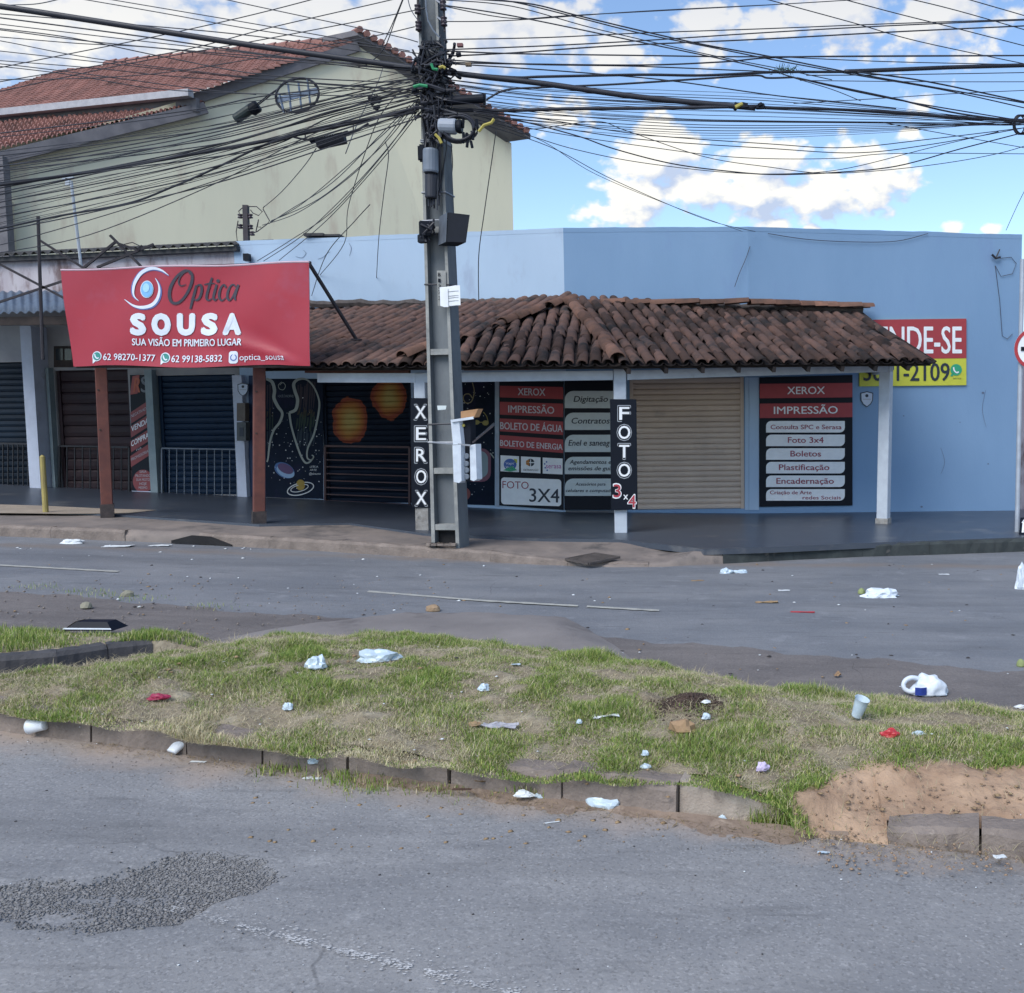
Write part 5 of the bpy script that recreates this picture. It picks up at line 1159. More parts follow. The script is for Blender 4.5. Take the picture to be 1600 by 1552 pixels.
# insulator racks
for sx, ys in ((652, (12, 18, 38, 44)), (692, (6, 12, 31, 37))):
    x1 = sx+(2 if sx < 670 else 3); MB().bar(pat(sx, -30, .12), pat(x1, 50, .12), .022, .022).build('insulator_rod', M_steel, pole)
    for y in ys: insulator(pat(sx+y*.05, y, .14), pole, .04, .06)
    for y in (8, 34): MB().bar(pat(sx+1, y, .12), PO(-.9 if sx < 670 else .9, -1, zr(y)), .02, .02).build('rack_arm', M_band, pole)
pbox(657, 63, 689, 70, .22, .12, 'band_clamp', M_box); pbox(655, 78, 664, 88, .22, .1, 'band_clamp', M_box, .2); pbox(693, 61, 698, 66, .2, .06, 'band_clamp', M_box)
# light strand up the pole
MB().tube([pat(x, y, .2) for x, y in ((665, -10), (666, 15), (669, 33), (677, 48), (688, 60))], .009, 5).build('pale_strand', M_greybox, pole)
# tangle of cables strapped round the pole head
for k in range(105):
    y = random.uniform(80, 205); n_ = random.randint(4, 7); w = (20 if k % 3 else 36) if y < 170 else 15
    pts = [(674+y*.03+random.uniform(-w, w), y+random.gauss(0, 13)) for _ in range(n_)]; pts.sort(key=lambda p: p[0] if k % 2 else p[1])
    MB().tube([pat(x, yy, random.uniform(.18, .40)) for x, yy in pts], random.choice((.008, .011, .015, .02)), 5).build('cable_tangle', M_cable, pole)
for k in range(16):
    x = random.uniform(662, 698); pts = [(x+random.gauss(0, 2), 130), (x+random.gauss(0, 3), 180), (x+random.gauss(0, 3), 230), (x*.7+675*.3, 290), (x*.6+676*.4, random.uniform(300, 345))]
    MB().tube([pat(a, b, random.uniform(.17, .28)) for a, b in pts], random.choice((.008, .012)), 5).build('down_cable', M_cable, pole)
for k in range(12):     # small splices and clamps
    x, y = random.uniform(690, 722) if k % 2 else random.uniform(640, 668), random.uniform(85, 150); pcyl(x, y, x+random.uniform(-6, 8), y+random.uniform(-4, 6), random.uniform(.02, .04), .34, 'wire_splice', M_box, 8)
mt_g = mat('green_wire', (.03, .28, .12), rough=.5, bump=0); mt_y = mat('yellow_wire', (.42, .36, .08), rough=.5, bump=0)
for pts, mt_ in ((((646, 136), (656, 133), (668, 135)), mt_g), (((674, 100), (677, 108), (684, 109)), mt_g), (((686, 106), (692, 104), (696, 107)), mt_y), (((680, 210), (686, 216), (690, 224)), mt_y), (((748, 206), (756, 196), (768, 192), (772, 186)), mt_y)):
    MB().tube([pat(x, y, .42) for x, y in pts], .018, 6).build('wire_end', mt_, pole)
# coil of slack cable beside the pole
for k in range(5):
    rx, ry, cx_, cy_ = 25+random.uniform(-3, 3), 20+random.uniform(-2, 2), 717+random.uniform(-2, 2), 201+random.uniform(-2, 2)
    MB().tube([pat(cx_+rx*math.cos(a), cy_+ry*math.sin(a), .3+.02*k) for a in [i*2*math.pi/22 for i in range(22)]], .014, 6, closed=True).build('cable_coil', M_cable, pole)
for k in range(9):
    x, y = random.uniform(722, 745), random.uniform(185, 225); pcyl(x, y, x+random.uniform(-3, 3), y+random.uniform(8, 16), .018, .36, 'drop_clamp', M_box, 6)
# meter housing on the right side, strapped on at head height
u0 = .5
def ph(pts, d, th, name, mt):
    F = [pat(x, y, d) for x, y in pts]; off = V((.05, th, 0)); k = len(F); mb = MB(); mb.add(F+[p+off for p in F], [tuple(range(k)), tuple(range(k, 2*k))[::-1]]+[(i, (i+1) % k, k+(i+1) % k, k+i) for i in range(k)]); return mb.build(name, mt, pole)
ph([(704, 656), (717, 656), (721, 694), (708, 695)], .36, .10, 'meter_cover', M_whitebox); ph([(707, 696), (720, 695), (721, 752), (717, 755), (709, 753)], .37, .10, 'meter_cover', M_whitebox); ph([(734, 696), (743, 694), (745, 749), (740, 752), (735, 750)], .34, .08, 'meter_cover', M_whitebox)
ph([(719, 658), (735, 656), (736, 752), (721, 753)], .30, .06, 'meter_frame', M_box)
for x, y in ((729, 713), (728.5, 725), (729, 735), (729, 745), (723.5, 714), (723.5, 724), (723.5, 734), (724.5, 665)):
    r = .034 if x > 726 else .018; M = Matrix.Rotation(R(90), 4, 'X'); M.translation = pat(x, y, .305); MB().lathe([(r*1.1, 0), (r*1.1, .012), (r*.8, .02)], M, 12).build('meter_dial', M_greybox if y != 665 else mt_y, pole)
ph([(720, 643), (747, 639), (741, 652), (720, 655)], .34, .05, 'wooden_board', mat('raw_board', (.42, .24, .12), (.34, .19, .10), rough=.8, scale=8, bump=.1)); MB().bar(pat(706, 658, .37), pat(740, 653, .36), .03, .03).build('shelf_strip', M_whitebox, pole)
MB().bar(pat(676, 691, .3), pat(735, 696, .38), .012, .02).build('strap', M_band, pole)
MB().bar(pat(738, 692, .3), pat(770, 666, .25), .03, .02).build('stay_rod', M_steel, pole)
# notices
ph([(694, 449), (712, 446), (713, 477), (695, 479)], .235, .004, 'paper_notice', P_white); ph([(687, 449), (693, 450), (694, 480), (688, 478)], .25, .004, 'paper_notice', P_white)
for y in (456, 463, 466, 471): ph([(697, y), (710, y-1.5), (710, y-.8), (697, y+.7)], .238, .002, 'printed_line', P_grey)
for i, c in enumerate('B1373'): lettering(c, (684.3+i*.2, 688.3+i*.2, 432+i*9.2, 6), lambda x, y: pat(x, y, .185), P_black, pole, .02)
ph([(682.5, 423), (690, 423), (691, 478), (684, 478)], .175, .003, 'number_strip', M_polelight)
ph([(683, 634), (691, 634), (690, 640), (684, 641)], .19, .003, 'torn_paper', P_tab)

# ------------------------------------------------------------------ overhead cables
CABLES = []
def spline(pts, sub):
    P = [V(p) for p in pts]; out = []; n = len(P)
    for i in range(n-1):
        p0, p1, p2, p3 = P[max(0, i-1)], P[i], P[i+1], P[min(n-1, i+2)]
        for k in range(sub):
            t = k/sub; out.append(.5*((2*p1)+(p2-p0)*t+(2*p0-5*p1+4*p2-p3)*t*t+(3*p1-p0-3*p2+p3)*t**3))
    out.append(P[-1]); return out
def cable(pts, r, Y0, Y1, label, group, n=5, mt=None, name='overhead_cable', sub=7):
    x0, x1 = pts[0][0], pts[-1][0]; L_ = sum(math.dist(a, b) for a, b in zip(pts[:-1], pts[1:])); s = 0; P = []
    for i, (x, y) in enumerate(pts):
        if i: s += math.dist(pts[i-1], pts[i])
        P.append(AT(x, y, Y0+(Y1-Y0)*s/L_))
    Q = spline(P, sub)
    # cables that leave the view go on along their street
    if pts[0][0] <= -40: Q.insert(0, Q[0]+(Q[0]-Q[1]).normalized()*14)
    if pts[-1][0] >= 1600: Q.append(Q[-1]+(Q[-1]-Q[-2]).normalized()*14)
    o = MB().tube(Q, r, n).build(name, mt or M_cable, None, True, recalc=False)
    CABLES.append((o, pts)); return tag(o, label, 'cable', group)
GL = ('thin black cable strung from the concrete pole to the left across the yellow house', 'cables running left from the pole')
GU = ('thin cable crossing the cloudy sky at upper left of the concrete pole', 'cables crossing the sky left of the pole')
GRS = ('thin dark cable sloping down to the right across the upper right sky', 'steep cables in the upper right sky')
GRL = ('nearly level dark cable crossing the upper sky right of the pole head', 'level cables in the upper right sky')
GRD = ('long thin cable sagging low over the white clouds right of the pole', 'sagging cables over the clouds')
GRF = ('thin cable in the dense fan below the tangle of splices, right of the pole', 'fan of cables right of the pole')
GD = ('thin service wire dropping from the pole head down to the low roofs', 'service wires dropping to the roofs')
YP = pb.y-.25
cable([(-60, 3), (0, 10), (200, 41), (400, 72), (650, 107), (720, 116), (850, 131), (1000, 152), (1180, 169)], .034, 11.6, 12.4, 'thickest black cable, sloping across the whole sky in front of the pole', None, 8)
cable([(-60, 296), (0, 289), (120, 272), (250, 250), (400, 223), (520, 199), (600, 181), (655, 168)], .022, 13.4, YP, 'thick black cable bundle from the pole crossing the middle of the yellow house', None, 7)
cable([(-60, 366), (0, 357), (90, 338), (200, 318), (270, 292), (330, 266), (430, 220), (520, 195), (650, 176)], .013, 13.4, YP, 'medium black cable sagging from the pole over the rusty mast', None, 6)
cable([(690, 172), (780, 173), (900, 170), (1040, 169), (1130, 167), (1185, 166)], .021, YP, 12.4, 'thick black cable leaving the pole level towards the tangle of splices', None, 7)
cable([(1175, 168), (1300, 171), (1400, 176), (1500, 184), (1640, 191)], .018, 12.4, 13.6, 'thick dark cable bundle running right from the tangle of splices', None, 7)
cable([(690, 112), (800, 121), (850, 120), (1000, 117), (1100, 118), (1210, 113), (1340, 112), (1450, 106), (1640, 101)], .016, YP, 13.4, 'dark cable passing through the green tuft in the sky', None, 6)
cable([(1320, 112), (1400, 109), (1500, 105), (1650, 101)], .026, 12.8, 13.4, 'thick dark cable at the upper right edge of the sky', None, 6)
cable([(760, 156), (790, 141), (840, 137), (960, 132), (1100, 123), (1180, 118), (1200, 122), (1240, 121)], .012, YP, 12.8, 'dark cable from the black sleeve rising to the green tuft', None, 6)
# left upper sky
for pts in ([(-60, 16), (0, 22), (150, 34), (400, 57), (655, 95)], [(-60, 20), (0, 28), (220, 57), (420, 86), (655, 112)], [(-60, 30), (0, 38), (200, 62), (400, 85), (650, 118)], [(-60, 40), (0, 45), (115, 60), (260, 90), (420, 118), (640, 130)], [(-60, 42), (0, 47), (160, 67), (400, 88), (650, 106)],
            [(-60, 54), (0, 58), (120, 68), (230, 74), (400, 92), (650, 110)], [(-60, 58), (0, 64), (150, 92), (400, 122), (640, 140)], [(-60, 75), (0, 80), (250, 108), (450, 128), (650, 142)], [(-60, 92), (0, 95), (150, 107), (300, 122), (640, 145)], [(-60, 96), (0, 100), (120, 114), (300, 138), (400, 148)],
            [(-60, 100), (0, 104), (110, 117), (280, 142), (640, 152)]):
    cable(pts, random.choice((.006, .007, .009)), 13.2+random.uniform(-.5, .5), YP+random.uniform(-.1, .1), *GU)
for pts in ([(-60, 122), (0, 106), (230, 60), (400, 22), (560, -20)], [(-60, 142), (0, 128), (270, 82), (420, 44), (607, 1), (690, -20)], [(-60, 156), (0, 143), (200, 100), (400, 64), (645, 17), (652, 14)], [(-60, 132), (0, 125), (150, 122), (300, 108), (557, 62), (648, 42)], [(100, -6), (250, 20), (400, 47), (600, 76), (655, 84)], [(140, -6), (400, 38), (640, 80)],
            [(-60, 26), (0, 10), (60, 6), (110, -6)], [(330, -6), (400, 10), (602, 53), (653, 66)], [(595, 75), (612, 40), (632, -8)], [(636, -8), (642, 15), (656, 36)], [(560, 105), (575, 100), (600, 76), (618, 30), (632, -6)]):
    cable(pts, .006, 13.0+random.uniform(-.6, .6), YP+random.uniform(-.15, .1), *GU)
# left lower bundle over the yellow house
for i in range(27):
    t = i/26; y0 = 246+t*118+random.uniform(-5, 5); y1 = 112+t*68+random.uniform(-9, 9); sag = random.uniform(4, 20)
    pts = [(-60, y0+14+random.uniform(-3, 5)), (0, y0), (130, y0*.8+y1*.2+sag*.5), (330, y0*.5+y1*.5+sag*.9), (520, y0*.2+y1*.8+sag*.5), (655, y1)]
    cable(pts, random.choice((.0035, .004, .005, .008)), 13.3+random.uniform(-.5, .4), YP+random.uniform(-.15, .15), *GL)
for i in range(7):
    y0 = 118+i*12+random.uniform(-4, 4); x0 = random.uniform(300, 380); cable([(x0-380, y0+96), (x0-60, y0+58), (x0+60, y0+35), (520, .6*y0+68), (655, 122+i*5)], random.choice((.005, .008)), 13.2, YP+random.uniform(-.15, .15), *GL)
for pts in ([(-60, 393), (0, 383), (120, 350), (330, 285), (520, 220), (650, 170)], [(-60, 404), (0, 395), (140, 367), (330, 290), (500, 205), (640, 160)]): cable(pts, .006, 13.2, YP, *GL)
# drops to the service mast and roofs
for pts in ([(650, 158), (610, 200), (540, 262), (470, 320), (422, 347)], [(640, 165), (600, 205), (520, 285), (450, 330), (420, 350)], [(646, 168), (590, 235), (500, 310), (424, 345)], [(650, 172), (600, 240), (520, 330), (455, 375), (402, 408)], [(652, 175), (580, 262), (520, 325), (470, 370), (412, 408)], [(655, 176), (590, 258), (510, 345), (436, 407)], [(640, 170), (560, 265), (470, 330), (410, 352)],
            [(618, 150), (585, 200), (545, 320), (538, 380), (500, 430)], [(494, 232), (475, 260), (440, 300), (411, 325)], [(602, 222), (607, 245), (600, 300), (592, 370), (588, 440)], [(775, 205), (770, 240), (757, 330), (748, 400), (748, 470)], [(705, 225), (707, 260), (702, 300), (700, 320)], [(578, 320), (555, 345), (510, 398), (487, 462)], [(540, 240), (560, 190), (590, 130), (600, 100)]):
    cable(pts, .006, YP+.1, ONV(420, 360, *PL).y-.15 if pts[-1][0] < 620 else 13.2, *GD)
# right of the pole
for pts, r in (([(700, -3), (820, 5), (900, 24), (1000, 48), (1100, 70), (1200, 88), (1320, 112), (1450, 135), (1640, 168)], .009), ([(720, -6), (800, 3), (900, 27), (1000, 52), (1120, 76), (1215, 95), (1340, 118), (1480, 142), (1640, 178)], .008), ([(690, 0), (800, 10), (930, 45), (1100, 84), (1220, 108), (1300, 125)], .006), ([(690, 8), (800, 25), (1000, 66), (1200, 108), (1240, 121), (1400, 156), (1640, 196)], .008),
               ([(1190, -3), (1330, 35), (1440, 66), (1640, 108)], .006), ([(1310, -3), (1400, 21), (1500, 46), (1640, 82)], .006), ([(1415, -3), (1500, 18), (1640, 58)], .006), ([(1505, -3), (1640, 36)], .006),
               ([(694, 10), (800, 29), (900, 24), (1200, 8), (1365, -2)], .006), ([(694, 34), (800, 32), (1000, 18), (1200, 8)], .006), ([(692, 62), (850, 59), (1000, 52), (1200, 45), (1400, 37), (1640, 29)], .007), ([(694, 78), (850, 72), (1000, 64), (1200, 51), (1400, 40), (1640, 30)], .008), ([(700, 88), (800, 83), (960, 72), (1200, 61), (1400, 50), (1640, 39)], .009),
               ([(700, 80), (800, 84), (1000, 87), (1200, 89), (1640, 87)], .009), ([(700, 98), (800, 100), (1000, 102), (1130, 97), (1250, 89), (1640, 87)], .010), ([(700, 94), (830, 101), (1000, 104), (1200, 112), (1340, 114)], .008), ([(705, 100), (830, 108), (960, 118), (1060, 128), (1215, 150), (1400, 170)], .008), ([(1245, 122), (1300, 134), (1400, 155), (1500, 178), (1640, 195)], .011), ([(1340, 113), (1450, 128), (1640, 168)], .010), ([(1235, 90), (1400, 97), (1640, 102)], .006), ([(1260, 118), (1400, 117), (1640, 113)], .006), ([(1250, 126), (1450, 128), (1640, 128)], .005), ([(1240, 122), (1300, 140), (1345, 158)], .005), ([(1240, 162), (1360, 155), (1500, 146), (1640, 140)], .005)):
    dy_ = (pts[-1][1]-pts[0][1])/(pts[-1][0]-pts[0][0]); cable(pts, r, YP+random.uniform(-.2, .1), 13.3+random.uniform(-.5, .5), *(GRS if dy_ > .1 else GRL))
for i in range(22):
    t = i/21; ya = 118+62*t+random.uniform(-4, 4); ym = 150+60*t+random.uniform(-5, 5)
    pts = [(695, ya), (850, .55*ya+.45*ym+4), (1050, ym-4+6*t), (1200, ym+3), (1400, .5*ym+.5*192+4*t), (1590, 190+random.uniform(-4, 6)), (1645, 190+random.uniform(-8, 8))]
    cable(pts, random.choice((.003, .004, .005)), YP+random.uniform(-.2, .2), 13.7+random.uniform(-.3, .3), *GRF)
for pts, r in (([(740, 175), (800, 186), (900, 212), (960, 233), (1050, 256), (1140, 268), (1210, 273), (1300, 270), (1400, 260), (1500, 233), (1600, 207), (1640, 195)], .008), ([(740, 185), (830, 213), (900, 234), (1000, 254), (1140, 270), (1250, 271), (1330, 262), (1450, 232), (1560, 206)], .005), ([(760, 190), (830, 202), (930, 190), (980, 205), (1100, 245), (1200, 261), (1300, 271), (1440, 260), (1560, 240), (1640, 215)], .005),
               ([(740, 178), (850, 196), (1000, 218), (1200, 232), (1340, 239), (1460, 225), (1600, 200)], .006), ([(740, 172), (860, 188), (1000, 210), (1200, 225), (1320, 231), (1450, 218), (1600, 200)], .006), ([(740, 180), (850, 205), (1000, 228), (1150, 246), (1300, 248), (1400, 240), (1640, 241)], .005), ([(740, 190), (860, 230), (960, 282), (1100, 342), (1180, 362)], .005), ([(760, 185), (850, 222), (930, 272), (1050, 322), (1160, 362)], .004), ([(1380, 192), (1480, 210), (1560, 224), (1640, 238)], .005), ([(1640, 225), (1595, 310), (1572, 360)], .005)):
    cable(pts, r, YP+random.uniform(-.1, .1), 13.8 if pts[-1][1] < 300 else 16.5, *GRD)
# order each loose set from top to bottom where it crosses the right half of the sky, so that every cable can be pointed out
ORD = ['uppermost', 'second from the top', 'third from the top', 'fourth from the top', 'fifth from the top', 'sixth from the top', 'seventh from the top', 'eighth from the top', 'ninth from the top', 'tenth from the top', 'eleventh from the top', 'lowest']
def y_at(P, x):
    xs_, ys_ = [p[0] for p in P], [p[1] for p in P]
    return float(np.interp(x, xs_, ys_))
for key, noun in ((GRS, 'of the thin cables sloping down through the upper right sky'), (GRL, 'of the nearly level cables crossing the upper right sky'), (GRD, 'of the long cables sagging low over the white clouds')):
    q = sorted((c for c in CABLES if c[0].get('group') == key[1]), key=lambda c: y_at(c[1], 1300))
    for i, (o, _) in enumerate(q): o['label'] = (ORD[i] if i < len(q)-1 else ORD[-1])+' '+noun
# things hung on the cables
def hang(name, pts_fn, label, cat='splice'): return None
wy = 12.45
t = thing('splice_closure', AT(385, 176, 12.7), 'dark green splice cylinder hanging tilted from the cables beside the oval coil', 'splice closure')
def cylat(x0, y0, x1, y1, r, Y, name, mt, parent, n=14):
    a, b = AT(x0, y0, Y), AT(x1, y1, Y); M = (b-a).to_track_quat('Z', 'Y').to_matrix().to_4x4(); M.translation = a; l = (b-a).length
    return MB().lathe([(r*.7, 0), (r, r*.3), (r, l-r*.3), (r*.8, l)], M, n).build(name, mt, parent)
cylat(367, 187, 397, 167, .062, 12.7, 'body', mat('dark_green_plastic', (.03, .045, .045), rough=.5, bump=.03), t); cylat(391, 174, 404, 165, .075, 12.7, 'end_cap', M_box, t)
for d in (0, 3): MB().tube([AT(400, 164+d, 12.7), AT(418, 150+d, 12.7), AT(436, 138, 12.7)], .008, 5).build('cable_tail', M_cable, t)
t = thing('cable_reserve', AT(465, 175, 12.6), 'oval steel cross frame with a coil of spare cable hanging above the yellow house', 'cable coil')
cxo, cyo = 464.5, 149
for k in range(7):
    rx, ry = 34+random.uniform(-1.5, 1.5), 26+random.uniform(-1.5, 1.5); rr = []
    for i in range(30):
        a = i*2*math.pi/30; x, y = rx*math.cos(a), ry*math.sin(a); c, s = math.cos(-.25), math.sin(-.25); rr.append(AT(cxo+x*c-y*s, cyo+x*s+y*c, 12.6-.012*k))
    MB().tube(rr, .011, 5, closed=True).build('coil', M_cable, t)
M_fr = mat('pale_blue_bracket', (.20, .26, .36), (.15, .20, .29), rough=.5, bump=0)
MB().bar(AT(432, 157, 12.55), AT(497, 141, 12.55), .012, .07).build('frame_bar', M_fr, t)
for x, y0, y1 in ((451, 131, 175), (467, 127, 170), (481, 123, 165)): MB().bar(AT(x-1, y0, 12.54), AT(x+4, y1, 12.54), .04, .012).build('frame_bar', M_fr, t)
MB().bar(AT(436, 146, 12.54), AT(444, 176, 12.54), .05, .012).build('frame_bar', M_fr, t)
t = thing('terminal_box', AT(515, 228, 12.7), 'flat black terminal box hung under the thick cable bundle, with white print', 'terminal box')
F = [AT(x, y, 12.65) for x, y in ((491, 216), (535, 206), (538, 221), (495, 230))]; mb = MB(); bk = [p+V((0, .12, 0)) for p in F]; mb.hexa(F, bk); mb.build('body', M_box, t)
for x, y in ((488, 219), (541, 209)): cylat(x-4, y+1, x+4, y-1, .035, 12.68, 'gland', M_box, t, 8)
for x, y0, y1 in ((477, 208, 219), (552, 195, 206)): MB().bar(AT(x, y0, 12.65), AT(x, y1, 12.65), .012, .012).build('hanger', M_steel, t)
lettering('AEB 14', (505, 522, 214, 3.6), lambda x, y: AT(x, y, 12.645), P_grey, t, .01, slope=-.2)
MB().tube([AT(x, y, 12.66) for x, y in ((458, 214), (470, 217), (488, 219))], .014, 6).build('cable_tail', M_cable, t); MB().tube([AT(x, y, 12.66) for x, y in ((541, 209), (556, 205), (576, 193))], .014, 6).build('cable_tail', M_cable, t)
t = thing('splice_closure', AT(588, 172, 12.5), 'small black clustered splice on the cables just left of the pole', 'splice closure')
for k in range(10): x, y = random.uniform(578, 594), random.uniform(152, 168); cylat(x, y, x+random.uniform(-4, 8), y+random.uniform(-6, 6), random.uniform(.02, .045), 12.5-random.random()*.1, 'splice_piece', M_box, t, 8)
t = thing('cable_splice', AT(1170, 170, 12.4), 'lumpy black tangle of splices where two thick cables join in the blue sky', 'cable splice')
for k in range(14): x = random.uniform(1140, 1190); cylat(x, 165+random.gauss(0, 2.5)+(x-1165)*.03, x+random.uniform(5, 14), 166+random.gauss(0, 2.5), random.uniform(.014, .03), 12.4-random.random()*.08, 'splice_piece', M_box if k != 4 else mt_y, t, 7)
t = thing('cable_plant', AT(1228, 114, 12.9), 'green tuft of air plants growing on the cables in the sky', 'plant')
mb = MB()
for k in range(160):
    c = AT(1228+random.gauss(0, 9), 110+random.gauss(0, 2.6), 12.9+random.uniform(-.08, .08)); d = V((random.gauss(0, 1), random.gauss(0, .6), random.gauss(.3, .8))).normalized()*random.uniform(.03, .09); s = V((random.gauss(0, 1), random.gauss(0, 1), random.gauss(0, 1))).normalized()*.007
    mb.add([c-s, c+s, c+d], [(0, 1, 2)])
mb.build('leaves', mat('air_plant_green', (.05, .12, .06), (.03, .07, .045), bump=0), t, recalc=False)
t = thing('cable_reserve', AT(1590, 205, 13.6), 'loops of spare cable hanging at the right edge of the sky', 'cable coil')
for k in range(4): rx, ry, x0 = 9+k*1.5, 15, 1592+k*2.5; MB().tube([AT(x0+rx*math.cos(a), 195+ry*math.sin(a), 13.7) for a in [i*2*math.pi/20 for i in range(20)]], .010, 5, closed=True).build('coil', M_cable, t)
for x, y, lab in ((719, 71, 'small reddish tag box hanging on a cable close to the pole head'), (732, 101, 'small tan tag box hanging on a purple-black cable near the pole head')):
    a, b = AT(x-4.5, y-2.5, 12.1), AT(x+4.5, y+2.5, 12.1); o = MB().box((a+b)/2, b.x-a.x, .05, a.z-b.z).build('tag_box', mat('tag_%d' % x, (.20, .09, .09) if x == 719 else (.24, .18, .12), bump=0)); tag(o, lab, 'tag box')
# cable hook on the right wall
t = thing('wall_hook', ONV(1556, 408, *PR, .02), 'black hook with a loose wire loop on the blue wall near its right end', 'wall hook')
f = on(PR, .06); MB().tube([f(1550, 398), f(1556, 404), f(1563, 402)], .02, 6).build('hook', M_cable, t); MB().tube([f(1556, 404), f(1558, 399), f(1562, 390)], .012, 6).build('hook', M_cable, t)
MB().tube([on(PR, .02)(x, y) for x, y in ((1562, 404), (1580, 402), (1588, 412), (1582, 428), (1564, 432), (1555, 415), (1562, 470), (1566, 525), (1574, 530), (1582, 522))], .005, 4).build('wire_loop', M_grey if 'M_grey' in globals() else M_steel, t)
# sagging wires lying on the wall faces
for pts, lab in (([(1200, 365), (1260, 374), (1330, 378), (1400, 377), (1450, 365)], 'thin wire looped along the top of the blue wall'), ([(1172, 385), (1165, 405), (1155, 428), (1148, 448)], 'short dark wire hanging down the blue wall above the tiles')):
    o = MB().tube(spline([on(PR if pts[0][0] > 1180 else PR, .03)(x, y) for x, y in pts], 6), .005, 4).build('wall_wire', M_steel); tag(o, lab, 'wire')
# ------------------------------------------------------------------ street furniture on the pavement
p = G(71.5, 801, .18); t = thing('bollard', p, 'thin dull yellow stake standing on the pavement by the pale pillar', 'bollard'); M_by = mat('dull_yellow_paint', (.36, .30, .10), (.27, .22, .09), rough=.7, bump=.1)
MB().lathe([(.037, -.05), (.037, .0), (.034, (AT(70, 711, p.y).z-p.z)*.97), (.01, AT(70, 711, p.y).z-p.z)], Matrix.Translation(p), 10).build('stake', M_by, t)
p = G(1589, 833, .165); tp = AT(1596.5, 462, p.y); t = thing('road_sign', p, 'round white road sign with a red ring and dark bar on a grey pole', 'road sign')
M_galv = mat('galvanised_pole', (.42, .47, .54), (.34, .38, .44), rough=.5, metal=.2, bump=.03)
MB().tube([p, p.lerp(tp, 1.15)], .033, 10).build('pole', M_galv, t)
c = AT(1617, 545, p.y-.06)
def disc(r, y, name, mt, rin=0):
    M = Matrix.Rotation(R(90), 4, 'X'); M.translation = c+V((0, y, 0))
    return MB().lathe([(max(rin, .002), 0), (r, 0), (r, -.004), (max(rin, .002), -.004)], M, 40, caps=False).build(name, mt, t)
disc(.292, 0, 'plate', P_white); disc(.292, -.006, 'red_ring', paint('road_sign_red', (.40, .04, .05)), .245); MB().box(c+V((0, -.012, 0)), .40, .006, .055).build('dark_bar', P_black, t)
p = G(1606, 838, .165); t = thing('leaning_sign', p, 'small black board with white lettering leaning at the foot of the road sign pole', 'sign')
a, b = p+V((-.12, 0, 0)), p+V((.35, .05, 0)); mb = MB(); up = V((.06, .12, .25)); mb.hexa([a, b, b+V((0, .02, 0)), a+V((0, .02, 0))], [a+up, b+up, b+up+V((0, .02, 0)), a+up+V((0, .02, 0))]); mb.build('panel', P_black, t)
lettering('R', (0, 1, 0, 1), lambda x, y: a.lerp(b, .06+.35*x)+up*(.2+.6*(-y))+V((0, -.006, 0)), P_white, t, .02)
lettering('A', (0, 1, 0, 1), lambda x, y: a.lerp(b, .02+.2*x)+up*(.72+.22*(-y))+V((0, -.006, 0)), P_white, t, .02)

# ------------------------------------------------------------------ median: soil, kerb, grass
FT = [(-400, 1062), (-60, 1095), (0, 1103), (140, 1124), (290, 1140), (400, 1152), (600, 1180), (700, 1190), (880, 1206), (1060, 1216), (1210, 1243)]
ftop = line_of(FT+[(1300, 1290), (1380, 1300), (1500, 1305), (1700, 1325), (2000, 1360)], .14)
xD0 = G(1235, 1250, .1).x; xD1 = G(1385, 1300, .05).x
dirtB = line_of([(1180, 1280), (1235, 1258), (1270, 1240), (1320, 1226), (1400, 1220), (1500, 1221), (1600, 1226), (2000, 1246)], .10)
def dirt_edge(x): return dirtB(x)+.02*np.sin(x*17)+.012*np.sin(x*41)
def med_h(x, y):
    """height of the median above the street"""
    f0, b0 = ftop(x), medB(x); t = np.clip((y-f0)/np.maximum(.05, b0-f0), 0, 1)
    h = .135+.07*np.sin(np.pi*np.clip(t*.8, 0, 1))-.12*np.clip((t-.55)/.45, 0, 1)**1.5
    h = h-.115*np.clip((bx1+.25-x)/.6, 0, 1)*np.clip((t-.25)/.6, 0, 1)
    h = h+.012*np.sin(x*5.1+y*3.3)+.010*np.sin(x*9.7-y*7.1)+.006*np.sin(x*21+y*17)
    # bare scoop of dirt at the right, worn down to the road
    q = np.clip((x-xD0+.32)/.5, 0, 1)*np.clip((dirt_edge(x)+.06-y)/.3, 0, 1); q = q*q*(3-2*q)
    low = .012+.15*np.clip((y-medF(x)-.03)/np.maximum(.1, dirtB(x)-medF(x)), 0, 1)**.75+.012*np.sin(x*8+y*5)-.03*np.exp(-((x-xD0-.28)/.18)**2-((y-dirtB(x)+.18)/.07)**2)
    low = low+.03*np.clip((x-xD1-.1)/.2, 0, 1)
    h = h*(1-q)+low*q
    # molehill
    h = h+.075*np.exp(-((x-mh.x)/.13)**2-((y-mh.y)/.11)**2)
    return h
mh = G(1075, 1100, .2); bx1 = G(345, 1000, .1).x
def soil_mask(x, y):
    f0, b0 = ftop(x), medB(x); t = (y-f0)/np.maximum(.05, b0-f0)
    return np.clip((x-xD0+.10)/.22+.25*np.sin(y*9+x*4)+.15*np.sin(y*31-x*23), 0, 1)*np.clip((dirt_edge(x)-y+.03)/.07, 0, 1)
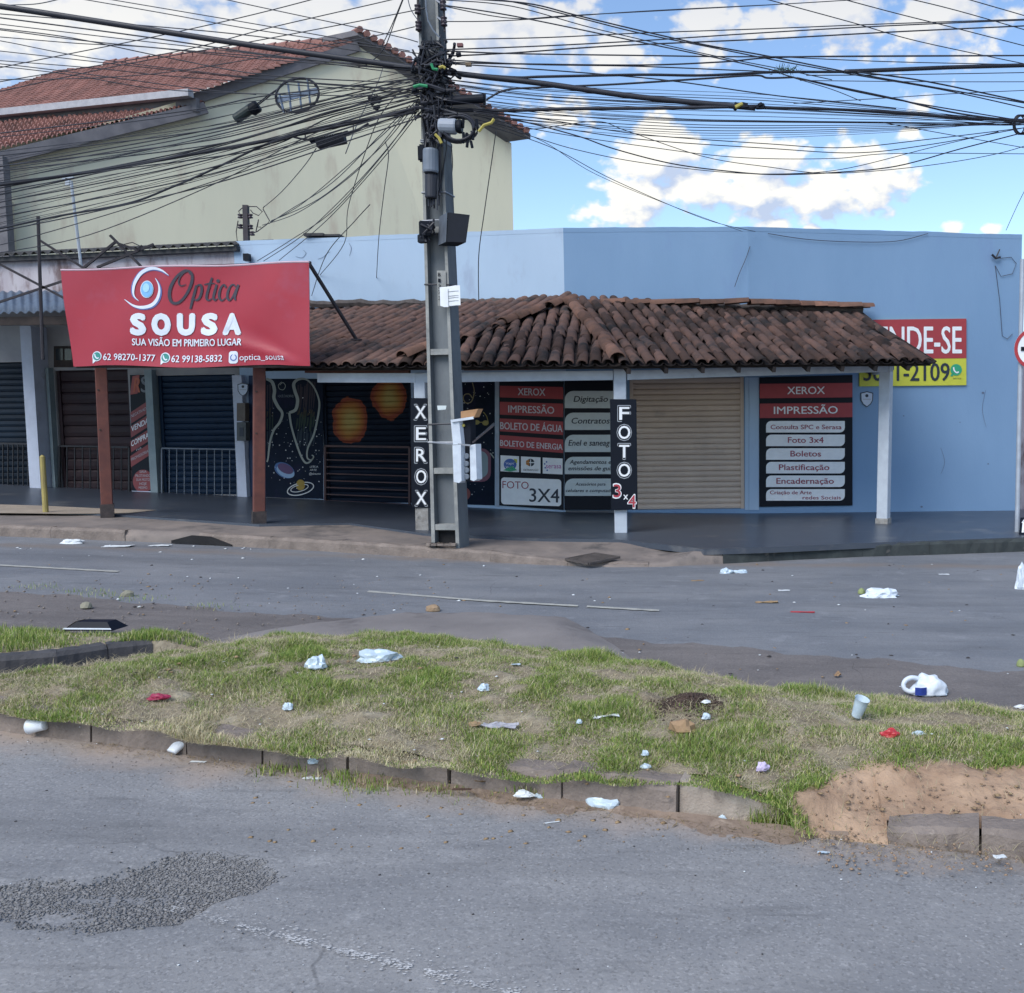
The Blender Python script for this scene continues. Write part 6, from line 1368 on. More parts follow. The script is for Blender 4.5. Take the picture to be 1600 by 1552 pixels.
def median_mesh():
    xs_ = np.concatenate([np.linspace(-14, -5.05, 40), np.linspace(-5, 2.2, 420), np.linspace(2.25, 9, 40)]); P = []; A = []
    for x in xs_:
        f0 = float(ftop(x))+.05 if x < xD0+.02 else float(medF(x))+(.10 if x > xD1+.02 else -.02); b0 = float(medB(x)); t = np.linspace(0, 1, 110); y = f0+(b0-f0)*t
        h = med_h(np.full_like(y, x), y); h[-1] = -.02
        if x > xD0 and x < xD1+.02: h[0] = -.005
        n = np.array([mnoise.noise(V((x*7, yy*7, 1.0)))*.012+mnoise.noise(V((x*22, yy*22, 5.0)))*.006 for yy in y]); n = n+np.array([mnoise.noise(V((x*45, yy*45, 9.0)))*.005+abs(mnoise.noise(V((x*13, yy*13, 4.0))))*-.014 for yy in y])*soil_mask(np.full_like(y, x), y); n = n*(1+.3*soil_mask(np.full_like(y, x), y)); h[1:-1] += n[1:-1]
        P.append(np.stack([np.full_like(y, x), y, gzn(np.full_like(y, x))+h], -1)); m_ = soil_mask(np.full_like(y, x), y)
        mm = np.clip(1.6*np.exp(-((x-mh.x)/.15)**2-((y-mh.y)/.13)**2), 0, 1)
        A.append(np.stack([m_, mm, 0*m_, 0*m_+1], -1))
    P = np.array(P); n, k = P.shape[:2]; idx = np.arange(n*k).reshape(n, k)
    F = np.stack([idx[:-1, :-1], idx[1:, :-1], idx[1:, 1:], idx[:-1, 1:]], -1).reshape(-1, 4)
    # soil material: dark soil and straw dust, turning into bare orange dirt where worn
    mt = M_soil.copy(); mt.name = 'median_ground'; nt = mt.node_tree; N = nt.nodes; L = nt.links; b = N['Principled BSDF']; col = b.inputs['Base Color'].links[0].from_socket
    at = N.new('ShaderNodeAttribute'); at.attribute_name = 'tint'; sp = N.new('ShaderNodeSeparateColor'); L.new(at.outputs['Color'], sp.inputs[0])
    g = N.new('ShaderNodeNewGeometry'); nz = N.new('ShaderNodeTexNoise'); nz.inputs['Scale'].default_value = 5; nz.inputs['Detail'].default_value = 7; L.new(g.outputs['Position'], nz.inputs['Vector'])
    rp = N.new('ShaderNodeValToRGB'); L.new(nz.outputs['Fac'], rp.inputs[0]); rp.color_ramp.elements[0].position = .3; rp.color_ramp.elements[0].color = (.25, .162, .108, 1); rp.color_ramp.elements[1].position = .68; rp.color_ramp.elements[1].color = (.43, .30, .205, 1)
    x1 = N.new('ShaderNodeMix'); x1.data_type = 'RGBA'; L.new(sp.outputs[0], x1.inputs['Factor']); L.new(col, x1.inputs['A']); L.new(rp.outputs[0], x1.inputs['B'])
    x2 = N.new('ShaderNodeMix'); x2.data_type = 'RGBA'; L.new(sp.outputs[1], x2.inputs['Factor']); L.new(x1.outputs['Result'], x2.inputs['A']); x2.inputs['B'].default_value = (.085, .055, .042, 1)
    L.new(x2.outputs['Result'], b.inputs['Base Color'])
    return tag(npmesh('median', P.reshape(-1, 3), F, mt, smooth=True, attr=np.array(A).reshape(-1, 4)), kind='structure')
med = median_mesh()
# second grassy bank at the left, beyond the drain cut, with its dark kerb
bkF = line_of([(-400, 1029), (-100, 1024), (0, 1020), (100, 1012), (180, 1005), (300, 999), (350, 997)], .12); bkB = line_of([(-400, 985), (-100, 980), (0, 978), (100, 982), (200, 990), (300, 992), (350, 996)], .05)
bx1 = G(345, 1000, .1).x
P = []
for x in np.linspace(-11, bx1, 140):
    f0, b0 = float(bkF(x)), float(bkB(x)); b0 = max(b0, f0+.02); e = min(1, (bx1-x)/.35); row = [V((x, f0, gz(x)-.01)), V((x, f0+.02, gz(x)+.11*e))]
    for j in range(1, 14): tt = j/14; y = f0+(b0-f0)*tt; row.append(V((x, y, gz(x)+(.12*(1-tt)**.7+.03*math.sin(math.pi*tt))*e+.012*mnoise.noise(V((x*8, y*8, 0))))))
    row.append(V((x, b0, gz(x)-.01))); P.append(row)
tag(MB().grid(P).build('grass_bank', M_soil, smooth=True, recalc=False), kind='structure')
bk = thing('drain_kerb', G(80, 1045, 0), None, None); bk['kind'] = 'structure'
M_dk = mat('dark_bluish_kerb', (.085, .082, .085), (.05, .05, .055), rough=.85, scale=6, bump=.4)  # plain kerb concrete, dark bluish
q = [(G(x, y, 0), .125) for x, y in ((-300, 1066), (-60, 1062), (0, 1057), (90, 1049), (170, 1036), (240, 1028))]
for (a, ha), (b, hb) in zip(q[:-1], q[1:]): kerb_stone(a, ha, b, hb, M_dk, bk, w=.12, jit=.004)
# median kerb stones
mk = thing('median_kerb', G(600, 1215, 0), None, None); mk['kind'] = 'structure'
def ks_(x0, y0, x1, y1, h0, h1, mt=M_conc, lab=None, **k): return kerb_stone(G(x0, y0, 0), h0, G(x1, y1, 0), h1, mt, mk, jit=.012, lab=lab, **k)
ks_(-420, 1092, -225, 1115, .14, .14); ks_(-220, 1115, -60, 1135, .14, .14); ks_(-55, 1136, 140, 1160, .14, .135); ks_(143, 1160.5, 290, 1180, .135, .13); ks_(293, 1180.5, 408, 1196, .135, .12, lab='kerb stone with a broken dark right corner')
ks_(411, 1196, 540, 1212, .11, .10); ks_(544, 1212.5, 700, 1232, .115, .125); ks_(703, 1232.5, 876, 1256, .13, .14); ks_(879, 1254, 1056, 1277, .15, .145)
o = ks_(1061, 1273, 1225, 1288, .15, .055, mat('pale_broken_kerb', (.40, .345, .29), (.27, .225, .19), rough=.9, scale=6, det=7, bump=.5, c3=(.13, .105, .09), s3=3, t3=.58), 'pale broken kerb stone tilted back into the grass', w=.24)
ks_(1385, 1318, 1530, 1336, .055, .105, w=.17); ks_(1533, 1336, 1740, 1362, .105, .115, w=.15); ks_(1745, 1362, 2050, 1400, .14, .14)
# ------------------------------------------------------------------ grass
def mat_attr(name, rough=.75):
    mt = bpy.data.materials.new(name); mt.use_nodes = True; nt = mt.node_tree; b = nt.nodes['Principled BSDF']; a = nt.nodes.new('ShaderNodeAttribute'); a.attribute_name = 'tint'
    nt.links.new(a.outputs['Color'], b.inputs['Base Color']); b.inputs['Roughness'].default_value = rough; b.inputs['Specular IOR Level'].default_value = .25
    tr = nt.nodes.new('ShaderNodeBsdfTranslucent'); nt.links.new(a.outputs['Color'], tr.inputs['Color']); mx = nt.nodes.new('ShaderNodeMixShader'); mx.inputs[0].default_value = .3
    nt.links.new(b.outputs[0], mx.inputs[1]); nt.links.new(tr.outputs[0], mx.inputs[2]); nt.links.new(mx.outputs[0], nt.nodes['Material Output'].inputs['Surface']); return mt
M_grass = mat_attr('grass_blades')
def fbm(x, y, s, sd): return np.array([mnoise.fractal(V((a*s, b*s, sd)), 1.0, 2.0, 4) for a, b in zip(x, y)])
def blades(name, x, y, z, ln, w, lean_, cols):
    n = len(x); a = rng.uniform(0, 2*np.pi, n); dx, dy = np.cos(a), np.sin(a); px_, py_ = -dy, dx
    l2 = lean_*ln; k = np.sqrt(np.maximum(.05, 1-lean_**2))*ln
    v = np.zeros((n, 5, 3)); 
    v[:, 0] = np.stack([x-px_*w, y-py_*w, z], -1); v[:, 1] = np.stack([x+px_*w, y+py_*w, z], -1)
    mx_, my_, mz_ = x+dx*l2*.35, y+dy*l2*.35, z+k*.62
    v[:, 2] = np.stack([mx_+px_*w*.75, my_+py_*w*.75, mz_], -1); v[:, 3] = np.stack([mx_-px_*w*.75, my_-py_*w*.75, mz_], -1)
    v[:, 4] = np.stack([x+dx*l2, y+dy*l2, z+k], -1)
    b = 5*np.arange(n)[:, None]; f = np.concatenate([b+np.array([[0, 1, 2]]), b+np.array([[0, 2, 3]]), b+np.array([[3, 2, 4]])], 0)
    at = np.repeat(np.concatenate([cols, np.ones((n, 1))], 1)[:, None, :], 5, 1)
    return tag(npmesh(name, v.reshape(-1, 3), f, M_grass, attr=at.reshape(-1, 4)), kind='stuff')
def green_cols(n, dry):
    """green to yellow-green, drying to straw; dry 0..1 per blade"""
    g = np.array([.21, .31, .07])*rng.uniform(.55, 1.35, (n, 1)); y = np.array([.43, .46, .15])*rng.uniform(.7, 1.25, (n, 1)); s = np.array([.64, .57, .38])*rng.uniform(.6, 1.2, (n, 1))
    r = rng.uniform(0, 1, (n, 1)); c = np.where(r < .72, g, y); d = rng.uniform(0, 1, n) < dry; return np.where(d[:, None], s, c)
N0 = 900000
x = rng.uniform(-5.2, 2.4, N0); f0, b0 = ftop(x), medB(x); u = rng.uniform(-.05, 1.0, N0); y = f0+.02+(b0-f0-.02)*u
key = (x*40).astype(int)*1000+(y*40).astype(int)
pn = fbm(x[:N0], y, 2.2, 3.0); pd = fbm(x, y, 1.1, 9.0)
sm = soil_mask(x, y); hole = np.exp(-((x-mh.x)/.17)**2-((y-mh.y)/.13)**2)
kill = np.clip((x-xD0+.08)/.14+.3*np.sin(y*27+x*13), 0, 1)*np.clip((dirt_edge(x)-y)/.05, 0, 1)
dens = np.clip(.78+pn*.6, .42, 1)*(1-kill)*(1-np.clip(hole*1.6, 0, 1))
# bare and trampled: a band at the front left, patches at centre right
front = np.clip((.30-u)/.25, 0, 1)*np.clip((-x-.9)/1.2, 0, 1); dens *= 1-.15*front
bare = np.zeros(N0)
for (cx_, cy_, rx, ry, k) in ((1230, 1105, .35, .12, .75), (1500, 1130, .5, .14, .8), (1340, 1170, .5, .1, .4), (960, 1060, .35, .12, .5), (620, 1085, .3, .15, .35), (300, 1110, .6, .12, .5)):
    c_ = G(cx_, cy_, .17); bare = np.maximum(bare, k*np.exp(-((x-c_.x)/rx)**2-((y-c_.y)/ry)**2))
dens *= 1-bare*.4
keep = rng.uniform(0, 1, N0) < dens*1.0
x, y, u, pn, pd, bare, front = (a[keep] for a in (x, y, u, pn, pd, bare, front)); n = len(x)
z = gzn(x)+med_h(x, y)-.006
dry = np.clip(.24-pd*.75+bare*.8+front*.5, .04, .95)
lush = np.clip(.55+pn*1.1, .25, 1.25)*(1+.35*np.clip((u-.8)/.2, 0, 1))
ln = rng.uniform(.024, .064, n)*lush*(1-.45*bare); w = rng.uniform(.0012, .0026, n); le = np.clip(rng.normal(.66, .24, n), .08, .98); cut = (x < bx1+.3)*np.clip((u-.5)/.3, 0, 1); ln = ln*(1-.6*cut)
c = green_cols(n, dry); ds = c[:, 0] > c[:, 1]; le = np.where(ds, np.clip(le+.3, 0, .985), le); ln = np.where(ds, ln*1.15, ln)
blades('grass', x, y, z, ln, w, le, c)
# flat thatch of dead grass between the blades
n = 90000; x = rng.uniform(-5.2, 2.4, n); u = rng.uniform(0, 1, n); y = ftop(x)+.02+(medB(x)-ftop(x)-.03)*u; k_ = (1-soil_mask(x, y) > rng.uniform(0, 1, n)) & (np.exp(-((x-mh.x)/.13)**2-((y-mh.y)/.10)**2) < .5); x, y = x[k_], y[k_]; n = len(x)
blades('thatch', x, y, gzn(x)+med_h(x, y)+rng.uniform(-.004, .012, n), rng.uniform(.015, .05, n), rng.uniform(.0007, .0016, n), rng.uniform(.9, .998, n), np.array([.60, .53, .37])*rng.uniform(.5, 1.25, (n, 1)))
# the bank at the left
N1 = 60000; x = rng.uniform(-9, bx1, N1); f0, b0 = bkF(x), np.maximum(bkB(x), bkF(x)+.02); u = rng.uniform(0, 1, N1); y = f0+.02+(b0-f0)*u
pn = fbm(x, y, 2.0, 5.0); keep = rng.uniform(0, 1, N1) < np.clip(.55+pn, .1, 1); x, y, u, pn = (a[keep] for a in (x, y, u, pn)); e = np.clip((bx1-x)/.35, 0, 1)
z = gzn(x)+(.12*(1-u)**.7+.03*np.sin(np.pi*u))*e-.005; n = len(x)
blades('grass', x, y, z, rng.uniform(.03, .075, n)*np.clip(.7+pn, .4, 1.3), rng.uniform(.0016, .003, n), np.clip(rng.normal(.5, .25, n), .05, .97), green_cols(n, np.clip(.2-pn*.4, .05, .8)))
# tufts: at the broken kerb, along the kerb foot, on the verge line
tx, ty, tz, tl = [], [], [], []
def tuft(px_, py_, r, n_, l, h=.0):
    c = G(px_, py_, h)
    for _ in range(n_):
        a, b = random.gauss(0, r), random.gauss(0, r*.7); tx.append(c.x+a); ty.append(c.y+b); tz.append(gz(c.x+a)+h); tl.append(l*random.uniform(.5, 1.2)*(1-.3*min(1, abs(a)/r/2)))
tuft(1235, 1284, .075, 1000, .125); tuft(1190, 1285, .04, 140, .06); tuft(500, 1195, .10, 300, .07); tuft(590, 1225, .12, 340, .05); tuft(430, 1205, .06, 150, .045); tuft(690, 1235, .08, 140, .045); tuft(545, 1215, .12, 240, .06); tuft(835, 1235, .05, 150, .06, .03); tuft(800, 1240, .06, 100, .05); tuft(1340, 1262, .09, 90, .04, .04)
for q in ((130, 925), (165, 930), (220, 936), (60, 918), (330, 948)): tuft(*q, .12, 60, .05, .01)
n = len(tx); blades('grass_tufts', np.array(tx), np.array(ty), np.array(tz), np.array(tl), rng.uniform(.0012, .0028, n), np.clip(rng.normal(.5, .22, n), .05, .95), green_cols(n, np.full(n, .12)))
# dry stalks and straw lying about
n = 9000; x = rng.uniform(-4.6, 2.2, n); u = rng.uniform(-.02, .9, n); y = ftop(x)+(medB(x)-ftop(x))*u; z = gzn(x)+med_h(x, y)+rng.uniform(.003, .03, n)
blades('straw', x, y, z, rng.uniform(.02, .10, n), rng.uniform(.0007, .0017, n), rng.uniform(.86, .998, n), np.array([.46, .40, .26])*rng.uniform(.6, 1.2, (n, 1)))
n = 1500; x = rng.uniform(-3.2, 1.5, n); y = medF(x)-np.abs(rng.normal(0, .07, n)); z = gzn(x)+.004
blades('straw', x, y, z, rng.uniform(.015, .06, n), rng.uniform(.0008, .002, n), rng.uniform(.96, .999, n), np.array([.36, .28, .17])*rng.uniform(.4, 1.2, (n, 1)))
# drifted soil heap along the foot of the kerb
P = []
for x in np.linspace(G(560, 1220).x, G(1330, 1320).x, 220):
    y1 = float(medF(x))+.02; wv = .10+.05*math.sin(x*7)+.03*math.sin(x*19); row = []
    for j in range(7):
        t = j/6; row.append(V((x, y1-wv*(1-t), gz(x)+.001+.022*t*t*(1+.4*mnoise.noise(V((x*9, t*3, 0))))+(.006*mnoise.noise(V((x*30, t*9, 2))) if 0 < j < 6 else -.002*(j == 0)))))
    P.append(row)
tag(MB().grid(P).build('soil_drift', M_dirt, smooth=True, recalc=False), kind='structure')
# ------------------------------------------------------------------ litter: every piece a thing of its own
M_cup = mat('white_plastic_cup', (.74, .79, .84), (.68, .73, .79), rough=.35, bump=0); M_bag = mat('white_plastic_bag', (.72, .78, .84), (.60, .67, .75), rough=.35, scale=12, bump=.15, bscale=40)
M_clear = mat('clear_bluish_plastic', (.55, .66, .74), (.42, .52, .6), rough=.25, scale=14, bump=.1); M_paper = mat('white_paper', (.70, .74, .76), (.6, .64, .66), rough=.8, scale=14, bump=.1)
M_card = mat('brown_cardboard', (.36, .24, .14), (.25, .165, .10), rough=.9, scale=9, bump=.2); M_redw = mat('red_wrapper', (.48, .04, .05), (.36, .03, .04), rough=.4, bump=.05); M_pinkw = mat('crimson_wrapper', (.38, .03, .09), (.27, .02, .06), rough=.4, bump=.05)
M_leafd = mat('dry_leaf', (.33, .235, .13), (.24, .16, .09), rough=.85, scale=15, bump=.2); M_stick = mat('dark_wet_stick', (.085, .05, .038), rough=.8, bump=.3); M_lilac = mat('lilac_foil', (.55, .48, .66), (.4, .35, .55), rough=.35, bump=.1); M_news = mat('printed_flyer', (.42, .42, .44), (.30, .30, .36), rough=.7, scale=35, det=2, bump=.1, contrast=.9)
def gh(x, y):
    """world point on whatever ground (street, verge or median) is seen at a picture point"""
    p = G(x, y, 0)
    for _ in range(12):
        X, Y = p.x, p.y; h = 0.0
        if ftop(X) < Y < medB(X): h = float(med_h(np.array(X), np.array(Y)))+.012
        elif medB(X) <= Y < edge(X): h = .014
        p = .5*p+.5*G(x, y, h)
    return p
def drop(o, p, label, cat, group=None): o.location = p; return tag(o, label, cat, group)
def cup(x, y, r, l, yaw, lean_, label, squash=1.0, mt=None):
    p = gh(x, y); M = Matrix.Rotation(yaw, 4, 'Z') @ Matrix.Rotation(lean_, 4, 'Y') @ Matrix.Diagonal((squash, 1, 1, 1))
    pr = [(r*.68, 0), (r*.70, l*.05), (r*.8, l*.4), (r*.9, l*.72), (r*.97, l*.97), (r*1.04, l), (r*1.02, l*.99), (r*.93, l*.93), (r*.66, .004)]
    mb = MB().lathe(pr, M, 18, caps=False); n = 18; mb.f.append(tuple(range(n))[::-1]); mb.f.append(tuple(8*n+j for j in range(n)))
    zmin = min(v[2] for v in mb.v); mb.v = [(a, b, c_-zmin) for a, b, c_ in mb.v]; o = mb.build('plastic_cup', mt or M_cup, None, True); return drop(o, p, label, 'cup')
def crumple(x, y, sx, sy, sz, seed, mt, name, label, cat, sub=3, amp=.38, yaw=0.0, group=None):
    p = gh(x, y); k_ = 1.28 if y > 1000 else 1.0; sx, sy, sz = sx*k_, sy*k_, sz*k_
    bm = bmesh.new(); bmesh.ops.create_icosphere(bm, subdivisions=sub, radius=1.0); Rm = Matrix.Rotation(yaw, 3, 'Z')
    for v in bm.verts:
        d = v.co.normalized(); k = 1+amp*mnoise.noise(d*1.4+V((seed*3.1, 0, 0)))+amp*.7*mnoise.noise(d*3.2+V((0, seed*2.3, 0)))-amp*.5*abs(mnoise.noise(d*6+V((0, 0, seed))))
        q = Rm@V((d.x*k*sx, d.y*k*sy, 0)); v.co = V((q.x, q.y, max(-.15, d.z*k)*sz+.12*sz))
    me = bpy.data.meshes.new(name); bm.to_mesh(me); bm.free(); me.materials.append(mt); return drop(link(bpy.data.objects.new(name, me)), p, label, cat, group)
def sheet_(x, y, sx, sy, yaw, mt, name, label, cat, curl=.25, seed=0, fold=0.0):
    p = gh(x, y); Rm = Matrix.Rotation(yaw, 3, 'Z'); n = 7; P = []; th = []
    for i in range(n):
        row = []
        for j in range(n):
            u, v = i/(n-1)-.5, j/(n-1)-.5; e = .06*mnoise.noise(V((u*4+seed, v*4, seed)))
            z = curl*min(sx, sy)*(abs(mnoise.noise(V((u*2.2+seed*1.7, v*2.2, 3.3))))*1.2+.15*u*u)+fold*abs(u)*sx+.003; q = Rm@V(((u+e)*sx, (v-e)*sy, 0)); row.append(V((q.x, q.y, z)))
        P.append(row)
    mb = MB().grid(P); mb.grid([[q-V((0, 0, .0015)) for q in r] for r in P]); o = mb.build(name, mt, None, False, recalc=False); return drop(o, p, label, cat)
# cups and bags
cup(72, 1148, .040, .095, R(172), R(98), 'white plastic cup lying on its side against the kerb at the far left')
cup(268, 1180, .050, .105, R(60), R(58), 'crushed white plastic cup tipped over at the foot of the kerb', .55)
cup(1338, 1122, .040, .108, R(-40), R(20), 'clear upright plastic cup standing in the grass near the shopping bag', 1, M_clear)
t = thing('shopping_bag', gh(1446, 1084), 'white plastic shopping bag with a blue print and open handle on the asphalt', 'bag')
bp_ = gh(1446, 1084)
def bagmesh():
    bm = bmesh.new(); bmesh.ops.create_icosphere(bm, subdivisions=4, radius=1.0)
    for v in bm.verts:
        d = v.co.normalized(); k = 1+.22*mnoise.noise(d*1.6+V((4, 0, 0)))+.14*mnoise.noise(d*4+V((1, 2, 0)))-.10*abs(mnoise.noise(d*8)); z = d.z*k
        lump = .55+.25*math.exp(-((d.x+.35)/.3)**2)+.25*math.exp(-((d.x-.45)/.35)**2); v.co = V((d.x*k*.118+.02, d.y*k*.075, max(-.1, z)*.15*lump+.012))
    me = bpy.data.meshes.new('bag_body'); bm.to_mesh(me); bm.free(); me.materials.append(M_bag); me.polygons.foreach_set('use_smooth', [True]*len(me.polygons)); return me
ob = link(bpy.data.objects.new('bag_body', bagmesh()), t); ob.matrix_basis = Matrix.Translation(bp_)
lo = [bp_+V(q) for q in ((-.045, -.03, .03), (-.10, -.035, .022), (-.145, -.03, .045), (-.142, -.02, .085), (-.10, -.01, .108), (-.05, 0, .10), (-.02, 0, .085))]
MB().tube(spline(lo, 4), .016, 7).build('bag_handle', M_bag, t, True)
o = MB().grid([[bp_+V((-.085+.075*i/5, -.074-.012*math.sin(i*.63), .012+.05*j/3)) for j in range(4)] for i in range(6)]).build('blue_print', mat('bag_blue_print', (.03, .06, .32), (.02, .04, .2), rough=.4, scale=40, contrast=.9), t, recalc=False)
crumple(1375, 932, .19, .10, .085, 3, M_bag, 'plastic_bag', 'flattened white plastic bag lying on the far street near the lime', 'bag')
crumple(939, 1260, .075, .030, .040, 5, M_clear, 'plastic_bag', 'small clear bag twisted at the foot of the median kerb', 'bag', yaw=-.4)
crumple(1155, 895, .10, .05, .03, 7, M_clear, 'plastic_spoon', 'thin white plastic scrap lying on the street before the corner ramp', 'litter')
crumple(1135, 896, .07, .05, .055, 9, M_clear, 'crumpled_cup', 'crumpled pale cup at the left end of the white plastic scrap', 'cup')
crumple(1596, 920, .07, .05, .20, 11, M_bag, 'plastic_bag', 'white plastic bag standing up at the right edge of the street', 'bag')
crumple(592, 1031, .11, .05, .050, 13, M_clear, 'plastic_bag', 'pale blue plastic bag spread on the grass near the median top', 'bag', yaw=.2)
crumple(495, 1043, .05, .035, .05, 15, M_clear, 'crumpled_cup', 'small crumpled pale cup in the grass left of the blue bag', 'cup')
crumple(312, 846, .16, .08, .09, 17, M_clear, 'plastic_bag', 'crumpled bluish bag in the gutter by the broken kerb gap', 'bag')
crumple(472, 853, .11, .06, .08, 19, M_clear, 'plastic_bag', 'small bluish bag in the gutter in front of the wing mural', 'bag')
crumple(41, 833, .16, .08, .06, 21, M_bag, 'plastic_bag', 'white bag in the gutter at the far left kerb', 'bag'); crumple(106, 838, .22, .09, .055, 23, M_bag, 'plastic_bag', 'ragged white bag in the gutter in front of the brown shutter', 'bag')
crumple(214, 843, .08, .06, .11, 25, M_clear, 'plastic_cup', 'pale blue cup in the gutter left of the broken kerb gap', 'cup')
crumple(112, 849, .14, .08, .05, 27, M_paper, 'crumpled_paper', 'crumpled white paper on the street below the ragged bag', 'paper'); crumple(1219, 874, .09, .06, .12, 29, mat('greenish_sack', (.35, .38, .26), rough=.7), 'paper_sack', 'small greenish sack leaning on the right kerb', 'sack'); crumple(1290, 870, .14, .06, .07, 31, M_bag, 'plastic_bag', 'crumpled white bag against the right kerb', 'bag')
crumple(146, 803, .12, .08, .10, 33, M_paper, 'crumpled_paper', 'torn white papers at the foot of the charred wooden post', 'paper'); crumple(137, 801, .04, .04, .10, 34, M_stick, 'dark_scrap', 'dark scrap beside the torn papers on the pavement', 'scrap')
crumple(1502, 797, .15, .05, .05, 35, M_paper, 'crumpled_paper', 'pale crumpled paper on the verandah floor against the blue wall', 'paper')
# sheets
sheet_(183, 854, .36, .16, .1, M_paper, 'paper_sheet', 'long white paper strip on the street before the charred post', 'paper', .1, 1); sheet_(250, 853, .26, .1, 0, M_paper, 'paper_sheet', 'white paper strip on the street below the pale blue cup', 'paper', .1, 2)
sheet_(946, 1121, .145, .05, .25, M_paper, 'paper_sheet', 'white folded paper on the grass in the middle of the median', 'paper', .3, 3); sheet_(780, 1136, .19, .07, -.1, M_news, 'flyer', 'grey printed flyer lying crumpled on the grass', 'flyer', .35, 4); sheet_(742, 1134, .06, .05, .3, M_leafd, 'dry_leaf', 'dry leaf touching the left end of the grey flyer', 'leaf', .5, 5)
sheet_(310, 1191, .085, .02, -.1, M_paper, 'paper_sheet', 'thin white strip on the asphalt right of the crushed cup', 'paper', .1, 6); sheet_(488, 1217, .09, .03, -.15, M_paper, 'paper_sheet', 'white strip on the asphalt edge below the grass tufts', 'paper', .15, 7); sheet_(862, 1286, .07, .010, .3, M_paper, 'drinking_straw', 'white straw lying on the sandy asphalt edge', 'straw', .1, 8)
sheet_(1287, 1333, .05, .018, -.1, M_clear, 'paper_sheet', 'small bluish slip on the near asphalt right of the grass tuft', 'paper', .2, 9); sheet_(806, 1039, .06, .03, 0, M_clear, 'paper_sheet', 'tiny pale slip in the grass near the top of the median', 'paper', .2, 10); sheet_(1562, 1340, .05, .03, .2, M_paper, 'paper_sheet', 'white scrap at the foot of the right kerb stone', 'paper', .3, 11)
sheet_(637, 1195, .085, .05, .4, M_leafd, 'dry_leaf', 'large curled dry leaf by the overgrown kerb', 'leaf', .6, 12); sheet_(757, 1222, .11, .022, .9, M_card, 'cardboard_strip', 'tan cardboard strip propped against the kerb', 'cardboard', .3, 13, .3); sheet_(722, 1234, .09, .02, -.05, M_stick, 'wood_scrap', 'dark red wood scrap lying beside the cardboard strip', 'wood', .1, 14)
sheet_(1254, 957, .22, .05, -.1, M_redw, 'wrapper', 'red and dark strip on the far street', 'wrapper', .1, 15); sheet_(1198, 942, .22, .06, 0, M_leafd, 'dry_leaf', 'row of dry yellow leaf bits on the far street', 'leaf', .3, 16); sheet_(1475, 898, .12, .05, 0, M_paper, 'paper_sheet', 'small white paper on the street before the right kerb', 'paper', .1, 17); sheet_(1225, 923, .12, .05, 0, M_paper, 'paper_sheet', 'small white slip in the middle of the far street', 'paper', .1, 18)
sheet_(1090, 908, .0001+.14, .05, .2, M_leafd, 'dry_leaf', 'brown leaf scrap on the street below the plastic scrap', 'leaf', .2, 19); sheet_(1308, 1057, .05, .04, .2, M_card, 'crushed_carton', 'small brown crushed carton on the dusty verge', 'carton', .9, 20)
# wrappers, cartons
crumple(248, 1092, .050, .022, .020, 41, M_pinkw, 'wrapper', 'crimson sweet wrapper on the grass at the left', 'wrapper'); crumple(1391, 1150, .038, .022, .024, 43, M_redw, 'wrapper', 'bright red wrapper in the grass below the upright cup', 'wrapper'); sheet_(1386, 1150, .04, .02, .3, M_paper, 'paper_sheet', 'white paper tucked under the bright red wrapper', 'paper', .5, 44)
t = crumple(1068, 1143, .048, .032, .050, 45, M_card, 'crushed_carton', 'tan crushed carton standing in the grass below the molehill', 'carton', 2, .5)
crumple(1192, 1203, .022, .018, .028, 47, M_lilac, 'foil_scrap', 'lilac foil scrap in the grass above the broken kerb stone', 'foil'); crumple(756, 1078, .025, .02, .026, 49, M_clear, 'crumpled_cup', 'tiny pale blue crumpled cup in the grass at the median centre', 'cup'); crumple(450, 1108, .022, .018, .026, 51, M_clear, 'cup_piece', 'pale blue half cup in the grass left of centre', 'cup')
crumple(1103, 1123, .018, .015, .024, 53, M_clear, 'cup_piece', 'pale blue half cup right of the crushed carton', 'cup'); crumple(1235, 1078, .024, .018, .024, 55, M_clear, 'cup_piece', 'pale blue half cup at the back of the grass', 'cup'); crumple(581, 1183, .022, .012, .020, 57, M_paper, 'cup_piece', 'white half cup at the overgrown kerb', 'cup'); crumple(1009, 1199, .020, .014, .012, 59, M_clear, 'cup_piece', 'pale green cup lid lying on the grass near the kerb', 'lid')
crumple(1008, 1180, .014, .012, .016, 61, M_clear, 'cup_piece', 'tiny bluish scrap just above the pale green lid', 'scrap'); crumple(905, 1130, .014, .012, .014, 63, M_clear, 'cup_piece', 'tiny pale scrap left of the white folded paper', 'scrap'); crumple(490, 1192, .022, .016, .016, 65, M_clear, 'cup_piece', 'bluish scrap among the tufts at the kerb foot', 'scrap'); crumple(850, 1246, .040, .022, .022, 67, M_clear, 'plastic_bag', 'crumpled bluish plastic before the kerb stones', 'bag'); crumple(818, 1244, .035, .016, .02, 69, M_paper, 'crumpled_paper', 'dirty white paper before the kerb stones', 'paper')
crumple(1129, 1281, .014, .012, .014, 71, M_clear, 'crumpled_cup', 'small grey crumpled ball in front of the tilted kerb stone', 'scrap'); crumple(1436, 1147, .03, .015, .012, 73, M_clear, 'cup_piece', 'bluish scrap in the dry patch right of the red wrapper', 'scrap'); crumple(1595, 1106, .03, .02, .014, 75, M_paper, 'paper_sheet', 'white scrap at the right edge behind the grass', 'paper'); crumple(1103, 1098, .02, .014, .01, 77, M_paper, 'cup_piece', 'small whitish scrap right beside the molehill', 'scrap')
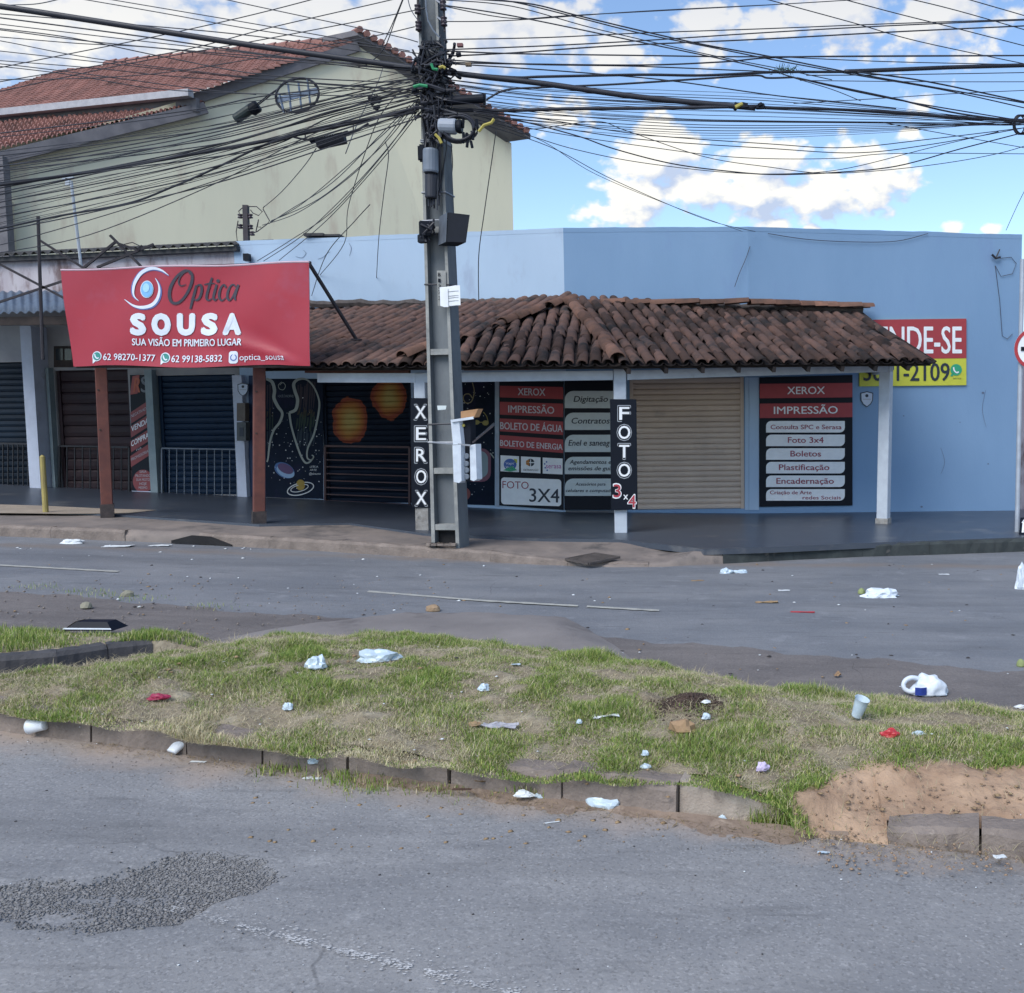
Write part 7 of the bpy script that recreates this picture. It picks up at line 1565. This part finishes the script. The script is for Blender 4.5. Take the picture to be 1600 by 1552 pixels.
# fruit, stones
M_lime = mat('lime_skin', (.26, .31, .13), bump=.05); M_cob = mat('dry_husk', (.38, .27, .17), (.26, .18, .11), bump=.3)
crumple(1346, 928, .038, .034, .055, 81, M_lime, 'lime', 'green lime lying left of the flattened white bag', 'fruit', 2, .1); crumple(1595, 1041, .026, .024, .038, 83, M_lime, 'lime', 'yellowish lime on the verge at the right edge', 'fruit', 2, .1)
for x, y, s, l in ((199, 932, .05, 'round greenish stone at the back of the verge'), (135, 950, .045, 'round tan stone standing alone on the left verge'), (677, 955, .055, 'tan husk at the back edge of the concrete apron')): crumple(x, y, s*1.2, s, s*1.1, x, M_cob if x == 677 else mat('verge_stone', (.30, .29, .21), (.2, .19, .15), bump=.2), 'husk' if x == 677 else 'stone', l, 'husk' if x == 677 else 'stone', 2, .2)
# flattened black case with a pale strip on the grass bank
p = gh(147, 992); p.z = gz(p.x)+.06; t = thing('black_case', p, 'flattened black plastic case with a pale stripe lying on the left grass bank', 'case')
mb = MB(); o0 = [(-.20, -.06), (.19, -.09), (.21, .10), (-.17, .12)]; o1 = [(-.12, -.02), (.13, -.04), (.14, .06), (-.10, .08)]
mb.hexa([p+V((a, b, 0)) for a, b in o0], [p+V((a, b, .06)) for a, b in o1]); mb.build('shell', P_black, t); mb = MB(); mb.poly([p+V(q) for q in ((-.20, -.064, .012), (.19, -.094, .012), (.18, -.088, .022), (-.19, -.058, .022))]); mb.build('pale_stripe', M_whitebox, t, recalc=False); mb = MB(); mb.poly([p+V(q) for q in ((-.205, -.06, .004), (-.125, -.022, .063), (-.105, .08, .063), (-.175, .12, .004))]); mb.build('tan_flap', M_card, t, recalc=False)
# dug hill of dark earth crumbs
pp = []
for i in range(900):
    x = mh.x+random.gauss(0, .10); y = mh.y+random.gauss(0, .08); pp.append((x, y, gz(x)+float(med_h(np.array(x), np.array(y)))+.004))
stones('molehill_crumbs', pp, .004, .012, mat('dark_earth', (.075, .05, .04), (.045, .032, .026), bump=.2, rough=.95))
pp = []
for i in range(900):
    x = random.uniform(xD0-.05, 2.0); y = float(ftop(x))+random.uniform(-.12, .55); m_ = float(soil_mask(np.array(x), np.array(y)))
    if random.random() < m_*.8+.1: pp.append((x, y, gz(x)+float(med_h(np.array(x), np.array(y)))+.002))
stones('dirt_crumbs', pp, .003, .010, mat('dirt_crumb', (.36, .25, .17), (.22, .15, .10), scale=30, bump=.2))
# uncountable scraps: tiny paper bits, leaf bits, pebbles
def scatter(name, n, area, smin, smax, mt, h=.012):
    pp = []
    while len(pp) < n:
        x, y = random.uniform(*area[0]), random.uniform(*area[1])
        if 1055 < y < 1100 and x < 200: continue
        p = gh(x, y); pp.append((p.x, p.y, p.z+.002))
    return stones(name, pp, smin, smax, mt, .35)
mp_ = mat('paper_bits', (.68, .72, .74), (.55, .58, .6), bump=0); ml_ = mat('leaf_bits', (.34, .24, .13), (.2, .13, .08), bump=0, scale=20, contrast=.9); mbk = mat('dark_bits', (.05, .045, .045), bump=0)
scatter('paper_bits', 30, ((0, 1600), (845, 960)), .008, .026, mp_); scatter('paper_bits', 26, ((0, 900), (848, 876)), .010, .034, mp_); scatter('paper_bits', 60, ((0, 1600), (1000, 1190)), .004, .012, mp_); scatter('paper_bits', 40, ((0, 1600), (1250, 1540)), .002, .006, mp_)
scatter('leaf_bits', 80, ((0, 1600), (880, 1060)), .006, .024, ml_); scatter('leaf_bits', 130, ((380, 1600), (1200, 1330)), .005, .016, ml_); scatter('dark_bits', 80, ((0, 1600), (850, 1060)), .006, .022, mbk); scatter('dark_bits', 60, ((0, 1600), (1230, 1540)), .002, .007, mbk)
pp = []
for i in range(260):
    x, y = random.uniform(0, 700), random.uniform(905, 985); p = gh(x, y); pp.append((p.x, p.y, p.z+.004))
stones('verge_pebbles', pp, .004, .017, mat('verge_pebble', (.26, .22, .19), (.16, .14, .125), scale=20, bump=.1, contrast=.9))
